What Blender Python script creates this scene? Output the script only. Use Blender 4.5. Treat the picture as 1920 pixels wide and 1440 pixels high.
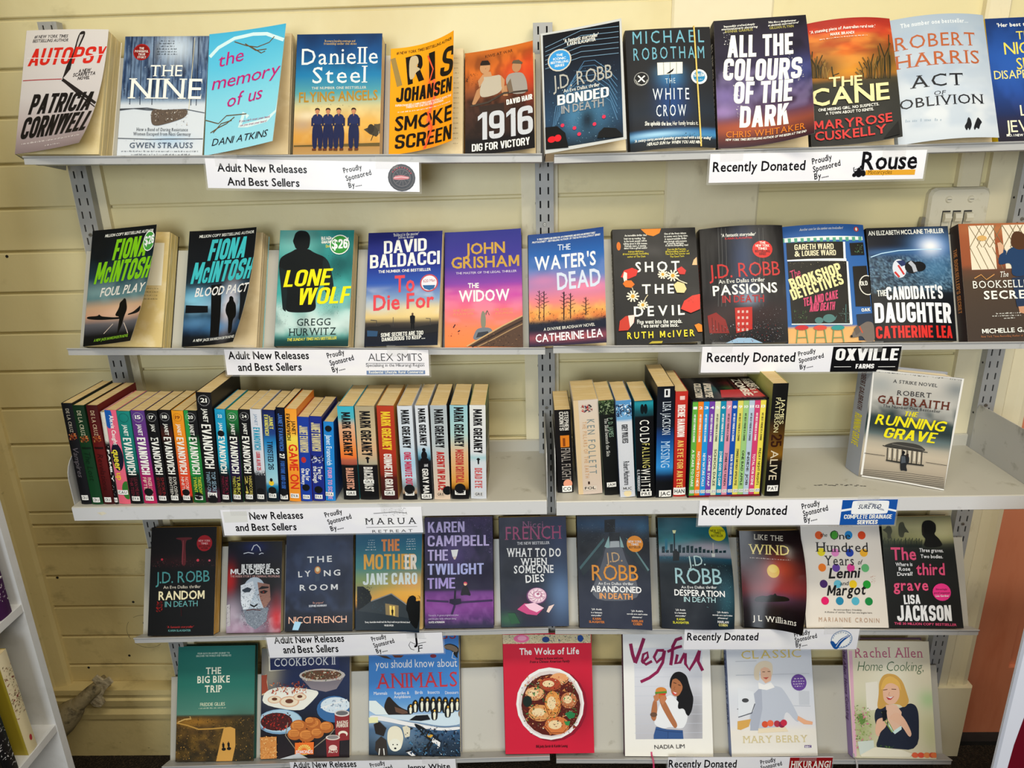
import bpy, math, random
import numpy as np
from mathutils import Matrix, Vector
from mathutils.geometry import tessellate_polygon
for o in list(bpy.data.objects): bpy.data.objects.remove(o)
scn=bpy.context.scene; col=scn.collection
# ------------------------------------------------------------ camera, world, lights, exposure
def cam_setup():
    th,roll,yaw=0.3182,-0.0271,-0.0269
    f0=Vector((math.sin(yaw),math.cos(yaw),0)); r0=Vector((math.cos(yaw),-math.sin(yaw),0)); u0=Vector((0,0,1))
    f=f0*math.cos(th)-u0*math.sin(th); u=u0*math.cos(th)+f0*math.sin(th)
    r=r0*math.cos(roll)+u*math.sin(roll); uu=-r0*math.sin(roll)+u*math.cos(roll)
    cd=bpy.data.cameras.new('camera'); cd.sensor_width=36; cd.lens=1331/1920*36; cd.clip_start=.02; cd.clip_end=60
    c=bpy.data.objects.new('camera',cd); col.objects.link(c)
    m=Matrix((( r.x,uu.x,-f.x,-0.0346),(r.y,uu.y,-f.y,-1.4139),(r.z,uu.z,-f.z,1.5),(0,0,0,1)))
    c.matrix_world=m; scn.camera=c
cam_setup()
scn.view_settings.view_transform='Standard'; scn.view_settings.look='None'; scn.view_settings.gamma=1; scn.view_settings.use_curve_mapping=False
scn.view_settings.exposure=0.07
w=bpy.data.worlds.new('world'); scn.world=w; w.use_nodes=True
w.node_tree.nodes['Background'].inputs[0].default_value=(.95,.93,.9,1); w.node_tree.nodes['Background'].inputs[1].default_value=.26
def area(name,loc,target,sx,sy,energy,color):
    l=bpy.data.lights.new(name,'AREA'); l.shape='RECTANGLE'; l.size=sx; l.size_y=sy; l.energy=energy; l.color=color
    o=bpy.data.objects.new(name,l); col.objects.link(o); o.location=loc
    o.rotation_euler=(Vector(target)-Vector(loc)).to_track_quat('-Z','Y').to_euler(); return o
area('ceiling_lamp',(.15,-1.35,2.75),(.15,-1.2,0),1.5,.3,29,(1,.92,.76))
area('ceiling_lamp',(1.3,-2.4,2.75),(1.2,-1.8,0),1.5,.3,29,(1,.92,.76))
area('window_daylight',(-.75,-4.2,1.75),(.15,0,1.0),1.6,1.5,80,(.84,.92,1))
# ------------------------------------------------------------ colours, materials
GAIN=1.0
def lin(h):
    v=[int(h[i:i+2],16)/255 for i in (0,2,4)]
    return np.array([c/12.92 if c<=.04045 else ((c+.055)/1.055)**2.4 for c in v])
def ink(h): return np.minimum(lin(h)**1.12*1.03*GAIN,.88)   # printed colour
def mat(name,color,rough=.5,metal=0,noise=None,bump=None,spec=.5,attr=False,streak=None,coat=0):
    m=bpy.data.materials.new(name); m.use_nodes=True; nt=m.node_tree; N=nt.nodes; K=nt.links; b=N['Principled BSDF']
    b.inputs['Roughness'].default_value=rough; b.inputs['Metallic'].default_value=metal; b.inputs['Specular IOR Level'].default_value=spec; b.inputs['Coat Weight'].default_value=coat; b.inputs['Coat Roughness'].default_value=.08
    tc=N.new('ShaderNodeTexCoord')
    if attr:
        a=N.new('ShaderNodeAttribute'); a.attribute_name='Col'; src=a.outputs['Color']
    else:
        rgb=N.new('ShaderNodeRGB'); c=lin(color) if isinstance(color,str) else color; rgb.outputs[0].default_value=(*c,1); src=rgb.outputs[0]
    for spec_ in ([noise] if noise else [])+([streak] if streak else []):
        sc,c2,lo,hi=spec_[:4]; mp=N.new('ShaderNodeMapping'); K.new(tc.outputs['Object'],mp.inputs[0]); mp.inputs['Scale'].default_value=sc
        n=N.new('ShaderNodeTexNoise'); n.inputs['Scale'].default_value=1; n.inputs['Detail'].default_value=5; n.inputs['Roughness'].default_value=.6; K.new(mp.outputs[0],n.inputs['Vector'])
        r=N.new('ShaderNodeMapRange'); r.inputs['From Min'].default_value=lo; r.inputs['From Max'].default_value=hi; K.new(n.outputs['Fac'],r.inputs['Value'])
        x=N.new('ShaderNodeMix'); x.data_type='RGBA'; K.new(r.outputs[0],x.inputs['Factor']); K.new(src,x.inputs[6]); x.inputs[7].default_value=(*lin(c2),1); src=x.outputs[2]
    if attr:
        n=N.new('ShaderNodeTexNoise'); n.inputs['Scale'].default_value=30; K.new(tc.outputs['Object'],n.inputs['Vector'])
        r=N.new('ShaderNodeMapRange'); r.inputs['To Min'].default_value=rough*.85; r.inputs['To Max'].default_value=rough*1.25; K.new(n.outputs['Fac'],r.inputs['Value']); K.new(r.outputs[0],b.inputs['Roughness'])
    if bump:
        n=N.new('ShaderNodeTexNoise'); n.inputs['Scale'].default_value=bump[0]; n.inputs['Detail'].default_value=4; K.new(tc.outputs['Object'],n.inputs['Vector'])
        bp=N.new('ShaderNodeBump'); bp.inputs['Strength'].default_value=bump[1]; bp.inputs['Distance'].default_value=bump[2]; K.new(n.outputs['Fac'],bp.inputs['Height']); K.new(bp.outputs[0],b.inputs['Normal'])
    K.new(src,b.inputs['Base Color']); return m
PRINT={}
def pm(r):
    r=round(r,2)
    if r not in PRINT: PRINT[r]=mat('printed_cover',None,r,attr=True,spec=.2,bump=(9,.12,.004) if r<.3 else None)
    return PRINT[r]
PAGES={}
def pages(c):
    if c not in PAGES: PAGES[c]=mat('page_edges',c,.85,noise=((3,2600,3),'8a7040',.56,.9),streak=((20,300,20),'f0e2c0',.5,.85),spec=.1)
    return PAGES[c]
M=dict(
 wall=mat('cream_wall_paint',(.715,.63,.35),.42,noise=((9,9,14),'8a7848',.66,1.1),bump=(60,.10,.004),streak=((2.2,2.2,1.2),'c9b478',.5,.8)),
 wallw=mat('cream_wall_paint_worn',(.63,.51,.235),.5,noise=((14,14,22),'5a4a24',.58,1.0),bump=(50,.18,.005),streak=((70,70,70),'3a3018',.68,.80)),
 trimc=mat('cream_trim_paint',(.74,.665,.45),.4,noise=((20,20,8),'8a7448',.62,.85),bump=(45,.15,.004)),
 metal=mat('grey_powder_coat',(.46,.46,.45),.42,noise=((30,30,30),'6e6c64',.6,.8),bump=(300,.05,.001)),
 post=mat('grey_upright_enamel',(.34,.34,.325),.38,noise=((20,20,6),'4a4a48',.6,.8)),
 shelf=mat('beige_shelf_enamel',(.50,.48,.41),.36,noise=((25,25,25),'7c745c',.62,.85),bump=(250,.06,.001)),
 lip=mat('pale_shelf_edge',(.62,.62,.62),.34,noise=((30,30,30),'85847e',.62,.85)),
 dark=mat('dark_void',(.012,.011,.01),.8,noise=((20,20,20),'0a0a0a',.4,.7)),
 black=mat('black_mark',(.01,.01,.01),.6,noise=((40,40,40),'181818',.5,.8)),
 carpet=mat('dark_carpet',(.028,.023,.018),.95,noise=((260,260,260),'5a4c3c',.48,.78),bump=(240,.9,.01),spec=.05),
 terra=mat('terracotta_door_paint',(.66,.235,.125),.4,noise=((14,14,3),'c06a48',.5,.8),bump=(40,.1,.003)),
 white=mat('white_melamine',(.66,.66,.65),.35,noise=((12,12,12),'b4b2ac',.5,.9)),
 plast=mat('aged_cream_plastic',(.70,.65,.50),.35,noise=((40,40,40),'b0a47c',.6,.85)),
 steel=mat('screw_steel',(.35,.33,.28),.35,metal=.8,noise=((90,90,90),'4a4030',.5,.8)),
 pipe=mat('old_painted_pipe',(.26,.21,.115),.6,noise=((40,40,40),'2a2214',.5,.7),bump=(70,.4,.006)),
 torn=mat('torn_paper_wrap',(.46,.39,.26),.85,noise=((50,50,50),'6a5a3a',.5,.75),bump=(60,.6,.01)),
 yellow=mat('yellow_elastic',(.75,.55,.12),.5,noise=((90,90,900),'c89a30',.5,.8)),
 ribm=mat('magenta_ribbon',(.55,.04,.14),.4,noise=((90,90,90),'8a1a34',.5,.8)),
 ribg=mat('grey_ribbon',(.42,.40,.39),.35,noise=((90,90,90),'8a8682',.5,.8)),
)
def tape_mat():
    m=bpy.data.materials.new('clear_tape'); m.use_nodes=True; b=m.node_tree.nodes['Principled BSDF']
    b.inputs['Base Color'].default_value=(.9,.9,.88,1); b.inputs['Roughness'].default_value=.12; b.inputs['Alpha'].default_value=.09
    n=m.node_tree.nodes.new('ShaderNodeTexNoise'); n.inputs['Scale'].default_value=160
    bp=m.node_tree.nodes.new('ShaderNodeBump'); bp.inputs['Strength'].default_value=.5; bp.inputs['Distance'].default_value=.003
    m.node_tree.links.new(n.outputs['Fac'],bp.inputs['Height']); m.node_tree.links.new(bp.outputs[0],b.inputs['Normal']); return m
M['tape']=tape_mat()
# ------------------------------------------------------------ scene helpers
def tag(o,label=None,cat=None,group=None,kind=None):
    if label: o['label']=label
    if cat: o['category']=cat
    if group: o['group']=group
    if kind: o['kind']=kind
    return o
def link(name,me,parent=None,mats=()):
    o=bpy.data.objects.new(name,me); col.objects.link(o)
    if me is not None:
        for m in mats: me.materials.append(m)
    if parent: o.parent=parent
    return o
def empty(name,mw): o=link(name,None); o.empty_display_size=.05; o.matrix_world=mw; return o
class MB:
    """collects geometry into one mesh; colours optional"""
    def __init__(s): s.v=[];s.f=[];s.c=[];s.mi=[];s.n=0;s.sm=[]
    def add(s,v,f,c=None,mi=0,smooth=False):
        v=np.asarray(v,float).reshape(-1,3); s.v.append(v); s.f+= [tuple(int(i)+s.n for i in q) for q in f]; s.mi+=[mi]*len(f); s.sm+=[smooth]*len(f)
        if c is None: c=np.ones((len(v),3))*.5
        c=np.asarray(c,float)
        if c.ndim==1: c=np.tile(c,(len(v),1))
        s.c.append(c); s.n+=len(v)
    def box(s,x0,x1,y0,y1,z0,z1,c=None,mi=0):
        P=lambda x,y,z:(x,y,z)
        F=[((x0,y0,z0),(x1,y0,z0),(x1,y0,z1),(x0,y0,z1)),((x1,y1,z0),(x0,y1,z0),(x0,y1,z1),(x1,y1,z1)),((x0,y1,z0),(x0,y0,z0),(x0,y0,z1),(x0,y1,z1)),((x1,y0,z0),(x1,y1,z0),(x1,y1,z1),(x1,y0,z1)),((x0,y0,z1),(x1,y0,z1),(x1,y1,z1),(x0,y1,z1)),((x0,y1,z0),(x1,y1,z0),(x1,y0,z0),(x0,y0,z0))]
        for q in F: s.add(q,[(0,1,2,3)],c,mi)
    def prism(s,prof,axis,a,b,c=None,mi=0,caps=True):
        """closed profile (list of 2d) swept along axis from a to b"""
        def p3(u,v,t): return {'x':(t,u,v),'y':(u,t,v),'z':(u,v,t)}[axis]
        n=len(prof)
        for i in range(n):
            (u0,v0),(u1,v1)=prof[i],prof[(i+1)%n]
            s.add([p3(u0,v0,a),p3(u1,v1,a),p3(u1,v1,b),p3(u0,v0,b)],[(0,1,2,3)],c,mi)
        if caps:
            tr=tessellate_polygon([[Vector((u,v,0)) for u,v in prof]])
            for t in (a,b): s.add([p3(u,v,t) for u,v in prof],[tuple(q) for q in tr],c,mi)
    def tube(s,pts,r,n=12,c=None,mi=0,caps=True):
        pts=[Vector(p) for p in pts]; rings=[]; rs=r if isinstance(r,(list,tuple)) else [r]*len(pts)
        for i,p in enumerate(pts):
            d=(pts[min(i+1,len(pts)-1)]-pts[max(i-1,0)]).normalized(); a=d.cross(Vector((0,.3,1))).normalized(); b=d.cross(a)
            rings.append([p+a*rs[i]*math.cos(2*math.pi*k/n)+b*rs[i]*math.sin(2*math.pi*k/n) for k in range(n)])
        v=[q for R in rings for q in R]; f=[(i*n+k,i*n+(k+1)%n,(i+1)*n+(k+1)%n,(i+1)*n+k) for i in range(len(pts)-1) for k in range(n)]
        s.add(v,f,c,mi,True)
        if caps:
            for R in (rings[0],rings[-1]): s.add(R,[tuple(range(n))],c,mi)
    def mesh(s,name):
        me=bpy.data.meshes.new(name); V=np.concatenate(s.v); me.from_pydata(V.tolist(),[],s.f)
        C=np.ones((len(V),4),np.float32); C[:,:3]=np.concatenate(s.c); a=me.color_attributes.new('Col','FLOAT_COLOR','POINT'); a.data.foreach_set('color',C.ravel())
        me.polygons.foreach_set('material_index',np.array(s.mi,np.int32)); me.polygons.foreach_set('use_smooth',np.array(s.sm,bool)); me.update(); return me
    def build(s,name,mats,parent=None): return link(name,s.mesh(name),parent,mats if isinstance(mats,(list,tuple)) else [mats])
# ------------------------------------------------------------ glyphs
CH="ABCDEFGHIJKLMNOPQRSTUVWXYZabcdefghijklmnopqrstuvwxyz0123456789.,'&-#$!?"
WT={'l':-.012,'r':0,'b':.02,'h':.036,'v':.055}
GL={}
def make_glyphs():
    tmp=[]
    for w_,off in WT.items():
        for ch in CH:
            cu=bpy.data.curves.new('g','FONT'); cu.body=ch; cu.offset=off; cu.resolution_u=2
            o=bpy.data.objects.new('g',cu); col.objects.link(o); tmp.append((w_,ch,o,cu))
    dg=bpy.context.evaluated_depsgraph_get(); cap=1
    for w_,ch,o,cu in tmp:
        ev=o.evaluated_get(dg); me=ev.to_mesh(); me.calc_loop_triangles()
        V=np.array([v.co[:2] for v in me.vertices]).reshape(-1,2); T=np.array([t.vertices[:] for t in me.loop_triangles],int).reshape(-1,3)
        E={}
        for t in T.tolist():
            for a,b in ((t[0],t[1]),(t[1],t[2]),(t[2],t[0])): k=(min(a,b),max(a,b)); E[k]=E.get(k,0)+1
        GL[(ch,w_)]=(V[T] if len(T) else np.zeros((0,3,2)),[(V[a],V[b]) for (a,b),c in E.items() if c==1]); ev.to_mesh_clear()
    for w_,ch,o,cu in tmp: bpy.data.objects.remove(o); bpy.data.curves.remove(cu)
    cap=GL[('H','r')][0][...,1].max()
    xh=GL[('x','r')][0][...,1].max()/cap
    for k_,(tri,ed) in list(GL.items()):
        tri=tri/cap; ed=[(a/cap,b/cap) for a,b in ed]
        x0=tri[...,0].min() if len(tri) else 0; tri=tri-np.array([x0,0]); ed=[(a-[x0,0],b-[x0,0]) for a,b in ed]
        ser=[]; ch=k_[0]
        def cross(y): return sorted(a[0]+(y-a[1])/(b[1]-a[1])*(b[0]-a[0]) for a,b in ed if (a[1]-y)*(b[1]-y)<0)
        lv=[]
        if ch in 'ABDEFHIKMNPRTVWXYLU': lv=[(.04,0,1),(.96,1,-1)]
        if ch in 'hiklmnrxuvwy': lv=[(.04,0,1)]+([(.96,1.04,-1)] if ch in 'hklb' else [])+([(xh-.05,xh,-1)] if ch in 'vwxyu' else [])
        if ch in 'fpq': lv=[(.04,0,1)] if ch=='f' else [(-.22,-.26,1)]
        for y,yb,sg in lv:
            c=cross(y)
            for i in range(0,len(c)-1,2):
                a,b=c[i],c[i+1]
                if b-a<.34: e=.10; ser.append(((a-e,yb),(b+e,yb),(b+e,yb+sg*.055),(a-e,yb+sg*.055)))
        st=np.array([[q[0],q[1],q[2]] for q in ser]+[[q[0],q[2],q[3]] for q in ser]).reshape(-1,3,2)
        if ch in 'TL' : # beak serifs
            xm=tri[...,0].max(); q=[((0,1),(.07,1),(0,.74)),((xm,1),(xm-.07,1),(xm,.74))] if ch=='T' else [((xm,0),(xm-.07,0),(xm,.28))]
            st=np.concatenate([st,np.array(q).reshape(-1,3,2)])
        if ch in 'EFCGS':
            xm=tri[...,0].max(); st=np.concatenate([st,np.array([((xm,1),(xm-.07,1),(xm,.74))]+([((xm,0),(xm-.07,0),(xm,.27))] if ch=='E' else [])).reshape(-1,3,2)])
        GL[k_]=(tri,st,tri[...,0].max() if len(tri) else .3)
make_glyphs()
def stroke_font(t):
    """condensed block capitals and figures drawn as strokes of width t, cap height 1"""
    W=.54;a=t/2;G={}
    def rect(x0,y0,x1,y1): return [[(x0,y0),(x1,y0),(x1,y1)],[(x0,y0),(x1,y1),(x0,y1)]]
    def quad(p,q,r,s): return [[p,q,r],[p,r,s]]
    def path(pts,r=.17,closed=False):
        P=[np.array(p,float) for p in pts]; n=len(P); S=[]
        for i in range(n):
            ri=r[i] if isinstance(r,(list,tuple)) else r
            if (not closed and i in (0,n-1)) or ri==0: S.append(P[i]); continue
            A=P[i-1]-P[i]; B=P[(i+1)%n]-P[i]; la,lb=np.hypot(*A),np.hypot(*B); k=min(ri,la*.5,lb*.5); A=P[i]+A/la*k; B=P[i]+B/lb*k
            for u in np.linspace(0,1,6): S.append((1-u)**2*A+2*u*(1-u)*P[i]+u*u*B)
        m_=len(S); o=[];N=[]
        for i in range(m_):
            if closed: d0,d1=S[i]-S[i-1],S[(i+1)%m_]-S[i]
            else: d0=S[i]-S[max(i-1,0)]; d1=S[min(i+1,m_-1)]-S[i]
            d0=d0/(np.hypot(*d0)+1e-9); d1=d1/(np.hypot(*d1)+1e-9); d=d0+d1; d=d/(np.hypot(*d)+1e-9); c=max(abs(d@(d1 if np.hypot(*d1)>.5 else d0)),.5); N.append(np.array([-d[1],d[0]])*a/c)
        for i in range(m_ if closed else m_-1):
            j=(i+1)%m_; o+=quad(S[i]+N[i],S[i]-N[i],S[j]-N[j],S[j]+N[j])
        return o
    w=W-a; T=1-a; h=t*.85; c=W/2; ha=t*.55
    G['O']=path([(a,a),(w,a),(w,T),(a,T)],.2,True); G['0']=G['O']; G['Q']=G['O']+quad((c,.25),(c+t*.6,.3),(W+.02,-.05),(W-t*.9,-.05))
    G['C']=path([(w,.66),(w,T),(a,T),(a,a),(w,a),(w,.34)],.2); G['G']=path([(w,.68),(w,T),(a,T),(a,a),(w,a),(w,.5)],.2)+rect(c,.52-h,W,.52)
    G['D']=path([(a,a),(w,a),(w,T),(a,T)],[0,.2,.2,0],True); G['U']=path([(a,1),(a,a),(w,a),(w,1)],.2); G['J']=path([(w,1),(w,a),(a,a),(a,.32)],.2)
    G['B']=path([(a,a),(w,a),(w,.52),(a,.52)],[0,.15,.15,0],True)+path([(a,.52),(w-t*.12,.52),(w-t*.12,T),(a,T)],[0,.15,.15,0],True)
    G['8']=path([(a,a),(w,a),(w,.52),(a,.52)],.15,True)+path([(a,.52),(w,.52),(w,T),(a,T)],.15,True)
    pb=path([(a,.46),(w,.46),(w,T),(a,T)],[0,.16,.16,0],True); G['P']=rect(0,0,t,1)+pb; G['R']=G['P']+quad((W-t*1.08,0),(W+.01,0),(W-t*.7,.47),(W-t*1.75,.47))
    G['S']=path([(w,.69),(w,T),(a,T),(a,.55),(w,.45),(w,a),(a,a),(a,.31)],[0,.18,.18,.13,.13,.18,.18,0])
    G['E']=rect(0,0,t,1)+rect(0,0,.44,h)+rect(0,1-h,.44,1)+rect(0,.51-h/2,.40,.51+h/2); G['F']=rect(0,0,t,1)+rect(0,1-h,.43,1)+rect(0,.49-h/2,.39,.49+h/2); G['L']=rect(0,0,t,1)+rect(0,0,.42,h)
    G['T']=rect(c-.02-a,0,c-.02+a,1)+rect(0,1-h,W-.04,1); G['H']=rect(0,0,t,1)+rect(W-t,0,W,1)+rect(0,.5-h/2,W,.5+h/2); G['I']=rect(0,0,t,1)
    A=.58;c2=A/2; G['A']=quad((0,0),(t,0),(c2+ha,1),(c2-ha,1))+quad((A-t,0),(A,0),(c2+ha,1),(c2-ha,1))+rect(A*.2,.2,A*.8,.2+h*.8); G['V']=quad((0,1),(t,1),(c2+ha,0),(c2-ha,0))+quad((A-t,1),(A,1),(c2+ha,0),(c2-ha,0))
    Mw=.72;c3=Mw/2; G['M']=rect(0,0,t*.95,1)+rect(Mw-t*.95,0,Mw,1)+quad((0,1),(t*1.1,1),(c3+ha*.7,.2),(c3-ha*.7,.2))+quad((Mw-t*1.1,1),(Mw,1),(c3+ha*.7,.2),(c3-ha*.7,.2)); G['N']=rect(0,0,t*.9,1)+rect(W-t*.9,0,W,1)+quad((0,1),(t*1.05,1),(W,0),(W-t*1.05,0))
    Ww=.84; G['W']=[[(x*1.0,1-y) for x,y in q] for q in []]
    for x in (0,.40): G['W']=G['W']+quad((x,1),(x+t*.95,1),(x+.22+ha*.8,0),(x+.22-ha*.8,0))+quad((x+.44-t*.95,1),(x+.44,1),(x+.22+ha*.8,0),(x+.22-ha*.8,0))
    G['K']=rect(0,0,t,1)+quad((t*.9,.34),(t*.9,.60),(W-t*1.12,1),(W+.01,1))+quad((t*1.25,.5),(t*2.05,.68),(W+.03,0),(W-t*1.1,0))
    G['X']=quad((0,0),(t*1.1,0),(W,1),(W-t*1.1,1))+quad((0,1),(t*1.1,1),(W,0),(W-t*1.1,0)); G['Y']=rect(c-a,0,c+a,.45)+quad((0,1),(t*1.05,1),(c+a,.40),(c-a,.40))+quad((W-t*1.05,1),(W,1),(c+a,.40),(c-a,.40)); G['Z']=rect(0,0,W-.04,h)+rect(0,1-h,W-.04,1)+quad((0,h*.6),(t*1.1,h*.6),(W-.04,1-h*.6),(W-.04-t*1.1,1-h*.6))
    G['1']=rect(.16,0,.16+t,1)+quad((0,.70),(.18,.84),(.18,1),(0,.86)); G['2']=path([(a,.68),(a,T),(w,T),(w,.55),(a,.14)],[0,.18,.18,.12,0])+rect(0,0,W,h)
    G['3']=path([(a,.70),(a,T),(w,T),(w,.52),(W*.35,.52)],[0,.18,.18,.12,0])+path([(W*.35,.52),(w,.52),(w,a),(a,a),(a,.30)],[0,.12,.18,.18,0]); G['4']=rect(W-t*1.4,0,W-t*.4,1)+rect(0,.2,W,.2+h)+quad((0,.2),(t,.2),(W-t*.5,1),(W-t*1.5,1))
    G['5']=path([(w,T),(a,T),(a,.58),(w,.58),(w,a),(a,a),(a,.30)],[0,0,0,.16,.18,.18,0]); G['6']=path([(a,a),(w,a),(w,.56),(a,.56)],.16,True)+path([(a,.3),(a,T),(w,T),(w,.72)],[0,.18,.18,0]); G['9']=[[(W-x,1-y) for x,y in q] for q in G['6']]; G['7']=rect(0,1-h,W,1)+quad((.08,0),(.08+t*1.1,0),(W,1-h*.5),(W-t*1.1,1-h*.5))
    return {k:(np.array(v,float),max(max(p[0] for p in q) for q in v)) for k,v in G.items()}
for w_,t in (('b',.16),('h',.19),('v',.22)):
    T,wd=stroke_font(t)['M']; wr=GL[('M','r')][2]*1.03; GL[('M',w_)]=(T*np.array([wr/wd,1]),GL[('M',w_)][1],wr)
for w_,t in (('H',.205),('M',.165),('L',.12)):
    for ch,(T,wd) in stroke_font(t).items(): GL[(ch,w_)]=(T,np.zeros((0,3,2)),wd)
    for ch in ".,'&-#$!?": GL[(ch,w_)]=GL[(ch,'b')]
    T,_,wd=GL[('C',w_)]; GL[('c',w_)]=(T*.74,np.zeros((0,3,2)),wd*.74)
def text_tris(s,p0,p1,h,st):
    """lay s along p0->p1 (mm, y down) with cap height h, stretched to the exact length"""
    p0=np.array(p0,float);p1=np.array(p1,float); L=np.hypot(*(p1-p0)); 
    if L<.01: return np.zeros((0,3,2))
    w_=next((k for k in 'vhbl' if k in st),'r'); gap=.42 if 'w' in st else (.07 if 'h' in st else .10)
    def lay(w_):
        x=0;out=[]
        for ch in s:
            if ch==' ': x+=(.26 if w_ in 'HM' else .42) if 'w' not in st else .8; continue
            g=GL.get((ch,w_))
            if g is None: continue
            tri,ser,adv=g; T=np.concatenate([tri,ser]) if 's' in st else tri
            if 's' in st: x+=.05
            if len(T): out.append(T+np.array([x,0]))
            x+=adv+gap+(.05 if 's' in st else 0)
        return np.concatenate(out) if out else np.zeros((0,3,2)),max(x-gap,.1)
    caps=all((ch,'H') in GL or ch==' ' for ch in s) and 's' not in st and 'w' not in st
    if w_ in 'hv':
        T,wd=lay('M' if w_=='h' else 'H') if caps else (None,1); r=(L/wd)/max(h,.01)
        if caps and w_=='h' and r<1.0: T,wd=lay('H')
        if T is None or r>1.45: T,wd=lay('b' if 'w' not in st else 'b')
    else:
        T,wd=lay(w_); r=(L/wd)/max(h,.01)
        if r<.62 and caps: T,wd=lay('M' if w_=='b' else 'L')
    T=T.copy()
    if 'i' in st: T[...,0]+=T[...,1]*.22*h/(L/wd)
    d=(p1-p0)/L; up=np.array([d[1],-d[0]])
    return p0+T[...,:1]*(L/wd)*d+T[...,1:]*h*up
def poly_tris(pts):
    if len(pts)>=14:
        Q=np.array(pts,float).reshape(-1,2)
        for _ in range(2): N_=np.roll(Q,-1,0); Q=np.stack([.78*Q+.22*N_,.22*Q+.78*N_],1).reshape(-1,2)
        pts=Q.ravel().tolist()
    P=[Vector((pts[i],pts[i+1],0)) for i in range(0,len(pts),2)]
    A=np.array([[p.x,p.y] for p in P]); return np.array([[A[i] for i in t] for t in tessellate_polygon([P])]).reshape(-1,3,2)
def ell_tris(x,y,rx,ry):
    n=20; a=np.linspace(0,2*np.pi,n+1); P=np.stack([x+rx*np.cos(a),y+ry*np.sin(a)],1); c=np.array([x,y])
    return np.array([[c,P[i],P[i+1]] for i in range(n)])
def line_tris(w_,pts):
    P=np.array(pts,float).reshape(-1,2); n=len(P); N=[]
    for i in range(n):
        d=P[min(i+1,n-1)]-P[max(i-1,0)]; d=d/(np.hypot(*d)+1e-9); N.append([-d[1],d[0]])
    N=np.array(N)*w_/2; o=[]
    for i in range(n-1):
        a,b,c,d=P[i]+N[i],P[i]-N[i],P[i+1]-N[i+1],P[i+1]+N[i+1]; o+=[[a,b,c],[a,c,d]]
    return np.array(o)
def noise2(nx,ny,su,sv,seed):
    """fractal value noise on a grid"""
    rs=np.random.RandomState(seed); out=np.zeros((ny,nx)); amp=1;tot=0
    for o in range(3):
        gx,gy=int(su*2**o)+2,int(sv*2**o)+2; g=rs.rand(gy+1,gx+1); u=np.linspace(0,gx-1.01,nx); v=np.linspace(0,gy-1.01,ny)
        iu,iv=u.astype(int),v.astype(int); fu,fv=u-iu,v-iv; fu=fu*fu*(3-2*fu); fv=fv*fv*(3-2*fv)
        a=g[iv][:,iu];b=g[iv][:,iu+1];c=g[iv+1][:,iu];d=g[iv+1][:,iu+1]
        out+=amp*((a*(1-fu)+b*fu)*(1-fv)[:,None]+(c*(1-fu)+d*fu)*fv[:,None]); tot+=amp; amp*=.5
    return out/tot
def paint(nx,ny,stops,blobs=(),noise=(),seed=1):
    v=np.linspace(0,1,ny); u=np.linspace(0,1,nx); sv=[s[0] for s in stops]; sc=np.array([ink(s[1]) for s in stops])
    C=np.stack([np.interp(v,sv,sc[:,i]) for i in range(3)],1)[:,None,:].repeat(nx,1)
    U,V=np.meshgrid(u,v)
    for i,(c,su,sn,am,v0,v1) in enumerate(noise):
        n=noise2(nx,ny,su,sn,seed+i*7); a=np.clip((n-.38)/.28,0,1)*am*np.clip((V-v0)/.05+.5,0,1)*np.clip((v1-V)/.05+.5,0,1)
        C=C*(1-a[...,None])+ink(c)*a[...,None]
    for (bu,bv,ru,rv,c,am) in blobs:
        a=np.exp(-((U-bu)/ru)**2-((V-bv)/rv)**2)*am; C=C*(1-a[...,None])+ink(c)*a[...,None]
    return C
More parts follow.
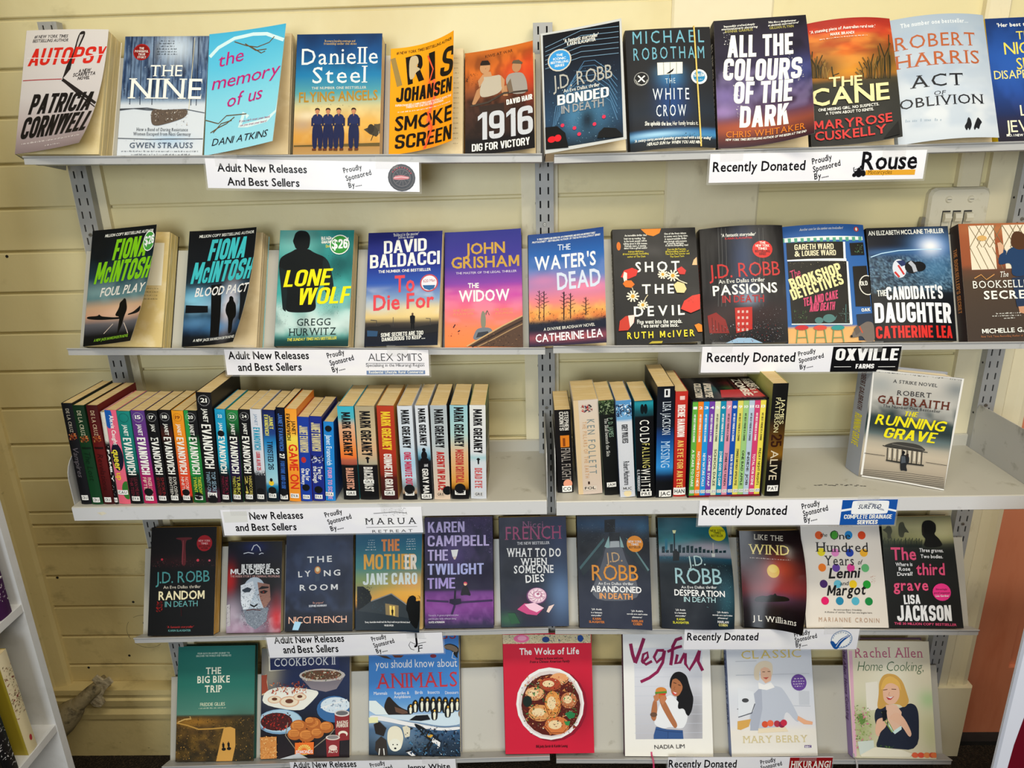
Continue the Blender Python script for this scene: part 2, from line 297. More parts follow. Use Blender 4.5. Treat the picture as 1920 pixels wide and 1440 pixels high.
class Sheet:
    """a printed surface: mm coordinates (x right, y down) mapped to 3-d by P"""
    def __init__(s,W,H,P,mb,curved=False,layer0=.00012,step=.00004,seg=5): s.seg=seg; s.W,s.H,s.P,s.mb,s.curved,s.lay,s.step=W,H,P,mb,curved,layer0,step
    def grid(s,C,x0=0,y0=0,x1=None,y1=None,quad=None,lay=0):
        ny,nx,_=C.shape; u,v=np.meshgrid(np.linspace(0,1,nx),np.linspace(0,1,ny)); u=u.ravel();v=v.ravel()
        if quad is not None:
            q=np.array(quad).reshape(4,2); X=((1-u)*(1-v))[:,None]*q[0]+(u*(1-v))[:,None]*q[1]+(u*v)[:,None]*q[2]+((1-u)*v)[:,None]*q[3]; x,y=X[:,0],X[:,1]
        else: x=x0+u*((x1 or s.W)-x0); y=y0+v*((y1 or s.H)-y0)
        f=[(j*nx+i,(j+1)*nx+i,(j+1)*nx+i+1,j*nx+i+1) for j in range(ny-1) for i in range(nx-1)]
        s.mb.add(s.P(x,y,np.full(len(x),lay)),f,C.reshape(-1,3),0,s.curved)
    def tris(s,T,c):
        if len(T)==0: return
        T=np.asarray(T,float)
        lv=(np.arange(len(T))//2)%5*7e-6; T=T.copy(); T[...,0]=np.clip(T[...,0],0,s.W); T[...,1]=np.clip(T[...,1],0,s.H)
        if s.curved:
            for _ in range(12):
                e=np.stack([np.hypot(*(T[:,i]-T[:,(i+1)%3]).T) for i in range(3)],1); k=e.argmax(1); m=e.max(1)>s.seg
                if not m.any(): break
                S=T[m]; ks=k[m]; r=np.arange(len(S)); a=S[r,ks];b=S[r,(ks+1)%3];c2=S[r,(ks+2)%3]; mid=(a+b)/2
                T=np.concatenate([T[~m],np.stack([a,mid,c2],1),np.stack([mid,b,c2],1)]); lv=np.concatenate([lv[~m],lv[m],lv[m]])
        F=T.reshape(-1,2); n=len(T)
        s.mb.add(s.P(F[:,0],F[:,1],s.lay+np.repeat(lv,3)),np.arange(3*n).reshape(-1,3),ink(c),0,s.curved); s.lay+=s.step
    def draw(s,els,seed=0):
        for E in els:
            k=E[0]
            if k=='t': s.tris(text_tris(E[1],E[2:4],E[4:6],E[6],E[8]),E[7])
            elif k=='p': s.tris(poly_tris(E[2]),E[1])
            elif k=='e': s.tris(ell_tris(*E[2:6]),E[1])
            elif k=='l': s.tris(line_tris(E[2],E[3]),E[1])
            elif k=='G': s.grid(paint(24,36,E[2],E[3],(),seed),quad=E[1],lay=s.lay); s.lay+=s.step
            elif k=='d':
                rs=random.Random(hash(str(E[2:4]))%999 if 0 else int(E[2]*7+E[3]*13)); x0,y0,x1,y1,h=E[2:7]; L=math.hypot(x1-x0,y1-y0); t=0; T=[]
                while t<L-.5:
                    wl=min(h*rs.uniform(.5,2.6),L-t); 
                    for q in range(max(1,int(wl/(h*.46)))):
                        a=t+q*h*.46; b=min(a+h*.26,t+wl); hh=h*rs.choice([.5,.55,.6,.85]); dx,dy=(x1-x0)/L,(y1-y0)/L
                        A=np.array([x0+dx*a,y0+dy*a]);B=np.array([x0+dx*b,y0+dy*b]); U=np.array([dy,-dx])*hh
                        T+=[[A,B,B+U],[A,B+U,A+U]]
                    t+=wl+h*.45
                s.tris(np.array(T).reshape(-1,3,2),E[1])
            elif k=='k':
                cs,n,x0,y0,x1,y1,sz,sd=E[1:9]; rs=np.random.RandomState(sd*31+n)
                for ci,c in enumerate(cs):
                    m=max(1,int(n*2.3)//len(cs)); X=rs.uniform(x0,x1,m);Y=rs.uniform(y0,y1,m); T=[]
                    for x,y in zip(X,Y):
                        a=rs.rand(3)*6.28; r=sz*.62*rs.uniform(.3,.8); T.append([[x+r*math.cos(q),y+r*math.sin(q)] for q in np.sort(a)])
                    s.tris(np.array(T),c)
TRAY={(1,0):(-0.02242,-15.22),(1,1):(0.00176,-17.89),(2,0):(-0.01858,-10.67),(2,1):(-0.01025,-8.27),(4,0):(0.01408,18.69),(4,1):(-0.01188,16.67),(5,0):(0.02132,14.83),(5,1):(-0.00766,8.34)}
FACE=[
{'n':'autopsy','s':1,'th':24.5,'b':0,'X':-928.8,'W':150.9,'H':229.9,'t':38,'r':7.4,'a':0.032,'bend':[0.08,-0.12,0.23,0.16],'label':'thick pale grey paperback with red title and black scissors,front cover curling','gl':0.35,'sp':'e8e2d2','hard':0,'pg':'dcc894','bg':([(0,'dbd5d0'),(0.55,'d0cac8'),(0.8,'b9abaa'),(1,'8f7f80')],[],[]),'el':[('t','#1 NEW YORK TIMES',16.1,15.6,78.4,15.6,5.6,'3a3436','bi'),('t','BESTSELLING AUTHOR',13.8,23.5,80.1,23.2,5.6,'3a3436','bi'),('p','2b2627',[98.6,4.4,112.2,3.1,102.4,32.7,92.2,55.6,90.3,76,77.5,95.6,82.2,70.7,90.9,50.5]),('p','c9c3c0',[100.8,10.4,107,9.4,96.2,42.9,97.1,27.6]),('t','AUTOPSY',8.4,68.1,147.9,64.5,32.2,'d62f22','hi'),('l','e4dedb',1.5,[6.2,52.9,90.3,55.5,145.7,47.3]),('p','2b2627',[91.5,55.6,90.3,76,77.5,95.6,82.2,70.7,87.8,55.5]),('l','b02a30',1.5,[2.6,94.8,40,94.6,76.6,94.8]),('l','2b2627',5.6,[78,95.6,114.5,120.9,150.6,145.9]),('l','2b2627',2.6,[83.8,101.5,118.9,130.4,151.5,153.5]),('t','A NEW',105.9,83.5,127.5,81.3,6.3,'3a3436','bi'),('t','SCARPETTA',96.7,91.1,136.9,87.7,6.4,'3a3436','bi'),('t','NOVEL',106.3,97.6,127.8,96,5.9,'3a3436','bi'),('t','PATRICIA',19.5,159.5,138.9,159.1,37.5,'1c191b','hi'),('t','CORNWELL',7.8,204.5,146.7,201.7,40,'1c191b','hi'),('d','e8e0de',13.4,214.3,143.1,212.4,3.5),('d','e8e0de',67.3,223,103,223,3.3)],'bp':2.2,'spt':[],'band':0,'stk':[]},
{'n':'nine','s':1,'th':24.5,'b':0,'X':-756.1,'W':152.9,'H':226.7,'t':24,'r':2.6,'a':0.026,'bend':None,'label':'paperback with snowy blue forest,white serif title and small red round badge','gl':0.35,'sp':'22304a','hard':0,'pg':'d9c49a','bg':([(0,'33486a'),(0.5,'3d5a80'),(0.54,'9fb0c0'),(0.57,'d5dbe0'),(1,'d9dee2')],[(0.62,0.1,0.2,0.12,'d8e4ee',0.85),(0.6,0.86,0.22,0.05,'9cc4e0',0.6)],[('1b2b48',60,6,0.9,0,0.52),('8fa8c4',90,9,0.6,0,0.52)]),'el':[('k',['dfe8f0','a9bdd2','26395a'],160,-1.6,1,157.2,131.6,1.7,3),('l','1c2a44',1.3,[11.8,0,17,128.8]),('l','1c2a44',1.3,[30.4,0.4,35.2,129.2]),('l','1c2a44',1.3,[52.6,0.8,56.9,129.6]),('l','1c2a44',1.3,[124.2,2.3,127,131]),('l','1c2a44',1.3,[134.1,2.5,136.7,131.2]),('l','d8cfae',1,[126.8,3.6,124,140.9]),('e','b2221e',31.9,30.2,15.2,15.5),('e','8c1713',31.9,30.2,13.5,13.7),('t','THE',27.1,24.9,35.9,25.1,3.9,'f2efe6','sb'),('t','POWERFUL',19.6,30.5,44.2,31,3.9,'f2efe6','sb'),('t','TRUE',25.9,36.3,38.7,36.5,3.9,'f2efe6','sb'),('t','STORY',24.9,41.9,40.6,42.2,3.9,'f2efe6','sb'),('d','33404f',65.6,10.2,91.5,10.7,2.9),('d','33404f',63.5,15.3,93,15.4,2.9),('d','33404f',66.3,20.6,92.1,20.6,2.9),('d','33404f',59.3,25.6,96.1,25.8,2.9),('d','33404f',60.9,30.8,95.2,31,2.8),('d','33404f',60,35.4,96.8,35.6,2.8),('t','THE',49.4,76.1,109.1,76.5,20.9,'f2efe6','s'),('t','NINE',14.9,117.6,146.9,119.4,37.7,'f2efe6','s'),('l','4b4f55',1.2,[-0.4,137.2,24.9,136.5,49.2,139.4,75.7,140,119,138.3,153.1,145.2]),('l','4b4f55',1.2,[-0.3,138.5,24.9,136.5,49,137.4,75.7,140,119,138.3,153.1,145.2]),('l','4b4f55',1.2,[-0.2,139.7,24.9,136.5,48.9,135.5,75.7,140,119,138.3,153.1,145.2]),('p','6a5d52',[56.3,137.1,83,140.1,123.8,137.2,119.9,153.2,94.1,162.6,68.2,169.5,58.3,165.6]),('k',['3d332c','8d7b6b','b7a794','e4e2de'],60,56.3,138.3,123.2,168.1,3.9,5),('t','How a Band of Daring Resistance',32.9,178.2,125.1,179.2,5.9,'4b5563','s'),('t','Women Escaped from Nazi Germany',27.5,186.4,130.4,187.4,5.9,'4b5563','s'),('l','4b4f55',1.2,[0.5,191.7,58,193.8,86.6,193.4,153.4,193.2]),('k',['4b4f55'],8,9.8,189.2,146.4,196,2.2,2),('t','GWEN STRAUSS',22.2,209.7,135.8,209.9,9.7,'4a5a70','s'),('d','4b5563',8.5,216.7,145.3,217.4,2.7),('d','4b5563',26.8,222.9,131.4,223.4,2.9)],'bp':1.0,'spt':[],'band':0,'stk':[]},
{'n':'memory','s':1,'th':24.5,'b':0,'X':-597,'W':149.7,'H':225.9,'t':30,'r':-1.4,'a':0.011,'bend':[0.12,0.12,0.3,0.12],'label':'light blue paperback with magenta handwritten title and sketched birds','gl':0.35,'sp':'7cc6dc','hard':0,'pg':'d9c49a','bg':([(0,'49b4d8'),(0.3,'6fc8e0'),(0.6,'8fd6e6'),(1,'a4dcea')],[(0.2,0.2,0.5,0.2,'5cc4e4',0.6)],[]),'el':[('l','d6eef2',6.7,[2.9,43.4,19,27.7,49.5,13.6,85.9,10.5,112.5,14,148.8,32.7]),('l','d6eef2',8.4,[161.5,136.5,151.9,169.8,130.8,182.7,91,184.8,73.8,184.1,80.1,160.4,89.4,169.6]),('k',['2e5c74'],50,84.9,-3.3,151.6,33.2,1.1,4),('l','6e5a3c',1.8,[49.9,20.1,74.4,31.3,96.1,37.4,119.5,32.3,129.1,22.3]),('l','6e5a3c',1.9,[71.4,27,93.9,43.5,115.4,44.6]),('l','6e5a3c',1.9,[82.5,33.9,105.3,50.6,113,48.1]),('l','6e5a3c',1.9,[0.5,161.2,27.6,171.4,43.5,159.1,85.9,162.7]),('l','6e5a3c',1.9,[17.3,187,33.2,172.3,55.6,169.7]),('l','6e5a3c',1.9,[11.6,186.1,28.1,178.8,44.6,174.1,60.7,164.4]),('t','the',19.8,65.6,69.9,58.9,24.4,'c4267e','i'),('t','memory',10,106.8,145.7,99.8,24.5,'c4267e','i'),('t','of us',42.4,144,114.3,139.3,24.3,'c4267e','i'),('t',"If you can't trust your head,",71.7,176.3,137.5,179.7,3.8,'b4286e','i'),('t','can you trust your heart?',73.9,184.6,131.3,186.6,3.8,'b4286e','i'),('k',['2e5c74'],30,5.3,172.9,58.4,203.5,1.1,9),('t','DANI ATKINS',15.9,210.8,135,214.6,12.6,'2a2630','i')],'bp':1.0,'spt':[],'band':0,'stk':[]},
{'n':'flying','s':1,'th':24.5,'b':0,'X':-440,'W':151.7,'H':222.6,'t':32,'r':-5,'a':0.019,'bend':None,'label':'paperback with four women in navy overalls on a sunset airfield','gl':0.35,'sp':'18406a','hard':0,'pg':'dccaa0','bg':([(0,'123a66'),(0.15,'17568e'),(0.35,'1f7fae'),(0.5,'62a8a8'),(0.6,'c9c090'),(0.75,'d9a650'),(0.9,'cf9a48'),(0.93,'b48a52'),(1,'b8955f')],[(0.1,0.75,0.15,0.06,'b6a088',0.8),(0.15,0.68,0.14,0.04,'e6d8b8',0.8),(0.8,0.75,0.3,0.1,'e8b75a',0.5),(0.55,0.4,0.6,0.1,'2d8cae',0.4)],[('0f3058',5,3,0.5,0,0.3),('f0dca0',6,8,0.4,0.6,0.9)]),'el':[('t','Bravery,loyalty,courage and',49.4,15,103.7,15.6,4,'c9a96a','sb'),('t','friendship under the skies',47.9,20,106.2,20.6,3.8,'c9a96a','sb'),('t','Danielle',8.4,57.3,146,56.1,29.8,'f2efe6','s'),('t','Steel',28.6,91.9,125.6,91.4,29.7,'f2efe6','s'),('t','THE NUMBER ONE BESTSELLER',29,103.1,125.9,102.7,4.4,'e9e2d0','s'),('t','FLYING ANGELS',7.6,126.8,146.3,123.5,17.7,'b58a2c','b'),('k',['5a5648'],10,23.9,131.4,120.8,136.2,2.1,2),('p','4a4234',[123,177.6,144.9,168.9,168.2,167.2,168.5,184.1,145.4,191.2,133.7,186.2]),('p','5c503c',[140.3,168.1,150.8,168.2,168.5,181.7,152.3,184]),('l','2c261e',1.2,[140.7,186.3,136.3,198.4]),('e','3a332a',135.8,176.6,5.8,8.5),('t','JR',149.9,181.5,149.2,181.5,9.7,'d8cfb8','b'),('p','6b5a30',[1.5,205.8,168.9,202.2,169,208.3,1.6,208.2]),('p','6b3a20',[33.7,215.8,40.8,215.8,40.7,211.7,33.6,211.6]),('p','6b3a20',[44.6,215.8,51.1,215.4,51,211.3,44.4,211.2]),('p','1c2650',[34.1,212.1,41.9,212.2,42.2,185.4,44.2,212.2,51.5,212.2,52,180.7,48.2,166,35,165.9,32.6,180.5]),('p','24305e',[34.6,167.1,31,158.5,34,150.7,41.1,148.3,48.7,150.8,52.3,159.9,48.8,168.4]),('p','1c2650',[30.9,156,32.8,156,34.7,170.7,30.9,170.7]),('p','1c2650',[49.8,156.2,52.2,156.2,52.6,170.9,49.3,170.9]),('e','c58a68',40.9,143.4,3.6,4.9),('p','3a2418',[36.6,143.3,37,138.9,40.7,137.5,44.6,139,45.2,143.4,42.7,140.9,38.9,140.9]),('p','c58a68',[39.6,147.5,42.5,147.6,41.2,153.7]),('p','6b3a20',[52.5,215.9,59.6,215.9,59.5,211.8,52.4,211.8]),('p','6b3a20',[63.3,216,69.9,215.5,69.8,211.4,63.2,211.4]),('p','1c2650',[52.9,212.3,60.7,212.3,61.1,185.6,63,212.3,70.3,212.4,70.8,180.8,67.1,166.2,53.9,166,51.5,180.7]),('p','24305e',[53.4,167.3,49.9,158.7,53,150.9,60,148.5,67.6,151,71.1,160.1,67.6,168.6]),('p','1c2650',[49.8,156.2,51.7,156.2,53.6,170.9,49.8,170.9]),('p','1c2650',[68.7,156.4,71,156.4,71.5,171.1,68.2,171.1]),('e','c58a68',59.8,143.6,3.5,4.9),('p','3a2418',[55.6,143.5,55.9,139.1,59.7,137.7,63.5,139.2,64.1,143.6,61.6,141.2,57.9,141.1]),('p','c58a68',[58.5,147.7,61.4,147.8,60.1,153.9]),('p','6b3a20',[71.3,216,78.3,216.1,78.2,211.9,71.2,211.9]),('p','6b3a20',[82.1,216.1,88.6,215.6,88.5,211.5,82,211.5]),('p','1c2650',[71.7,212.4,79.4,212.4,79.9,185.8,81.8,212.5,89,212.5,89.6,181,85.9,166.4,72.7,166.2,70.3,180.8]),('p','24305e',[72.3,167.4,68.8,158.9,71.8,151.1,78.8,148.7,86.4,151.2,90,160.3,86.4,168.8]),('p','1c2650',[68.7,156.4,70.6,156.4,72.4,171.1,68.6,171.1]),('p','1c2650',[87.5,156.6,89.9,156.6,90.3,171.3,87,171.2]),('e','c58a68',78.7,143.8,3.5,4.9),('p','3a2418',[74.5,143.8,74.8,139.3,78.5,137.9,82.3,139.4,82.9,143.8,80.5,141.4,76.7,141.3]),('p','c58a68',[77.4,147.9,80.2,148,79,154.1]),('p','6b3a20',[97.5,216.2,104.5,216.2,104.4,212.1,97.4,212.1]),('p','6b3a20',[108.3,216.3,114.8,215.8,114.7,211.7,108.1,211.7]),('p','1c2650',[97.9,212.6,105.6,212.6,106.1,186,107.9,212.6,115.2,212.7,115.8,181.2,112.2,166.6,99,166.5,96.6,181.1]),('p','24305e',[98.6,167.7,95.1,159.1,98.2,151.3,105.2,149,112.7,151.5,116.2,160.6,112.7,169]),('p','1c2650',[95,156.7,96.9,156.7,98.7,171.3,94.9,171.3]),('p','1c2650',[113.8,156.9,116.2,156.9,116.5,171.5,113.2,171.5]),('e','c58a68',105,144.1,3.5,4.9),('p','3a2418',[100.8,144,101.2,139.6,104.9,138.2,108.7,139.7,109.3,144.1,106.9,141.7,103.1,141.6]),('p','c58a68',[103.7,148.2,106.6,148.3,105.3,154.4])],'bp':1.0,'spt':[],'band':0,'stk':[]},
{'n':'smoke','s':1,'th':24.5,'b':0,'X':-272.9,'W':130.3,'H':196.5,'t':28,'r':-8.7,'a':0.016,'bend':[0.05,0.72,0.18,0.52],'label':'orange paperback with bold black lettering,its front cover fanned open','gl':0.35,'sp':'f09a10','hard':0,'pg':'d9c49a','bg':([(0,'f6a81a'),(1,'f5a015')],[(0.6,0.45,0.12,0.25,'f47a30',0.7),(0.62,0.85,0.1,0.15,'f0703a',0.7)],[]),'el':[('t','#1 NEW YORK TIMES BESTSELLING AUTHOR',10.6,11.9,125.4,14.1,5.1,'2a1a10','b'),('t','I',12.6,72.7,22.5,70.1,54.7,'a08850','h'),('t','R',33.1,71.6,65.1,68.2,52.4,'1c1612','h'),('t','I',75.7,72.2,88.5,71.7,49.6,'1c1612','h'),('t','S',97.3,72.6,126.8,78.5,51.4,'1c1612','h'),('p','c9b894',[34.4,19.4,49.8,18.6,54.2,33.3,47.8,39.4,58.5,46.8,48,50.7,44.4,61.2,35.4,63.3]),('l','e8603a',2.7,[71.6,25.2,83.6,53.5,75.8,75.9,93.7,100.7]),('l','f0704a',5.5,[84.2,73.4,93.5,95.8,82.6,117,75,144.2,81.3,169.9,68.2,195.8]),('t','JOHANSEN',11.3,100.9,126.4,107.5,26,'1c1612','h'),('t','SUPERCHARGED,COMBUSTIBLE,AND TOTALLY ADDICTIVE',10.2,108.7,126.6,117.1,3.5,'f2efe6','b'),('t',"THERE'S NO ONE LIKE IRIS JOHANSEN",30.3,114.4,107.7,120.1,3.5,'f2efe6','b'),('d','f2efe6',15.4,120.6,125.2,126.8,2.7),('t','SMOKE',9.9,153.5,127.8,158.7,25.7,'1c1612','h'),('t','SCREEN',10.7,186.4,127.8,192.9,25.5,'1c1612','h'),('l','e8602e',3.7,[74.5,129.5,83.9,160.9,70.9,193.9])],'bp':1.0,'spt':[],'band':0,'stk':[]},
{'n':'1916','s':1,'th':24.5,'b':0,'X':-140.3,'W':124.5,'H':188.8,'t':24,'r':-11.7,'a':0.009,'bend':[0.18,0.2,0.12,0.2],'label':'paperback with two soldiers in undershirts above a large grey year number','gl':0.35,'sp':'3a2a20','hard':0,'pg':'d9c49a','bg':([(0,'c9722a'),(0.2,'d8772a'),(0.4,'8a5030'),(0.55,'503428'),(0.8,'38261f'),(0.86,'151013'),(1,'131014')],[(0.75,0.25,0.25,0.12,'e4502a',0.7),(0.2,0.1,0.3,0.08,'8a4a20',0.6),(0.95,0.3,0.1,0.2,'d03a20',0.7)],[('5a3018',9,7,0.6,0.05,0.4),('1f1512',12,10,0.7,0.45,0.82)]),'el':[('t','KIWIS AT WAR',37.1,14.3,87.4,11.9,5.4,'2a1a12',''),('p','3a2c26',[24.5,101.2,70.4,100.3,70.1,121.8,29.2,121.2]),('p','b88a62',[12.5,95,21,71.5,29.5,65.2,27,84.5,16.1,100.3]),('p','b88a62',[63.4,72.7,75.6,69.9,77.7,89.5,69.3,88.1]),('p','bdb4a2',[25.8,74.5,33.3,46.2,41.8,48.6,52.7,49.1,64.9,48.7,69.6,64,64.5,82.5,29.4,87.2]),('p','c2966e',[25.9,67.2,23.5,54.6,33.3,42.5,34.4,53.7]),('p','c2966e',[64.9,49.9,72.1,59.6,70.6,81.1,65.9,70.7]),('p','c2966e',[34.5,39,46.7,40.9,49.1,49.8,33.3,48.6]),('e','c2966e',36.5,31.9,9.4,11.3),('p','2c201a',[28,23.3,31,18.3,42,19.3,45.8,25.6,45.8,28.5,28,27]),('k',['4a3426'],4,32.6,28.9,41.8,38.9,2.2,2),('p','a29c94',[73.2,62.3,78.3,51.1,90.5,49.8,105,52.7,112.1,67.2,114,91.3,82.6,87.9]),('e','b98a64',94.3,39.8,8.4,10.5),('p','6a5c48',[85.4,32.7,88.4,28,98.2,28.6,105.4,34.9,104.1,37.5]),('l','4a4038',3.4,[10.1,99.6,41.4,96.1,70.6,83.5,114.1,86.6]),('p','7c6c5a',[83,59.2,75.6,69.9,80.2,85.1,87.5,83.9]),('k',['3a2a20'],20,0.5,39.4,24.7,62.1,3.4,4),('t','DAVID HAIR',75.1,105.8,122,103.5,9.5,'f2efe6','h'),('t','1916',23.1,162.9,122,163.1,49.8,'c9ccd0','h'),('k',['4a4038','7a6a58'],40,26.9,108.8,119.7,172,1.7,8),('t','DIG FOR VICTORY',12.3,182.5,115.9,181.9,13.3,'f2efe6','h')],'bp':1.0,'spt':[],'band':0,'stk':[]},
{'n':'bonded','s':1,'th':24.5,'b':1,'X':-1.6,'W':140.9,'H':219.5,'t':36,'r':-17.5,'a':-0.016,'bend':[0.2,0.08,0.3,0.04],'label':'white-bordered black and blue paperback with tunnel bridge and cars,cover swung open','gl':0.2,'sp':'cfcac0','hard':0,'pg':'d9c49a','bg':([(0,'c9cbc9'),(1,'c5c7c5')],[],[]),'el':[('p','14161c',[3.8,3.8,137.5,4.5,135.6,215.2,2,212.4]),('G',[3.8,3.8,137.5,4.5,135.6,215.2,2,212.4],[(0,'14161c'),(0.25,'181e2a'),(0.5,'1f3044'),(0.75,'2a4a68'),(1,'161c26')],[(0.5,0.75,0.28,0.16,'5f9cc0',0.7),(0.55,0.8,0.12,0.12,'0e1520',0.95),(0.15,0.6,0.12,0.3,'23384e',0.7)]),('l','5b86a8',1,[13.7,184.5,22.5,137.9,56.1,117.5,90.6,119.7,116.9,146.9,126.8,182.5]),('l','5b86a8',1,[17.2,178,28,130.4,59.2,108.9,91,111,116.4,137.2,127.3,170.7]),('l','5b86a8',1,[20.8,171.4,33.4,122.9,62.3,100.3,91.3,102.3,115.9,127.4,127.8,158.8]),('l','5b86a8',1,[24.3,164.8,38.8,115.4,65.4,91.6,91.6,93.5,115.4,117.6,128.2,146.9]),('l','5b86a8',1,[27.9,158.2,44.3,107.9,68.5,82.9,92,84.8,114.9,107.8,128.7,135]),('l','5b86a8',1,[31.4,151.6,49.7,100.5,71.6,74.2,92.3,76.1,114.3,97.9,129.2,123]),('l','5b86a8',1,[34.9,145,55.1,93,74.7,65.5,92.7,67.3,113.8,88,129.7,111]),('l','7fa0b8',1,[6.2,66.5,70,56.6,133.9,63.1]),('l','7fa0b8',1,[6.5,58.7,70.3,46.8,134.3,53.3]),('l','7fa0b8',1,[6.8,50.9,70.7,37,134.7,43.5]),('l','7fa0b8',1,[7.1,43.1,71.1,27.2,135.1,33.7]),('l','7fa0b8',1,[7.4,35.2,71.5,17.3,135.5,23.9]),('l','7fa0b8',1,[7.7,27.3,71.8,7.4,135.9,14.1]),('k',['9fc4dc','5a8cb0','1a3044','2f5a7c'],240,8.2,76.7,132.4,212.2,2.4,6),('t',"'A fantastic storyteller'",40.8,24.9,101.2,24.9,6.9,'f2efe6','b'),('t','KARIN SLAUGHTER',46.4,31.6,95.9,31.9,5.9,'f2efe6','b'),('e','cfcabd',31.9,55.3,20.9,20.6),('e','3f9cd8',31.9,55.3,18.5,18.1),('t','THE',26.5,47.8,37.8,48.2,4.2,'f2efe6','b'),('t','ICONIC',20.7,53.9,43.2,55.1,4.2,'f2efe6','b'),('t','BESTSELLING',16.2,60,47.2,61.8,4.2,'f2efe6','b'),('t','SERIES',23,66.8,39.9,67.5,4.2,'f2efe6','b'),('t','J.D. ROBB',18.9,108,122,105.7,25.4,'b5b3aa',''),('t','An Eve Dallas thriller',36.9,116.3,99.9,116.2,6.3,'f2efe6',''),('t','BONDED',25.4,137.2,114.5,138.7,18.3,'f2efe6','h'),('t','IN DEATH',31.8,153.6,105.3,154.1,13.9,'9fa0a0','b'),('p','0b0d10',[2.3,172.9,23.5,174.3,37.1,188.8,41.9,216,2,212.4]),('e','d8242e',13.2,196.5,7.2,5.7),('e','e02a34',23.9,196,6.2,6.2),('p','101418',[94.5,199.8,103.9,192.1,124,197.4,132.5,207.5,134.5,214.9,91.8,208.8]),('e','d83a5a',104.6,173.2,3.2,3.3),('e','d83a5a',32.9,174.8,3.3,3.3),('e','d83a5a',88.2,183.1,3.2,3.3),('e','d83a5a',53.6,183.5,3.3,3.3),('e','d83a5a',61.3,195.8,3.3,3.3)],'bp':1.0,'spt':[],'band':0,'stk':[]},
{'n':'crow','s':1,'th':24.5,'b':1,'X':145.3,'W':147.3,'H':223.9,'t':30,'r':-17.2,'a':-0.009,'bend':[0.05,-0.08,0.35,-0.6],'label':'dark paperback held by a thin yellow elastic band,lit window on cover','gl':0.35,'sp':'23232a','hard':0,'pg':'d9c49a','bg':([(0,'2a2a2c'),(0.5,'26282c'),(0.7,'26303c'),(0.83,'26282e'),(0.865,'3b78a8'),(0.9,'4a8ab4'),(0.93,'28323c'),(1,'222428')],[(0.5,0.42,0.14,0.08,'4a90c0',0.75),(0.5,0.62,0.16,0.16,'1f4f8c',0.75),(0.48,0.36,0.12,0.04,'6f8fa0',0.6),(0.3,0.88,0.3,0.02,'b4dcf0',0.8)],[]),'el':[('t','MICHAEL',12.3,26.8,135.8,29,23.5,'79b4c4','w'),('t','ROBOTHAM',12.5,57.5,134.5,59.2,22.8,'79b4c4','w'),('p','eeeadc',[52.5,64.7,96,65.6,94.8,87.2,52.2,88.3]),('l','8a9090',1,[63.2,64.9,62.5,87.6]),('l','8a9090',1,[74.6,65.6,73.9,88.3]),('l','8a9090',1,[85.4,66.2,84.6,88.9]),('p','16181c',[66.7,86.6,75,80.8,80.9,76.6,78.3,82.3,72.4,86.5]),('l','15202e',1.4,[73.4,88.3,68.4,172.5]),('e','9a9a96',24.2,92.8,12.8,12.8),('e','1e1f22',24.2,92.8,11.4,11.4),('l','f2efe6',2.4,[18.8,86,29.7,99.1]),('l','f2efe6',2.4,[30.2,87.3,18.3,97.8]),('l','f2efe6',0.7,[14,92.8,17.1,100.6,23.8,103.9,30.6,102.7,34.4,95.2]),('e','e6e8e4',123.1,94,14,14),('e','2f8cb8',123.1,94,10.3,10),('t','15 MILLION',114.2,94.2,132,93.4,5,'f2efe6','b'),('d','f2efe6',117.1,88.5,130,88,2.3),('d','f2efe6',116.4,100.2,129.3,99.7,2.2),('t','THE',64.6,105.3,81.6,105.3,9.5,'c8d8e0','w'),('t','WHITE',41.7,134.4,103.5,136.4,21.1,'dfe8ec','w'),('t','CROW',46.3,165.1,96.6,166.9,20.9,'dfe8ec','w'),('t','She upholds the law.',26.4,179.1,71.5,183.7,7.3,'f2efe6','hc'),('t','Her family breaks it.',73.1,183.3,116.4,183.7,7.3,'f2efe6','c'),('k',['12161a','5a6468'],14,84.7,197.9,114,206.8,3.2,3),('t',"'A twisty-turny,second-guessing great read with a killer ending'",7.5,207.6,137.6,209.2,4.8,'f2efe6','bi'),('t','HERALD SUN for WHEN YOU ARE MINE',28.4,216.5,120.4,217.6,5.3,'f2efe6','bi')],'bp':1.0,'spt':[],'band':1,'stk':[]},
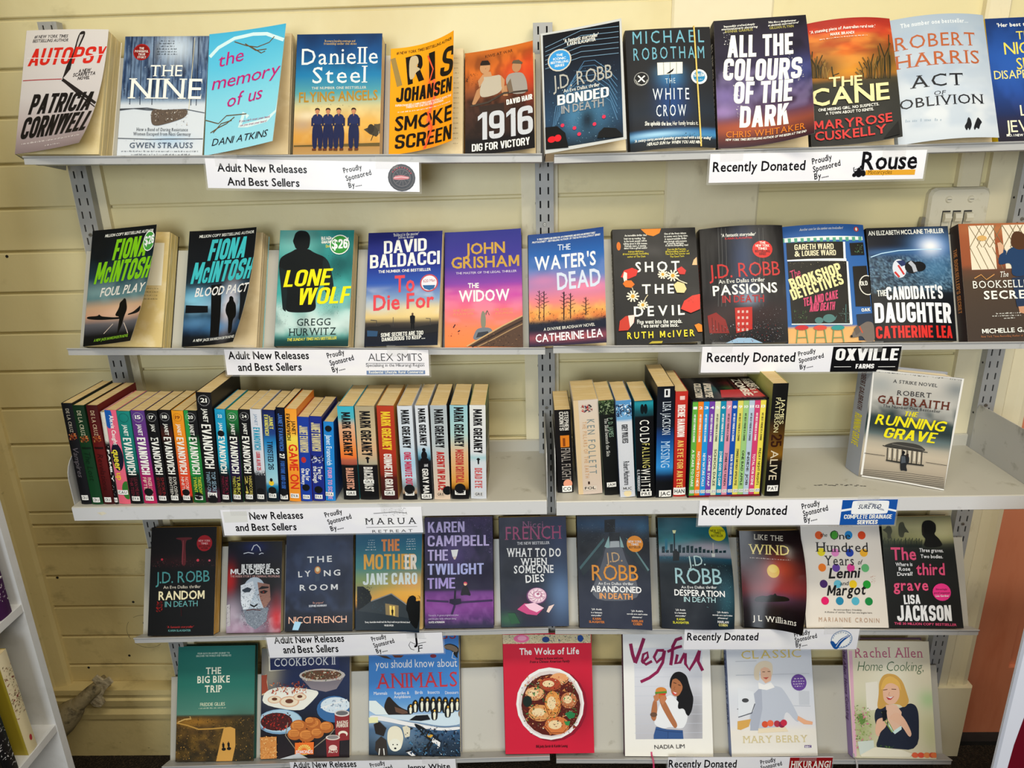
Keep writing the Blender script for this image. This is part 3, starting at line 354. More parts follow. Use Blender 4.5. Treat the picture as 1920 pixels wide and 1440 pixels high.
{'n':'colours','s':1,'th':24.5,'b':1,'X':295,'W':155,'H':233,'t':32,'r':-14.8,'a':0.012,'bend':[0.08,0.0,0.0,0.72],'label':'dark purple paperback filled with huge condensed white title lettering','gl':0.35,'sp':'1c1a1e','hard':0,'pg':'d9c49a','bg':([(0,'2a2730'),(0.3,'38304a'),(0.6,'443a60'),(0.75,'5a3f5a'),(0.85,'8a4a3a'),(0.95,'5a2f30'),(1,'3a2430')],[(0.1,0.6,0.15,0.08,'8a78b0',0.7),(0.05,0.72,0.15,0.05,'a48ac0',0.7),(0.9,0.45,0.2,0.1,'47508a',0.8),(0.3,0.85,0.4,0.05,'b85a30',0.6)],[('1a1822',5,6,0.6,0,0.7),('9a8cb8',8,9,0.35,0.4,0.75)]),'el':[('t',"'Impossibly crafted,deeply",16,13.7,69,12.4,3.5,'f2efe6','bi'),('t','emotional,utterly shattering',12.4,18.4,73.2,17.7,3.5,'f2efe6','bi'),('t',"'Hits like a sledgehammer",91.4,11.7,137.9,11.4,3.6,'f2efe6','bi'),('t',"an absolutely must-read novel'",91.1,17.3,141.4,16.1,3.6,'f2efe6','bi'),('t','BONNIE GARMUS',18.6,23.8,65.2,23,4.4,'c9c06a','s'),('t','GILLIAN FLYNN',93,23.1,133,23,4.6,'c9c06a','s'),('t','ALL THE',20.8,69.3,129,74.9,40.7,'f2efe6','h'),('t','COLOURS',11.5,110.2,138.8,123.5,40.3,'f2efe6','h'),('t','OF THE',27.9,153.6,122.2,162.4,39.9,'f2efe6','h'),('t','DARK',36.3,197.5,115.1,203.8,38.3,'f2efe6','h'),('k',['d8d4dc','f2efe6'],14,15.8,21.1,26.2,46.5,3.2,330),('k',['d8d4dc','f2efe6'],14,12.4,84.7,22.8,109.7,3.2,325),('k',['d8d4dc','f2efe6'],14,28,119.8,38.2,144.8,3.1,400),('k',['d8d4dc','f2efe6'],14,33.3,158.9,43.3,183.8,3.1,430),('k',['d8d4dc','f2efe6'],14,133.8,100.5,142.7,128.4,3,885),('k',['d8d4dc','f2efe6'],14,118.1,61.5,127.1,88.8,3,800),('t','CHRIS WHITAKER',12.9,213.8,140.8,219.7,10.7,'d8822a','s'),('t','NEW YORK TIMES BESTSELLING AUTHOR OF WE BEGIN AT THE END',12.2,219.7,142.2,226.8,3.8,'f2efe6','bi')],'bp':1.0,'spt':[('ALL THE COLOURS OF THE DARK',0.15,0.9,'f2efe6',0.5)],'band':0,'stk':[]},
{'n':'cane','s':1,'th':24.5,'b':1,'X':453.9,'W':141.6,'H':222.9,'t':30,'r':-14.7,'a':0.012,'bend':[0.38,-0.6,0.0,0.48],'label':'paperback with orange sunset between tall cane rows and cream title','gl':0.35,'sp':'2b2a28','hard':0,'pg':'d9c49a','bg':([(0,'a83228'),(0.1,'c9422a'),(0.2,'dc6a2a'),(0.3,'e8842a'),(0.42,'f0a52a'),(0.46,'d8902a'),(0.5,'4a4434'),(0.55,'35352f'),(1,'2f2f2d')],[(0.15,0.38,0.28,0.12,'3c3a22',0.9),(0.9,0.35,0.25,0.18,'4a4020',0.9),(0.7,0.42,0.12,0.06,'5a4a24',0.8),(0.5,0.1,0.5,0.04,'e05a3a',0.5)],[('f4b050',3,14,0.5,0.1,0.4),('8a2420',4,16,0.5,0.03,0.3)]),'el':[('l','2c2a18',1.6,[123.2,113.6,124.3,74.5,136.3,48.1]),('l','3a3418',1.6,[6.7,100.7,6.9,71.5,8.8,52.2]),('l','3a3418',1.6,[129.6,114.2,132.2,65.1,135.5,31.6]),('l','7a5a2a',1.6,[11.1,101.3,13.8,79.7,12.3,64.7]),('l','2c2a18',1.6,[88.1,110,88.4,100.9,82.7,94.3]),('l','9a7a3c',1.6,[27.6,103.3,26.3,86.1,28.2,75]),('l','2c2a18',1.6,[120.2,113.3,124.4,74.8,118.2,48.6]),('l','3a3418',1.6,[14.8,101.8,13.6,87,16.4,77.7]),('l','5a4a20',1.6,[87.5,109.9,87.1,92,82.2,79.6]),('l','5a4a20',1.6,[20.7,102.5,20.1,86.8,24.5,77]),('l','9a7a3c',1.6,[107.5,112,106.8,89.7,109.3,74.9]),('l','2c2a18',1.6,[20.3,102.4,20.8,84.3,26.9,73]),('l','7a5a2a',1.6,[101.9,111.4,101.7,88.2,96.8,72.3]),('l','5a4a20',1.6,[12,101.4,13.7,77.8,16.2,62.3]),('l','9a7a3c',1.6,[80.6,109.2,83,98.4,78,90.5]),('l','3a3418',1.6,[42.1,105,40.9,99.5,49.7,96.9]),('l','2c2a18',1.6,[95.3,110.7,95.1,93.8,89.5,82.1]),('l','7a5a2a',1.6,[23.2,102.8,23.2,82.8,28.6,70.3]),('l','7a5a2a',1.6,[84.9,109.6,84.4,96.4,92.7,88.3]),('l','9a7a3c',1.6,[29.9,103.6,28.9,87.1,26.5,75.8]),('l','5a4a20',1.6,[126.7,113.9,129,74.4,134.9,47.6]),('l','7a5a2a',1.6,[8,100.9,9,75.2,5.7,57.3]),('l','3a3418',1.6,[129.7,114.2,132.4,88.6,132.7,71.3]),('l','3a3418',1.6,[40.4,104.8,38.9,92.3,38.4,84.1]),('l','5a4a20',1.6,[115.6,112.8,116.9,77.1,114.9,53]),('l','3a3418',1.6,[17.1,102,16.9,77.2,24.4,61.7]),('l','5a4a20',1.6,[117.6,113,118.9,90.8,121,76]),('l','7a5a2a',1.6,[28.6,103.5,28,87.3,23.3,75.8]),('l','9a7a3c',1.6,[80.9,109.2,82.2,102.5,77.4,97.5]),('l','9a7a3c',1.6,[24.4,102.9,24,89,25.5,79.9]),('l','3a3418',1.6,[105.6,111.8,107.3,93.1,112.5,80.9]),('l','2c2a18',1.6,[1.5,100,0.7,81.8,-4,68.9]),('l','7a5a2a',1.6,[78.9,109,80,102.5,75.5,97.6]),('l','7a5a2a',1.6,[25.3,103.1,25.9,86.2,32.2,75.8]),('l','5a4a20',1.6,[105,111.7,108.2,88.2,113.3,72.5]),('l','7a5a2a',1.6,[24.4,102.9,26.7,84.5,22.5,71.5]),('l','7a5a2a',1.6,[93.4,110.5,96.2,88.4,88,72.7]),('l','9a7a3c',1.6,[30.1,103.6,31.2,94.5,34.4,88.7]),('l','3a3418',1.6,[111.4,112.4,111.1,88.1,117.2,72.1]),('l','5a4a20',1.6,[9.9,101.1,9.6,81.1,14.8,68.6]),('l','3a3418',1.6,[101,111.3,101.4,85.1,106.1,67.9]),('l','5a4a20',1.6,[17.2,102.1,19.6,87.4,16.6,77]),('l','7a5a2a',1.6,[111.4,112.4,111.3,96.4,107.7,85.5]),('l','5a4a20',1.6,[2.6,100.2,5.8,72,2.8,52.3]),('l','3a3418',1.6,[98.1,111,97.8,91.8,95.8,78.8]),('l','3a3418',1.6,[12.6,101.5,12.6,81,6.9,66.3]),('t',"'A stunning piece of Australian rural noir.'",6.6,21,112.4,20,5.2,'f2efe6','b'),('t','MARK BRANDI',38.3,29.8,76.4,30,4.7,'f2efe6','b'),('d','f2efe6',21,34.9,97.8,34.5,2.2),('t','THE',32.3,120,85.4,121.5,16.4,'f0e3a8','b'),('t','CANE',2,151.2,126.2,151.8,29.2,'f0e3a8','b'),('t','ONE MISSING GIRL. NO SUSPECTS.',13.3,161.8,109.4,161.3,4.7,'f2efe6','b'),('t','A TOWN ABOUT TO IGNITE.',25,168.9,100.8,168.9,4.7,'f2efe6','b'),('t','MARYROSE',5.4,193.6,128.1,192.6,14.9,'d2433f','b'),('t','CUSKELLY',5.6,213.1,118.8,211.3,14.8,'d2433f','b'),('p','141414',[113.4,220.7,136.5,194.2,138.1,218.3])],'bp':1.0,'spt':[],'band':0,'stk':[]},
{'n':'oblivion','s':1,'th':24.5,'b':1,'X':600.8,'W':159.9,'H':226.7,'t':28,'r':-16.4,'a':-0.003,'bend':[0.35,-0.6,0.43,-0.6],'label':'pale misty grey-blue paperback with copper serif author name and two tiny horsemen','gl':0.3,'sp':'b8c0c6','hard':0,'pg':'d9c49a','bg':([(0,'a9b7c4'),(0.3,'bcc6cf'),(0.5,'cfd5da'),(0.8,'d3d8dc'),(1,'c4ccd4')],[(0.3,0.45,0.4,0.08,'a4b4c6',0.6),(0.6,0.62,0.4,0.05,'b8c6d6',0.5)],[('9db0c4',4,9,0.4,0.1,0.9)]),'el':[('t','The number one bestseller...',17.7,17.7,129,17.1,7.4,'e4e8ea','sb'),('t','ROBERT',6.3,58.1,138.6,59.8,24.4,'b8673c','s'),('t','HARRIS',5,91.5,141.9,93.1,24.2,'b8673c','s'),('t','ACT',25.6,129.9,109.2,132.6,22,'25262a','s'),('t','OF',58.9,146.9,77.6,147.1,7.2,'25262a','si'),('t','OBLIVION',6,164.7,138.8,166.5,17.1,'25262a','s'),('d','a4b2be',13.4,187.9,69.4,194.1,5.7),('p','1c1e24',[101.8,206.7,106.8,199.8,108.6,192.7,111,190,113.8,195.3,114.6,204.9,109.5,215.4,108.1,208.2,105.2,215.2]),('p','1c1e24',[116.7,209.7,121.2,199.1,125.5,190.7,128,193.1,132.5,200.3,128.6,203.9,125.3,213.4,121.7,208.6,118.4,214.5])],'bp':1.0,'spt':[],'band':0,'stk':[]},
{'n':'night','s':1,'th':24.5,'b':1,'X':767.6,'W':147.2,'H':223.9,'t':30,'r':-16.1,'a':-0.016,'bend':None,'label':'dark blue book with yellow lettering and yellow spine,last on the top shelf','gl':0.35,'sp':'e8c41c','hard':0,'pg':'d9c49a','bg':([(0,'1c3f7a'),(0.3,'2656a0'),(0.6,'2a4f98'),(0.8,'2d3050'),(1,'2a2630')],[(0.25,0.4,0.3,0.2,'3468b8',0.6)],[('16305e',6,6,0.5,0,0.8)]),'el':[('t',"'Her best thriller yet'",19.4,16.2,112.9,16.3,6.6,'f2efe6','b'),('t','THE',50,40.7,84.7,40.6,15,'f0d860',''),('t','NIGHT',26.9,67,108.5,67.3,21.7,'f0d860',''),('t','SHE',45.2,95.2,82.5,94.2,20.7,'f0d860',''),('t','DISAPPEARED',5.1,111,116.2,111.3,15,'f0e08a',''),('t','LISA',42.1,178.2,89.6,178.1,18.8,'efe8c8',''),('t','JEWELL',14.5,206.7,105.6,207.8,20.9,'efe8c8',''),('t','NO. 1 NEW YORK TIMES BESTSELLER',14.7,214.3,108.8,216,4.2,'f2efe6','b')],'bp':1.0,'spt':[],'band':0,'stk':[]},
{'n':'foul','s':2,'th':24.5,'b':0,'X':-886.3,'W':153.7,'H':227.6,'t':34,'r':8.4,'a':0.033,'bend':[0.25,0.04,0.43,0.16],'label':'thick black paperback with lime green author name and walking silhouette,cover peeling open','gl':0.4,'sp':'101010','hard':0,'pg':'d9c184','bg':([(0,'101418'),(0.25,'141e24'),(0.45,'2a4a58'),(0.6,'5f8488'),(0.68,'c9a888'),(0.75,'d0a488'),(0.82,'6a6a70'),(0.92,'15181c'),(1,'0c0e10')],[(0.75,0.3,0.3,0.12,'1d3a48',0.6),(0.6,0.74,0.3,0.06,'e8c4a8',0.7),(0.2,0.55,0.3,0.05,'8fb0b0',0.5)],[('0d1216',4,6,0.5,0,0.4),('8ea8a8',5,7,0.3,0.45,0.65)]),'el':[('t','MILLION COPY BESTSELLING AUTHOR',31.3,15.5,147.1,13.4,5.4,'f2efe6','bi'),('t','FIONA',54,63,134,59.7,40.7,'86c81e','hi'),('t','McINTOSH',13.9,107.5,151.2,104.1,42.2,'86c81e','hi'),('t','FOUL PLAY',33.7,133.3,147.8,130.5,16.4,'e6e2d8','bi'),('p','101216',[4,174.8,4.5,169.9,34.3,170.8,37.4,167.4,43.9,172,59.4,174.1,83.1,177,110.5,177.6,111.8,181.3,84.1,180.7,37.6,178.8]),('p','101216',[120.6,173,135.3,170.4,147.6,162.5,152.1,158.5,154.6,168.3,150,173.1,121.6,175.7]),('p','0a0b0c',[102.3,211.4,99.1,193.2,98.4,176.4,82.2,173.8,91.5,159,90.7,148.5,98.6,143.9,99.7,140.9,105.4,141.9,109.5,150,115.5,163.5,110.9,178.7,110.4,194.1,104.7,206.5]),('l','e0d0c0',1.4,[59.3,206.9,82.6,189.3]),('l','e0d0c0',1.5,[137.1,211.7,114.7,189.3]),('t','A NEW JACK HAWKSWORTH NOVEL',31.7,220.5,140.6,218.4,5,'9ad03a','bi')],'bp':1.6,'spt':[],'band':0,'stk':[('4fa04a',[141.9,31.9],13.6,20.1,[('t','$26',132.6,40.1,154.5,36.7,16.9,'f4f6f0','h')])]},
{'n':'pact','s':2,'th':24.5,'b':0,'X':-697.4,'W':145.7,'H':226.9,'t':30,'r':4.7,'a':0.033,'bend':[0.12,0.16,0.25,0.48],'label':'black and blue paperback with aqua author name and silhouette among pillars','gl':0.4,'sp':'88c4cc','hard':0,'pg':'dcc8a0','bg':([(0,'101216'),(0.3,'141a20'),(0.45,'20303c'),(0.55,'4a7a98'),(0.65,'8fb4cc'),(0.75,'2c5068'),(0.85,'2a4c70'),(0.92,'182028'),(1,'0c0e12')],[(0.72,0.68,0.12,0.18,'e0d8dc',0.9),(0.15,0.6,0.2,0.08,'8fd0e4',0.7),(0.2,0.8,0.3,0.05,'6a9cc4',0.6),(0.6,0.85,0.2,0.05,'5a98c8',0.7)],[('0c1016',5,16,0.6,0.45,1)]),'el':[('t','MILLION COPY BESTSELLING AUTHOR',21.4,14.1,140.7,11.3,5.3,'f2efe6','bi'),('t','FIONA',42.2,60.6,123.4,58.1,41.5,'48c0c4','hi'),('t','McINTOSH',9.2,105.1,143.2,101.3,41.6,'48c0c4','hi'),('p','0d0f12',[55.7,109.2,78.9,107.9,91.6,212.1,67.4,211.6]),('p','10141a',[2.8,146.3,52.8,149.7,54.5,162.8,2.6,161.9]),('p','1a1e24',[122.8,111.2,145.5,110.6,158.4,186.1,139.6,181.4]),('t','BLOOD PACT',20.6,130.7,143.2,127.2,16.6,'e8e6e2','bi'),('p','08090b',[118.1,210,110,178.6,97.6,164.5,97.7,148.7,103.7,142.6,101.7,135.9,106.1,133.1,112.6,137.3,114,143.5,121.9,150.8,130.2,175.2,122.4,182.3,129.3,206.4]),('t','A NEW JACK HAWKSWORTH NOVEL',25.5,218.4,143.2,218.2,4.9,'f2efe6','bi')],'bp':1.8,'spt':[],'band':0,'stk':[]},
{'n':'wolf','s':2,'th':24.5,'b':0,'X':-518.2,'W':144.7,'H':226.5,'t':34,'r':1.4,'a':0.033,'bend':[0.03,0.0,0.08,0.0],'label':'teal paperback with dissolving dark male silhouette and yellow slanted title','gl':0.3,'sp':'123a3c','hard':0,'pg':'dbc594','bg':([(0,'2e8f8c'),(0.3,'3aa09c'),(0.55,'4aaaa4'),(0.7,'9fcac4'),(0.82,'b8d6d0'),(0.9,'5fa49c'),(0.95,'1f504c'),(1,'143634')],[(0.2,0.1,0.3,0.15,'8fc8c0',0.7),(0.85,0.3,0.2,0.1,'1a5a5c',0.8),(0.7,0.8,0.4,0.06,'e0ece6',0.6),(0.75,0.6,0.25,0.12,'7fc8c0',0.5)],[('14504e',4,5,0.5,0,1),('d8e8e2',5,7,0.5,0.65,0.9)]),'el':[('p','141a1c',[27.2,16.4,29.8,5.9,36.1,1.1,43.4,0.6,53.2,2.7,59.7,12.6,59.5,28.4,56.9,38.2,32.8,38.1,29.2,29.7,25.6,21.7]),('p','141a1c',[34,36.3,56.3,36.4,69.8,45.1,85.8,51,95.3,57.6,92.7,82.5,81.3,113.8,75.9,134.5,78.9,155.2,65.7,161.7,26.4,161.5,16.8,155,17.8,123.9,9.5,92.6,0.8,76.9,1.7,55.9,12.3,48.1,23.9,42.8]),('p','1c2a2c',[1,71.7,15.4,79.6,20.4,123.9,19,160.2,12.9,155,6.4,108.3]),('p','1c2a2c',[85.8,51,98.8,61.5,107.5,93,111.2,113.9,105.7,132,94.9,124.2,88.2,95.6]),('k',['141a1c','0f1618','1c2a2c'],220,80.4,48.3,123.2,168.3,1.8,7),('k',['141a1c'],80,2.5,134.3,25.1,186,1.6,5),('d','f2efe6',81.5,19.3,136.1,17.3,5.8),('d','f2efe6',82.4,26.1,133.8,24.2,5.8),('t',"'READ",81.5,19.8,99.7,18.8,6.4,'f2efe6','b'),('t','THAN',82.4,27.2,99.1,26.2,6.4,'f2efe6','b'),('t','Dav',91.4,34.6,99.5,33.9,5.3,'e8d83a','b'),('t','LONE',11.9,112.2,101.9,108.6,32.6,'f2e61a','hi'),('t','WOLF',40,147.4,141.3,143.1,32.4,'f2e61a','hi'),('t','GREGG',42.2,187.3,108.7,186.2,13.4,'16302e','s'),('t','HURWITZ',28.3,206.6,120.5,204.2,13.8,'16302e','s'),('t','THE SUNDAY TIMES NO.1 BESTSELLER',24.7,216.8,121.8,213.1,5.1,'e8e05a','bi')],'bp':1.0,'spt':[],'band':0,'stk':[('3f9a46',[118.5,29.4],19.2,19.6,[('t','$26',103.8,37.8,134.4,36.4,18.5,'f4f6f0','h')])]},
{'n':'baldacci','s':2,'th':24.5,'b':0,'X':-347.8,'W':146.4,'H':222,'t':28,'r':-1.9,'a':0.032,'bend':[0.12,0.0,0.18,0.04],'label':'royal blue paperback with block white author name and coral title above dusk','gl':0.35,'sp':'1c2a6a','hard':0,'pg':'dcc79c','bg':([(0,'262a72'),(0.3,'2a3a90'),(0.45,'3c62b4'),(0.6,'8fa8c4'),(0.68,'d9c89a'),(0.75,'e2c88a'),(0.8,'4a4440'),(0.86,'24262c'),(1,'1e2434')],[(0.75,0.7,0.3,0.06,'f0d8a0',0.6),(0.1,0.65,0.3,0.05,'b8c4cc',0.5)],[('dfe4e8',4,10,0.4,0.5,0.72)]),'el':[('t',"'Baldacci is the master'",49.7,8.5,100.4,6.8,5.8,'f2efe6','s'),('t','Jeffrey Archer',59.2,13.4,90.9,12.6,4.8,'f2efe6','s'),('t','DAVID',32.4,42.3,116.9,38.5,25,'f2efe6','h'),('t','BALDACCI',5.5,70.3,143.6,65.7,26.2,'f2efe6','h'),('t','THE NUMBER ONE BESTSELLER',22.7,80,126.9,78.2,5.2,'f2efe6','b'),('t','To',56.9,118,96.5,116.7,31.2,'e2545c','b'),('t','Die For',15.5,152.6,136,148.8,28.9,'e2545c','b'),('e','c85a62',124.3,102.3,17.8,17.2),('e','e4e4e8',124.3,102.3,15.2,14.6),('p','3a6ea0',[111.9,106.3,136.7,106.6,134.4,113.5,125.4,116.5,115.3,112.8]),('t','620 Man',113,101.1,136.4,99.8,5.7,'b8404a',''),('p','2e2e30',[2.1,188.4,3.3,183.3,30.2,183.9,31.4,181.4,39.5,181.5,40.2,180.3,51.5,180.6,52.4,189.5,75.9,190.1,123.1,183.7,151.8,180.7,152.7,199.8,3.9,198.7]),('l','4a4a4c',1.3,[23.4,182.5,23,172.2,10.9,171.1]),('l','4a4a4c',1,[57,184.5,56.2,166.6]),('l','4a4a4c',1,[130.5,183.9,129.9,171.2,121.2,170.4]),('p','14161a',[92.5,191.1,95.1,191.1,95.2,176.8,96.8,191.2,99.4,191.2,98.4,175.2,91.8,175.1]),('p','14161a',[91,178.9,99.6,179.1,99.6,165.7,96.2,163.7,92.9,163.6,89.4,165.4]),('e','6a5040',94.5,161.4,2,2.4),('p','3a5a7a',[4.9,191,26.6,192.8,25.6,203,5.4,202.6]),('t','SOME SECRETS ARE TOO',33.2,204.5,117.4,201.4,7.7,'f2efe6','h'),('t','DANGEROUS TO KEEP...',35.4,212.7,121.7,209.1,7.1,'f2efe6','h')],'bp':1.0,'spt':[],'band':0,'stk':[]},
{'n':'grisham','s':2,'th':24.5,'b':0,'X':-195.1,'W':148.4,'H':225.3,'t':24,'r':-6.6,'a':0.005,'bend':[0.05,0.12,0.0,0.0],'label':'purple to orange sunset paperback with gold author name and courthouse roof','gl':0.35,'sp':'2a2a66','hard':0,'pg':'d9c49a','bg':([(0,'34388a'),(0.3,'4a3f9a'),(0.45,'8a4aa8'),(0.55,'d05aa0'),(0.7,'ee7a7a'),(0.85,'f08a5a'),(1,'ee8a4a')],[(0.9,0.55,0.3,0.08,'c04aa8',0.6)],[('f4a0b0',3,10,0.4,0.5,0.8)]),'el':[('t','JOHN',39.9,44.9,116.9,44.5,20.8,'c9a24a','b'),('t','GRISHAM',12.7,71.5,143.8,71.5,21.2,'c9a24a','b'),('t','THE MASTER OF THE LEGAL THRILLER',21.7,83.5,138.5,82.7,4.1,'e0d8e0',''),('t','THE',44.7,110.7,65.7,110.8,9.3,'f2efe6','b'),('t','WIDOW',27.2,137,124.2,136.2,21.1,'f2efe6','b'),('t','SHE NEEDS',15.9,156.1,57.2,155.7,4.6,'d89a70',''),('t','A LAWYER.',15.9,163.3,57.2,162.7,4.6,'d89a70',''),('t','HE NEEDS',95.4,156.1,129.7,155.7,4.6,'d89a70',''),('t','A SCANDAL',96.6,163.1,130.9,161.9,4.6,'d89a70',''),('p','7a8088',[53.1,208.2,56.9,198,60.8,190.4,72.2,186.8,87.4,188.4,91.9,196.1,87.3,203.7,59.4,212.1]),('p','3c4048',[59.4,207,63.3,196.9,82.3,194.7,84.8,202.4]),('p','8a8a78',[69.7,188,68.5,172.7,69.9,159.9,73,154.8,76.3,158.7,78.7,170.3,77.8,187.7]),('l','8a8a78',1.8,[76.3,162.6,81.4,155]),('l','5a5048',1,[81.4,155,78.8,163.9]),('l','5a5048',1,[81.4,155,85.2,164.1]),('p','5c4434',[41.6,223.3,72.1,206,110.3,185,148.5,166.9,150.2,226.3]),('l','c9a878',2.5,[41.6,223.3,72.1,206,110.3,185,148.5,166.9]),('l','3a2a22',3.6,[51.7,224,82.2,208.7,117.8,190.3,149.7,175.8]),('l','a88a64',2,[61.8,224.2,92.3,210.1,122.8,194.2,149.6,182.1]),('k',['2c201a','8a6a4c'],50,77.2,201,147.7,225,3.5,6),('k',['3a2030'],8,6.1,181.7,46.7,203,3.1,2),('l','3a2030',2,[16.3,187,20.1,180.7]),('l','3a2030',2,[25.2,194.9,29,192.4])],'bp':1.0,'spt':[],'band':0,'stk':[]},
{'n':'water','s':2,'th':24.5,'b':0,'X':-34.3,'W':146.4,'H':217.7,'t':24,'r':-7.9,'a':0.005,'bend':[0.18,0.2,0.2,0.12],'label':'blue and pink sunset paperback with bare tree silhouettes over a dark lake','gl':0.25,'sp':'1f2f5a','hard':0,'pg':'d9c49a','bg':([(0,'2a4a86'),(0.2,'2f6ab0'),(0.4,'5f82b8'),(0.52,'c884a8'),(0.62,'e88a8a'),(0.7,'f0a45a'),(0.76,'d8804a'),(0.79,'2c3040'),(0.86,'22283a'),(0.92,'6a4058'),(1,'2a2840')],[(0.2,0.42,0.3,0.06,'d88ab0',0.7),(0.75,0.5,0.3,0.05,'f090a8',0.8),(0.5,0.93,0.5,0.03,'c86a6a',0.7)],[('7a90c8',4,8,0.4,0.2,0.5),('f0c070',8,12,0.5,0.62,0.78)]),'el':[('t',"'A TRULY COMPELLING BOOK,FULL OF ATMOSPHERE AND WITH AN UNFORGETTABLE",16.8,12.2,129.9,10.7,3.4,'f2efe6','bi'),('t',"PROTAGONIST' - BESTSELLING AUTHOR OF THE RUTH GALLOWAY SERIES",7.6,17.5,139.5,15.3,3.4,'f2efe6','bi'),('t','THE',57.2,35.5,82,35.9,11.4,'dfe6ee',''),('t',"WATER'S",12,70.8,130.4,70.2,25.7,'e6e8ec','b'),('t','DEAD',55.2,111.6,138.9,109.7,31.8,'d4dcea','b'),('l','1a1a24',1.3,[19.5,168.3,20.4,110.4]),('l','2a2430',0.8,[20.4,115,16.8,111.7]),('l','2a2430',0.8,[20.3,118.6,25.3,115.9]),('l','2a2430',0.8,[20.3,122.2,14.1,118.7]),('l','2a2430',0.8,[20.2,125.9,27.7,123.3]),('l','2a2430',0.8,[20.1,129.5,11.4,125.8]),('l','2a2430',0.8,[20.1,133.1,30.2,130.7]),('l','2a2430',0.8,[20,136.7,16,133.3]),('l','2a2430',0.8,[20,140.3,25.4,137.5]),('l','2a2430',0.8,[19.9,143.9,13.3,140.4]),('l','1a1a24',1.5,[28.5,168.8,29.5,112.3]),('l','2a2430',0.8,[29.4,116.9,25.8,113.6]),('l','2a2430',0.8,[29.3,120.5,34.3,117.8]),('l','2a2430',0.8,[29.3,124.1,23.1,120.6]),('l','2a2430',0.8,[29.2,127.8,36.7,125.2]),('l','2a2430',0.8,[29.1,131.4,20.4,127.7]),('l','2a2430',0.8,[29.1,135,39.2,132.6]),('l','2a2430',0.8,[29,138.6,25,135.2]),('l','2a2430',0.8,[29,142.1,34.4,139.4]),('l','2a2430',0.8,[28.9,145.7,22.3,142.2]),('l','1a1a24',2,[66.9,170,68,116.5]),('l','2a2430',0.8,[67.9,121.1,64.4,117.7]),('l','2a2430',0.8,[67.8,124.7,72.7,122]),('l','2a2430',0.8,[67.7,128.3,61.7,124.7]),('l','2a2430',0.8,[67.7,131.8,75.1,129.3]),('l','2a2430',0.8,[67.6,135.4,59,131.7]),('l','2a2430',0.8,[67.5,139,77.6,136.7]),('l','2a2430',0.8,[67.5,142.5,63.4,139.2]),('l','2a2430',0.8,[67.4,146.1,72.8,143.4]),('l','2a2430',0.8,[67.3,149.7,60.7,146.1]),('l','1a1a24',1.5,[79.7,168.3,80.7,120.1]),('l','2a2430',0.8,[80.6,124.7,77.1,121.3]),('l','2a2430',0.8,[80.5,128.2,85.4,125.6]),('l','2a2430',0.8,[80.5,131.8,74.4,128.3]),('l','2a2430',0.8,[80.4,135.4,87.8,132.9]),('l','2a2430',0.8,[80.3,138.9,71.7,135.2]),('l','2a2430',0.8,[80.2,142.5,90.2,140.2]),('l','2a2430',0.8,[80.2,146,76.2,142.7]),('l','2a2430',0.8,[80.1,149.6,85.5,147]),('l','2a2430',0.8,[80,153.1,73.5,149.6]),('l','1a1a24',1.3,[109,164.2,109.8,130.2]),('l','2a2430',0.8,[109.7,134.7,106.2,131.4]),('l','2a2430',0.8,[109.6,138.3,114.5,135.7]),('l','2a2430',0.8,[109.5,141.8,103.5,138.3]),('l','2a2430',0.8,[109.4,145.3,116.8,142.9]),('l','2a2430',0.8,[109.3,148.8,100.8,145.1]),('l','2a2430',0.8,[109.2,152.4,119.2,150.2]),('l','2a2430',0.8,[109.2,155.9,105.2,152.5]),('l','2a2430',0.8,[109.1,159.4,114.4,156.8]),('l','2a2430',0.8,[109,162.9,102.5,159.4]),('k',['1c2030','2a2a38'],120,3,150.6,148.6,182.3,3.6,8),('t','A DI NYRIE BRADSHAW NOVEL',28.2,189.2,126,185.5,5.6,'f2efe6',''),('t','CATHERINE LEA',12.5,210.1,140.5,206.5,14.6,'efe6ea','b')],'bp':1.0,'spt':[],'band':0,'stk':[]},
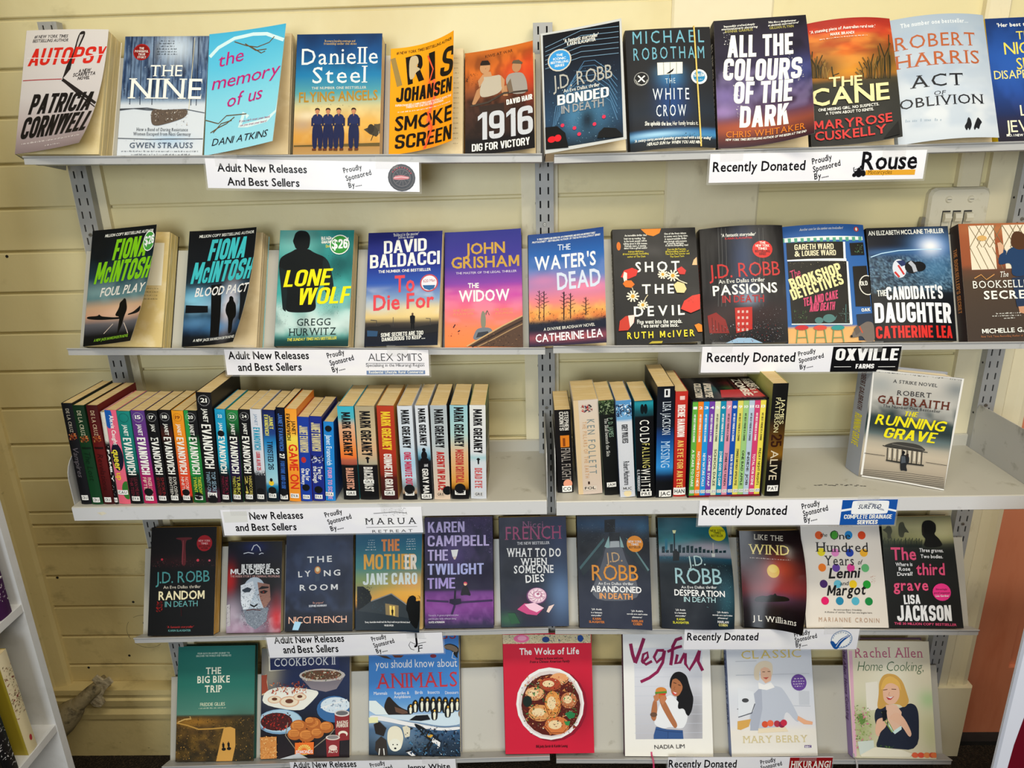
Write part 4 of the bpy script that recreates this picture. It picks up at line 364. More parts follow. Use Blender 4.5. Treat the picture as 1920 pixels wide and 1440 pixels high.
{'n':'shot','s':2,'th':24.5,'b':1,'X':129,'W':157.2,'H':224.3,'t':28,'r':-9.2,'a':-0.004,'bend':[0.0,0.0,0.1,0.12],'label':'black book scattered with pressed autumn leaves and daisies around spaced white title','gl':0.25,'sp':'1e1c1c','hard':1,'pg':'d9c49a','bg':([(0,'2b2a2a'),(1,'232324')],[(0.5,0.2,0.2,0.05,'4a4848',0.6)],[]),'el':[('p','e08a1e',[53.9,0.7,92.7,0.6,89,9.8,77.3,15.3,64.8,12.2]),('e','d8781e',10.8,33.1,4,8.4),('p','f0c090',[146.5,75.4,150.1,65.5,156.1,59.9,155.8,75.9]),('t','An incredible thriller that',22.9,14.3,64.7,14.3,3.4,'f2efe6','b'),('t','kept me up reading. This',21.4,20.3,61.9,20.6,3.4,'f2efe6','b'),('t','is the book people will be',21.7,25.6,64.2,25.4,3.4,'f2efe6','b'),('t','talking about in 2021. Intense.',19.8,30.3,65.2,30.8,3.4,'f2efe6','b'),('t','Wickedly smart. A stunning',21.4,35,62.5,35.4,3.4,'f2efe6','b'),('t','debut from a gifted author',20.7,39.2,64.8,39.7,3.4,'f2efe6','b'),('t','One of the finest debuts',98.1,13.3,139.3,12.8,3.5,'f2efe6','b'),('t','in some very long time.',97.9,18.6,142.7,18,3.5,'f2efe6','b'),('t','A tense,irresistible thriller',98.3,24,139.9,23.3,3.5,'f2efe6','b'),('t','shot through with moments',96.8,28.7,139.5,28.7,3.5,'f2efe6','b'),('t','of searing darkness.',101.6,32.9,134.2,32.8,3.5,'f2efe6','b'),('t','A clever,compelling read',98.9,36.7,141.5,36.8,3.5,'f2efe6','b'),('t','Adrian McKinty,',28,46.3,58.3,46.3,3.4,'d8c83a','b'),('t','#1 internationally bestselling',17.8,50.6,66.8,50.9,3.4,'d8c83a','b'),('t','author of The Chain',26.4,56.2,60.3,56.4,3.4,'d8c83a','b'),('t','Dervla McTiernan,',102.2,44.8,137.2,44.7,3.5,'d8c83a','b'),('t','#1 bestselling author of',98.3,48.9,141.9,49.1,3.5,'d8c83a','b'),('t','The Ruin,The Scholar and',98,53.7,142.9,54,3.4,'d8c83a','b'),('t','The Good Turn',106.5,59.3,132.6,58.9,3.4,'d8c83a','b'),('t','SHOT',40.3,84.9,123.1,85.9,18.8,'f2efe6','bw'),('t','THE',51.1,127.6,110.2,129.2,17.6,'f2efe6','bw'),('t','DEVIL',34.5,170.6,127.5,171.5,18.4,'f2efe6','bw'),('p','d8382e',[12.4,93.6,19.2,80.9,34.4,76.3,45.5,81.9,41.3,92.2,26,98.1]),('p','f2e6d8',[19.1,83.5,24.5,86.3,23.6,109.6,19.4,106.9,16.7,93.8]),('p','e07a1e',[15.7,106.7,20.9,100.4,32.2,100.9,38.1,108.9,31.6,115.1,20.5,113.4]),('p','d23a34',[117.6,82.5,126.6,77.7,134.7,86,131.8,93.7,122,92.7]),('l','efe6d0',2.8,[91.1,91.8,100.5,92.2]),('l','efe6d0',2.8,[91.1,91.8,98.5,97.4]),('l','efe6d0',2.8,[91.1,91.8,93.6,100.4]),('l','efe6d0',2.8,[91.1,91.8,87.8,100.1]),('l','efe6d0',2.8,[91.1,91.8,83.3,96.7]),('l','efe6d0',2.8,[91.1,91.8,81.7,91.3]),('l','efe6d0',2.8,[91.1,91.8,83.8,86.2]),('l','efe6d0',2.8,[91.1,91.8,88.6,83.1]),('l','efe6d0',2.8,[91.1,91.8,94.4,83.4]),('l','efe6d0',2.8,[91.1,91.8,99,86.8]),('e','d8a83a',91.1,91.8,2.8,3),('l','efe6d0',2.8,[109.5,95.3,121.3,95.8]),('l','efe6d0',2.8,[109.5,95.3,118.7,102.4]),('l','efe6d0',2.8,[109.5,95.3,112.6,106.2]),('l','efe6d0',2.8,[109.5,95.3,105.3,105.8]),('l','efe6d0',2.8,[109.5,95.3,99.6,101.4]),('l','efe6d0',2.8,[109.5,95.3,97.7,94.7]),('l','efe6d0',2.8,[109.5,95.3,100.3,88.2]),('l','efe6d0',2.8,[109.5,95.3,106.4,84.3]),('l','efe6d0',2.8,[109.5,95.3,113.7,84.7]),('l','efe6d0',2.8,[109.5,95.3,119.4,89]),('e','d8a83a',109.5,95.3,3.6,3.8),('l','efe6d0',2.8,[33.5,132,45.4,132.5]),('l','efe6d0',2.8,[33.5,132,42.9,139]),('l','efe6d0',2.8,[33.5,132,36.7,142.7]),('l','efe6d0',2.8,[33.5,132,29.4,142.4]),('l','efe6d0',2.8,[33.5,132,23.6,138.1]),('l','efe6d0',2.8,[33.5,132,21.5,131.5]),('l','efe6d0',2.8,[33.5,132,24,125.1]),('l','efe6d0',2.8,[33.5,132,30.2,121.3]),('l','efe6d0',2.8,[33.5,132,37.5,121.6]),('l','efe6d0',2.8,[33.5,132,43.4,125.8]),('e','d8a83a',33.5,132,3.6,3.7),('l','efe6d0',2.8,[51.4,149.5,61.3,150]),('l','efe6d0',2.8,[51.4,149.5,59.2,155.3]),('l','efe6d0',2.8,[51.4,149.5,54.1,158.5]),('l','efe6d0',2.8,[51.4,149.5,48,158.2]),('l','efe6d0',2.8,[51.4,149.5,43.2,154.6]),('l','efe6d0',2.8,[51.4,149.5,41.5,149.1]),('l','efe6d0',2.8,[51.4,149.5,43.6,143.8]),('l','efe6d0',2.8,[51.4,149.5,48.7,140.6]),('l','efe6d0',2.8,[51.4,149.5,54.8,140.9]),('l','efe6d0',2.8,[51.4,149.5,59.6,144.5]),('e','d8a83a',51.4,149.5,3,3.1),('l','e8dcc0',1.8,[110.6,97.9,122.5,106.4,134.9,112.3]),('l','d8cca8',1.5,[32.9,115.2,35.5,125.6]),('l','d8cca8',1.5,[52.7,147,56.9,136.9,61.6,130.7]),('p','e6d49a',[109.8,113.6,117.5,107.4,129.5,112,133.3,122.6,128.5,130.2,115.1,128.9]),('p','dc4436',[120.8,160.8,127.7,145.7,142.8,136.2,157,133.9,155.7,162.9,138.5,169.6]),('k',['6a1c18'],9,132.9,138.2,146.7,152,2.4,3),('p','c8402e',[4.9,197.4,7.6,178.4,18.4,169.9,35.8,168.1,34,182.1,22.3,196.9]),('p','ecd8cc',[23.4,168.8,35.8,168.1,33.2,183.3,26.2,191.9]),('p','e88a1e',[143.9,193,151.7,190.4,157.5,193.8,157.5,206.6,149.6,206.6]),('p','b8a83a',[59.4,224,65.7,219.7,85.2,220.2,83.7,225.2]),('t','Five went into the woods.',39.6,185.4,121.8,187.8,7.7,'f2efe6','b'),('t','Two never came back.',45.9,193.3,115.5,194.4,7.6,'f2efe6','b'),('t','RUTH McIVER',20.5,213.3,143.3,213.8,12.2,'e8d83a','bw')],'bp':1.0,'spt':[('SHOT THE DEVIL',0.2,0.7,'f2efe6',0.4)],'band':0,'stk':[]},
{'n':'passions','s':2,'th':24.5,'b':1,'X':293.7,'W':154.5,'H':221.3,'t':30,'r':-10.9,'a':-0.004,'bend':[0.38,-0.6,0.0,0.0],'label':'black paperback with red author name and a red brick street at its base','gl':0.15,'sp':'161416','hard':0,'pg':'d9c49a','bg':([(0,'262424'),(0.4,'1f1e20'),(0.7,'242226'),(1,'18161a')],[(0.5,0.3,0.14,0.3,'3a4a6a',0.85),(0.55,0.62,0.12,0.06,'a8b8cc',0.7),(0.5,0.75,0.5,0.1,'4a2a2a',0.5)],[('3e3c3c',30,4,0.5,0,0.6)]),'el':[('l','5c5c5c',1,[34.2,1.1,33.2,59.7,27.5,150.6]),('l','5c5c5c',1,[40.2,1.8,39.2,60.2,33.6,150.8]),('l','5c5c5c',1,[47.4,2.5,46.4,60.7,40.9,151.2]),('l','5c5c5c',1,[108.4,5.7,107.5,63.3,102.2,153.1]),('l','5c5c5c',1,[115.9,5.8,115,63.5,109.7,153.3]),('t',"'A fantastic storyteller'",39.3,19.5,102.1,20.1,6,'f2efe6','b'),('t','KARIN SLAUGHTER',45.8,24.7,95.4,25.5,3.5,'c8383a','b'),('e','d83a34',113.3,45.9,18.9,16.3),('t','THE',108.3,35.8,119.4,35.9,4.3,'f2efe6','b'),('t','NEW YORK',100.6,41.2,126.8,41.5,4.3,'f2efe6','b'),('t','TIMES',104.8,46.8,121.9,47,4.3,'f2efe6','b'),('t','BESTSELLING',99.1,51.6,127.2,52,4.3,'3a1010','b'),('t','SERIES',106.3,56.8,119.4,57,4.3,'3a1010','b'),('t','J.D. ROBB',13.7,97.7,144.5,95,26.3,'c8403e',''),('t','An Eve Dallas thriller',30.2,107.7,114.8,106.5,7.5,'f2efe6',''),('t','PASSIONS',19,129.9,137.8,126.8,18,'f2efe6','b'),('t','IN DEATH',35.4,143.9,112,144.6,13,'b03a3c','b'),('p','c0342c',[57.4,154.3,89.4,153.3,88.4,195.1,58.1,201.8]),('p','8e2420',[6.8,167.4,22.9,161.7,39.4,176.2,45.8,201.5,8.9,200.4]),('p','d8b8b0',[62.1,159.5,66,159.3,65.9,164.1,61.9,164.2]),('p','d8b8b0',[61.7,170.7,65.6,170.6,65.4,175.3,61.5,175.4]),('p','d8b8b0',[61.3,181.9,65.2,181.8,65,186.5,61.1,186.7]),('p','d8b8b0',[60.9,193.1,64.8,193,64.6,197.7,60.7,197.9]),('p','d8b8b0',[70,159.7,73.9,159.6,73.7,164.3,69.8,164.4]),('p','d8b8b0',[69.5,170.9,73.5,170.8,73.3,175.5,69.4,175.7]),('p','d8b8b0',[69.1,182.1,73.1,182,72.9,186.7,69,186.9]),('p','d8b8b0',[68.7,193.4,72.7,193.2,72.5,197.9,68.6,198.1]),('p','d8b8b0',[77.8,159.9,81.7,159.8,81.6,164.5,77.6,164.7]),('p','d8b8b0',[77.4,171.2,81.3,171,81.2,175.7,77.2,175.9]),('p','d8b8b0',[77,182.4,80.9,182.2,80.8,186.9,76.8,187.1]),('p','d8b8b0',[76.6,193.6,80.6,193.4,80.4,198.1,76.5,198.3]),('l','5a1a18',1,[15.1,171.5,15.2,198.1]),('l','5a1a18',1,[20.8,176.3,21.1,198.2]),('l','5a1a18',1,[26.5,181,27,198.4]),('l','5a1a18',1,[32.1,185.8,32.9,198.6]),('l','5a1a18',1,[37.8,190.5,38.8,198.8]),('p','9ab8d0',[37.7,220,60.3,210.6,84.9,211.2,106.8,221.7]),('k',['3a3438','6a6468','a8a4a8','8a2a28','24304a'],140,9.6,185.2,141.3,221.3,3.4,7),('k',['4a4648','8a8688','d8dce0'],70,94.3,152.9,144,216.3,2,4)],'bp':1.0,'spt':[('PASSIONS IN DEATH',0.3,0.8,'b03a3c',0.4)],'band':0,'stk':[]},
{'n':'bookshop','s':2,'th':24.5,'b':1,'X':449.2,'W':156.6,'H':225,'t':26,'r':-12.5,'a':-0.004,'bend':[0.3,-0.6,0.0,0.08],'label':'paperback drawn as blue shopfront with striped awning and three coloured stools','gl':0.3,'sp':'2a5a94','hard':0,'pg':'d9c49a','bg':([(0,'2f62a4'),(0.13,'3a6cac'),(0.14,'3a6cac'),(0.86,'3f72b0'),(0.87,'e0b070'),(1,'e4b478')],[],[]),'el':[('t','Another case for the number-one booksellers!',32.2,10.8,112.8,9.6,4.6,'f2efe6','si'),('e','c8442e',140.3,9.3,5.2,4.7),('e','f2efe6',140.3,9.3,2.3,3.2),('p','e8efe6',[-1.8,22.5,151.7,23.4,151.8,30.2,-1.1,30.9]),('p','5fa890',[-1.1,22.6,4.6,22.9,4.6,31,-0.6,30.7]),('p','5fa890',[10.3,23.5,16,23.8,16,31.8,10.8,31.6]),('p','5fa890',[21.7,24.2,27.4,24.5,27.4,32.5,22.2,32.3]),('p','5fa890',[33.1,24.9,38.8,25,38.8,33,33.6,32.9]),('p','5fa890',[44.5,25.3,50.3,25.4,50.3,33.4,45,33.4]),('p','5fa890',[56.1,25.7,61.9,25.7,61.9,33.7,56.6,33.7]),('p','5fa890',[67.7,25.9,73.6,25.9,73.7,33.9,68.3,33.9]),('p','5fa890',[79.6,26,85.6,25.9,85.6,33.9,80.1,34]),('p','5fa890',[91.6,26,97.7,25.8,97.7,33.8,92.1,34]),('p','5fa890',[103.9,25.8,110.1,25.5,110.1,33.6,104.4,33.8]),('p','5fa890',[116.4,25.4,122.8,25,122.7,33.1,116.9,33.5]),('p','5fa890',[129.4,24.8,136,24.4,135.8,32.5,129.7,33]),('p','5fa890',[142.7,24.1,149.6,23.5,149.3,31.7,143,32.3]),('p','2e2a24',[7.2,32,111,34.5,110.1,67.7,7,64.9]),('t','GARETH WARD',21.3,47,92.3,48.4,10.7,'ece2c0','h'),('t','& LOUISE WARD',20.6,59.3,96.1,60.2,10.2,'ece2c0','h'),('p','e9ecec',[111,34.5,115,34.5,114.2,70.3,109.9,70.3]),('p','e9ecec',[7,64.9,115.3,66.5,115.2,72.1,7.3,67.5]),('p','2e2b26',[7.5,68.3,114.9,71.6,114.1,189.3,8.6,187.2]),('p','e9ecec',[114.9,72.1,118.2,72.1,118.9,190.7,114,190.6]),('l','cfd8d8',2.5,[7.8,188.2,118.4,191.2]),('p','2a2824',[123.5,37,151.8,34.9,151.9,59.6,124.8,60.8]),('k',['5a7a5a','7aa078'],14,134.6,39.3,150.9,55.8,4.4,3),('p','2e2a26',[126.3,81.8,153.8,80.3,155.2,158.8,126.6,158.2]),('e','e8e4d8',151.9,117.8,16.1,19.3),('e','2e2a26',151.9,117.8,14.3,17.5),('t','OLD',138.9,119,152.6,117.8,8.2,'f2efe6','h'),('p','2e3a4c',[126.8,173.3,159,171.6,157,222.2,128.4,222.4]),('t','OAK',137,168.5,153.1,167.6,6.1,'f2efe6','h'),('k',['e8dcb0'],26,8.5,70.9,113,80.5,1.4,2),('t','The',12,103.3,29.8,97.2,15.8,'d4567a','i'),('t','BOOKSHOP',12.3,122.5,105.8,93.9,20.7,'ece2a8','h'),('t','DETECTIVES',12.8,142.9,108.3,114.7,20.7,'ece2a8','h'),('t','TEA AND CAKE',31.5,155.7,94.8,142.2,15.6,'d4567a','hi'),('t','AND DEATH',41.4,166.1,87,163.4,15.1,'d4567a','hi'),('e','5a8480',76.4,179.4,11.2,8),('p','5a8480',[86.2,179.7,91.4,173.6,87.2,183.5]),('e','5a8480',58,182.6,7.8,6),('l','4a6a68',2,[106.4,187.8,108.4,153.9]),('p','3f4a44',[92.8,169.8,114.8,169.2,112.2,172.9,95.1,172.4]),('k',['3a5a3a','4f6f4a','6a7a5a'],30,13,162,35.9,186.9,3.9,5),('k',['6a8078','4a5a50'],14,98.2,159.9,113.7,188.1,3.9,6),('l','7a9a6a',2,[18.3,197.6,14.4,224]),('l','7a9a6a',2,[32.9,198.1,35.4,224.5]),('l','7a9a6a',1.5,[15.9,214,34.5,213.7]),('e','c83a3e',25.7,195.3,12.2,4.5),('l','7a9a6a',2,[51.9,198.7,48.1,224.9]),('l','7a9a6a',2,[66.4,199.1,69,225.5]),('l','7a9a6a',1.5,[49.6,214.9,68.1,214.7]),('e','d8584a',59.3,196.4,12.2,4.5),('l','7a9a6a',2,[83.9,199.7,80.2,225.8]),('l','7a9a6a',2,[98.4,200.1,100.9,226.5]),('l','7a9a6a',1.5,[81.6,215.9,100,215.7]),('e','3a9a98',91.3,197.4,12.1,4.5),('p','7a7068',[113.2,216.9,120,203.3,132.8,193.7,145.4,186.5,157.3,190.6,156.6,227.2,140.2,225.3,133.8,213.8,124.1,216]),('p','6a605a',[120.2,200.8,127.9,193.5,131.9,206.2,123,213.5]),('e','1c1818',115,214.4,2.2,2.3),('l','c85a3a',2.2,[130.2,196.1,135.3,208.8])],'bp':1.0,'spt':[],'band':0,'stk':[]},
{'n':'candidate','s':2,'th':24.5,'b':1,'X':609.5,'W':151.8,'H':220.6,'t':26,'r':-14.1,'a':-0.004,'bend':[0.0,0.0,0.3,-0.6],'label':'black paperback with white starburst,flag-striped sandal and large white lettering','gl':0.2,'sp':'121418','hard':0,'pg':'d9c49a','bg':([(0,'14161c'),(0.15,'141a28'),(0.22,'1c3050'),(0.35,'22405e'),(0.5,'20384e'),(0.58,'14181e'),(1,'111317')],[(0.78,0.17,0.22,0.11,'6fa8e8',0.9),(0.76,0.18,0.12,0.07,'f4f8fc',1),(0.8,0.38,0.22,0.12,'5a8cb0',0.6),(0.3,0.22,0.4,0.03,'4a7cb0',0.6)],[('8fb4cc',70,90,0.55,0.26,0.56),('0e141c',40,50,0.6,0.26,0.56)]),'el':[('l','bcdcf4',1.7,[3.7,56.6,23.6,50.2,55.8,45.7,98.1,44.8,135.9,44.9]),('t','AN ELIZABETH MCCLAINE THRILLER',2.4,14.5,143.4,13.3,8.5,'f2efe6','b'),('e','d8dce4',53.6,80.8,12.6,18.2),('l','c83a34',4,[44.5,87,52,97.6]),('l','c83a34',3.5,[51.8,74.3,60.9,92.8]),('p','2a3a6a',[48.9,66.3,61.3,64.7,67.7,73.5,57.6,77.1]),('e','15181e',75.8,78.9,12.3,12.5),('e','0d1015',89.6,78,13,9.9),('l','b8bcc4',7.6,[73.2,68.5,79.8,76.5,82.3,88.2]),('t','THE',9.9,132.8,25.8,132.5,11.5,'f2efe6','b'),('t',"CANDIDATE'S",25.6,140.7,129.8,140.7,25.2,'e6e8ea','h'),('t','DAUGHTER',2,183.1,142.9,187,38.1,'e9eaec','h'),('t','CATHERINE LEA',2,212.7,142.3,215.4,23.2,'d8342e','h')],'bp':1.0,'spt':[("THE CANDIDATE'S DAUGHTER",0.2,0.8,'f2efe6',0.4)],'band':0,'stk':[]},
{'n':'bookseller','s':2,'th':24.5,'b':1,'X':778.5,'W':151.7,'H':225.7,'t':28,'r':-15.9,'a':0.003,'bend':None,'label':'brown paperback of a woman in a blue dress at leaded windows','gl':0.35,'sp':'2a2022','hard':0,'pg':'d9c49a','bg':([(0,'a8603a'),(0.35,'9a5838'),(0.4,'6a4a38'),(0.5,'564638'),(0.75,'4f4238'),(1,'4a3e36')],[(0.5,0.05,0.4,0.05,'c08a5a',0.5)],[]),'el':[('p','e9ddc6',[18,4.3,65.1,3.6,64.1,88.3,17.9,89.1]),('p','e9ddc6',[79.5,3.8,141.2,3.4,135.2,86.6,80.9,88]),('l','8a7a5a',1.3,[18.1,3,40.2,46.2]),('l','8a7a5a',1.3,[17.6,45.9,34.5,88]),('l','8a7a5a',1.3,[43.4,3.3,17.6,45.9]),('l','8a7a5a',1.3,[32,3.2,53.9,46.4]),('l','8a7a5a',1.3,[31.4,46.1,48.1,88.2]),('l','8a7a5a',1.3,[56,3.5,30.2,46.1]),('l','8a7a5a',1.3,[45.9,3.4,67.6,46.5]),('l','8a7a5a',1.3,[45.1,46.2,61.7,88.3]),('l','8a7a5a',1.3,[68.6,3.7,42.6,46.2]),('l','8a7a5a',1.3,[59.8,3.6,81.3,46.7]),('l','8a7a5a',1.3,[58.9,46.4,75.2,88.5]),('l','8a7a5a',1.3,[81.2,3.9,55.1,46.4]),('l','8a7a5a',1.3,[80.7,3.9,102,47]),('l','8a7a5a',1.3,[79.6,46.7,95.7,88.7]),('l','8a7a5a',1.3,[105.9,4.2,79.6,46.7]),('l','8a7a5a',1.3,[94.6,4.1,115.7,47.1]),('l','8a7a5a',1.3,[93.3,46.9,109.2,88.9]),('l','8a7a5a',1.3,[118.5,4.4,92,46.8]),('l','8a7a5a',1.3,[108.4,4.3,129.3,47.3]),('l','8a7a5a',1.3,[107,47,122.7,89]),('l','8a7a5a',1.3,[131.1,4.6,104.5,47]),('l','8a7a5a',1.3,[122.3,4.5,143,47.5]),('l','8a7a5a',1.3,[120.6,47.2,136.2,89.2]),('l','8a7a5a',1.3,[143.6,4.8,116.9,47.2]),('e','d8b070',40.9,28.9,9,5.4),('p','24446a',[83.2,62.5,86.6,52.1,99.6,45.6,111.9,47.1,133.8,52.6,139.1,96.9,89.1,106.6,91.9,75.7,67.9,81.9,67.6,70.2]),('p','24446a',[67.6,70.2,76.9,49.3,83.9,54.7,79.6,75.6]),('p','d8b090',[68.3,38.6,74.1,37.3,79.8,44,77.4,57.2,69.5,62.4]),('p','5a3a22',[95.2,25.6,102.3,16.3,114.7,17.8,123.7,28.7,121.6,49.9,106.3,53.6,92.3,44.2]),('p','2a3c58',[89.1,106.6,136.4,99.4,134.7,162.4,93.9,160.8]),('p','c89878',[96.3,160.8,115.7,159.8,114,177,97.7,172]),('t','The',66.8,104.3,83.3,103.5,10.3,'f2efe6','si'),('l','d8a060',1.5,[20.4,105.9,33.2,98.8,42.3,108.7,57.9,98.6]),('t',"BOOKSELLER'S",16.1,125,143.6,123.7,14,'f2efe6','s'),('t','SECRET',34.1,145.8,129.3,144.9,15.1,'f2efe6','sb'),('d','f2efe6',54.6,174.6,99.9,173.2,2.7),('d','f2efe6',47,178.9,99.5,178.1,2.7),('d','f2efe6',67.8,183.5,89.5,182.7,2.7),('t','MICHELLE GABLE',26.1,210.4,132.3,207.6,8.2,'f2efe6','b'),('t','New York Times Bestselling Author of A Paris Apartment',23.2,218.1,138.5,216.5,3.6,'b87a50','s')],'bp':1.0,'spt':[("THE BOOKSELLER'S SECRET",0.2,0.75,'c88a50',0.4)],'band':0,'stk':[]},
{'n':'random','s':4,'th':24.5,'b':0,'X':-887.1,'W':146.8,'H':235,'t':32,'r':8.7,'a':-0.0,'bend':None,'label':'black paperback with teal author name and dim red tower','gl':0.35,'sp':'0c0c0e','hard':0,'pg':'d0a050','bg':([(0,'121011'),(0.3,'171214'),(0.38,'141617'),(1,'0f0f10')],[(0.45,0.32,0.4,0.05,'3a1a1e',0.6)],[]),'el':[('p','6a2a30',[54.1,23,92.4,22.3,91.4,26.8,76.1,28.8,81.5,83.9,68.9,84.4,71,28.8,58.2,26.8]),('l','9a4a50',1.3,[72.3,29.3,71.8,81.4]),('k',['a84a50','5a2226','8a6a6a'],90,1.3,69,144.7,86.5,2,4),('e','d84a5a',106.7,72.9,3,3),('e','c83a4a',25.8,70.3,2.5,2.5),('e','d86a7a',132.8,73.7,2.5,2.2),('e','a8202a',120.4,35.7,17.4,17.6),('t','NEW YORK',106.9,32.4,133.5,32.4,4,'e0b0b0','b'),('t','TIMES',112.8,38.4,128.2,38.4,4,'e0b0b0','b'),('t','BESTSELLING',108,43.9,133.5,43.9,4,'3a0c0e','b'),('t','AUTHOR',113.8,48.9,128.1,48.9,4,'3a0c0e','b'),('t','J.D. ROBB',13.7,122.4,134.6,119.3,24.5,'5aa0a0',''),('t','An Eve Dallas thriller',31.4,134,115.2,132.9,6.5,'d8d0c0',''),('t','RANDOM',21.6,158.1,124.4,156.3,18,'eedcb8','b'),('t','IN DEATH',36.3,173.5,109.5,172.2,12.2,'6aa8a8',''),('k',['c02a24','8a1c1a'],50,18.3,160.5,30.6,183.9,3.4,4),('l','3a1012',1.7,[72.6,174.8,74.3,193.5]),('t',"'A fantastic storyteller'",42.6,218.6,101.8,218.1,4.6,'b83a3a','i'),('t','KARIN SLAUGHTER',46.2,226,96.1,225.9,4.1,'6aa0a0','b')],'bp':1.0,'spt':[],'band':0,'stk':[]},
{'n':'murder','s':4,'th':24.5,'b':0,'X':-716.9,'W':121.6,'H':198.5,'t':22,'r':10.7,'a':-0.0,'bend':None,'label':'small worn paperback with ghostly pale male face over red,white block title','gl':0.15,'sp':'4a4444','hard':0,'pg':'d9c49a','bg':([(0,'0e0e14'),(0.15,'14162a'),(0.3,'141418'),(0.5,'2a2a30'),(0.8,'6a6a78'),(1,'5a4a58')],[(0.5,0.06,0.2,0.06,'20306a',0.8),(0.05,0.42,0.1,0.15,'c02a2a',0.85),(0.92,0.85,0.14,0.15,'c8242a',0.95),(0.9,0.65,0.1,0.1,'7a2020',0.7),(0.1,0.8,0.15,0.15,'b8aab8',0.8),(0.3,0.95,0.4,0.08,'b89ab0',0.7),(0.8,0.5,0.1,0.15,'161618',0.8)],[('c8ccd8',10,14,0.5,0.8,1)]),'el':[('e','b8c4d0',60.9,122.6,29.7,44.9),('p','d8dee6',[30.1,95.8,57.4,86.5,63,108.4,49.3,145.9,39.8,155,31.5,131.7]),('p','9a7468',[67.5,89.1,95.1,94.4,98,127.8,83.6,148.6,73.3,122.8]),('p','7f8894',[37.1,148.1,93.3,144.1,88.9,173.8,65.2,191.4,45.5,177.8]),('k',['b8c0c8','4a5868','98a4b0','2c343e'],260,33.2,141.1,95,187.3,3.2,6),('k',['e0e6ec','8a94a0','5a6470'],130,31.2,93.4,68.9,146.1,3.8,4),('k',['5a3a34','8a6458'],60,68.9,94,97,146.5,3.5,9),('p','16161a',[69.1,104.9,77.7,97.8,93.9,99.2,92.7,102.1,80.3,103.8]),('p','20181a',[73,109.7,82.9,106.3,91.6,108.8,85.5,113.9,76.8,113.8]),('e','8a2a20',81.7,110.6,2,1.9),('p','3a4450',[33,105.6,45.3,99.7,55.4,103.5,50.6,110.6,38.2,110.9]),('p','1c1c20',[51.4,135.4,61.4,140.2,69.8,134.5,68.7,139.2,61.5,143.7,54,140.1]),('l','5a3a3c',2.1,[44.5,150,59.2,147.9,76.3,149.9]),('l','d8dce4',2.1,[52.9,19.8,57.8,9.4,64.2,7,70.9,13.6,73.6,21.5]),('l','d8dce4',1.8,[35,26.4,45.3,24,58.2,26.3]),('l','d8dce4',1.8,[69.9,28.6,76.3,25.4,80.2,26.7]),('t','IN THE MINDS OF',31.2,60.1,96,59.5,10.5,'f2efe6','h'),('t','MURDERERS',6.7,71.4,117.5,71.5,11.4,'f2efe6','h'),('t','THE INSIDE STORY OF CRIMINAL PROFILING',6.5,77.9,117.5,78.9,4.4,'c8a09a','b'),('p','b8b4b8',[-0.3,138.3,7,136.1,9.4,182,2.3,184.1]),('k',['2c2a2c'],24,-0.1,140.6,8.9,180.8,3,2)],'bp':1.0,'spt':[],'band':0,'stk':[]},
{'n':'lying','s':4,'th':24.5,'b':0,'X':-585.3,'W':150.1,'H':217.6,'t':24,'r':13,'a':-0.0,'bend':None,'label':'dark navy paperback with spaced white title around a glowing bulb','gl':0.25,'sp':'141a26','hard':0,'pg':'d8b878','bg':([(0,'232c42'),(0.5,'2a3550'),(0.8,'1c2334'),(1,'141820')],[(0.5,0.25,0.25,0.3,'3a4a68',0.7),(0.9,0.6,0.2,0.3,'161c2a',0.6)],[('48587a',5,6,0.4,0.1,0.8)]),'el':[('t','THE',47.8,69.4,102.9,67.5,12.8,'f2efe6','bw'),('t','LY',28.3,100.6,56.1,98.7,12.1,'f2efe6','bw'),('t','NG',85.4,98.8,122.1,97.2,12.2,'f2efe6','bw'),('t','ROOM',31.7,129.5,116.7,128.4,12,'f2efe6','bw'),('e','c88a50',71.2,85.4,7,8.3),('e','f0d8b0',71.2,84.2,4.2,4.9),('p','3a4a60',[65.4,95.1,75.9,94.4,76.2,108.5,66.3,110.9]),('t',"'Be gripped'",60.6,158.2,84.6,157.6,3.8,'c89a90','i'),('t','SOPHIE HANNAH',52.9,165.2,92.1,164,4.2,'d8dce4','b'),('t','NICCI FRENCH',8.2,200.5,137.2,199,14.4,'e8b8a0',''),('p','a8d0f0',[22.1,195.9,36.8,197.2,30,214.5,16.7,214])],'bp':1.0,'spt':[],'band':0,'stk':[]},
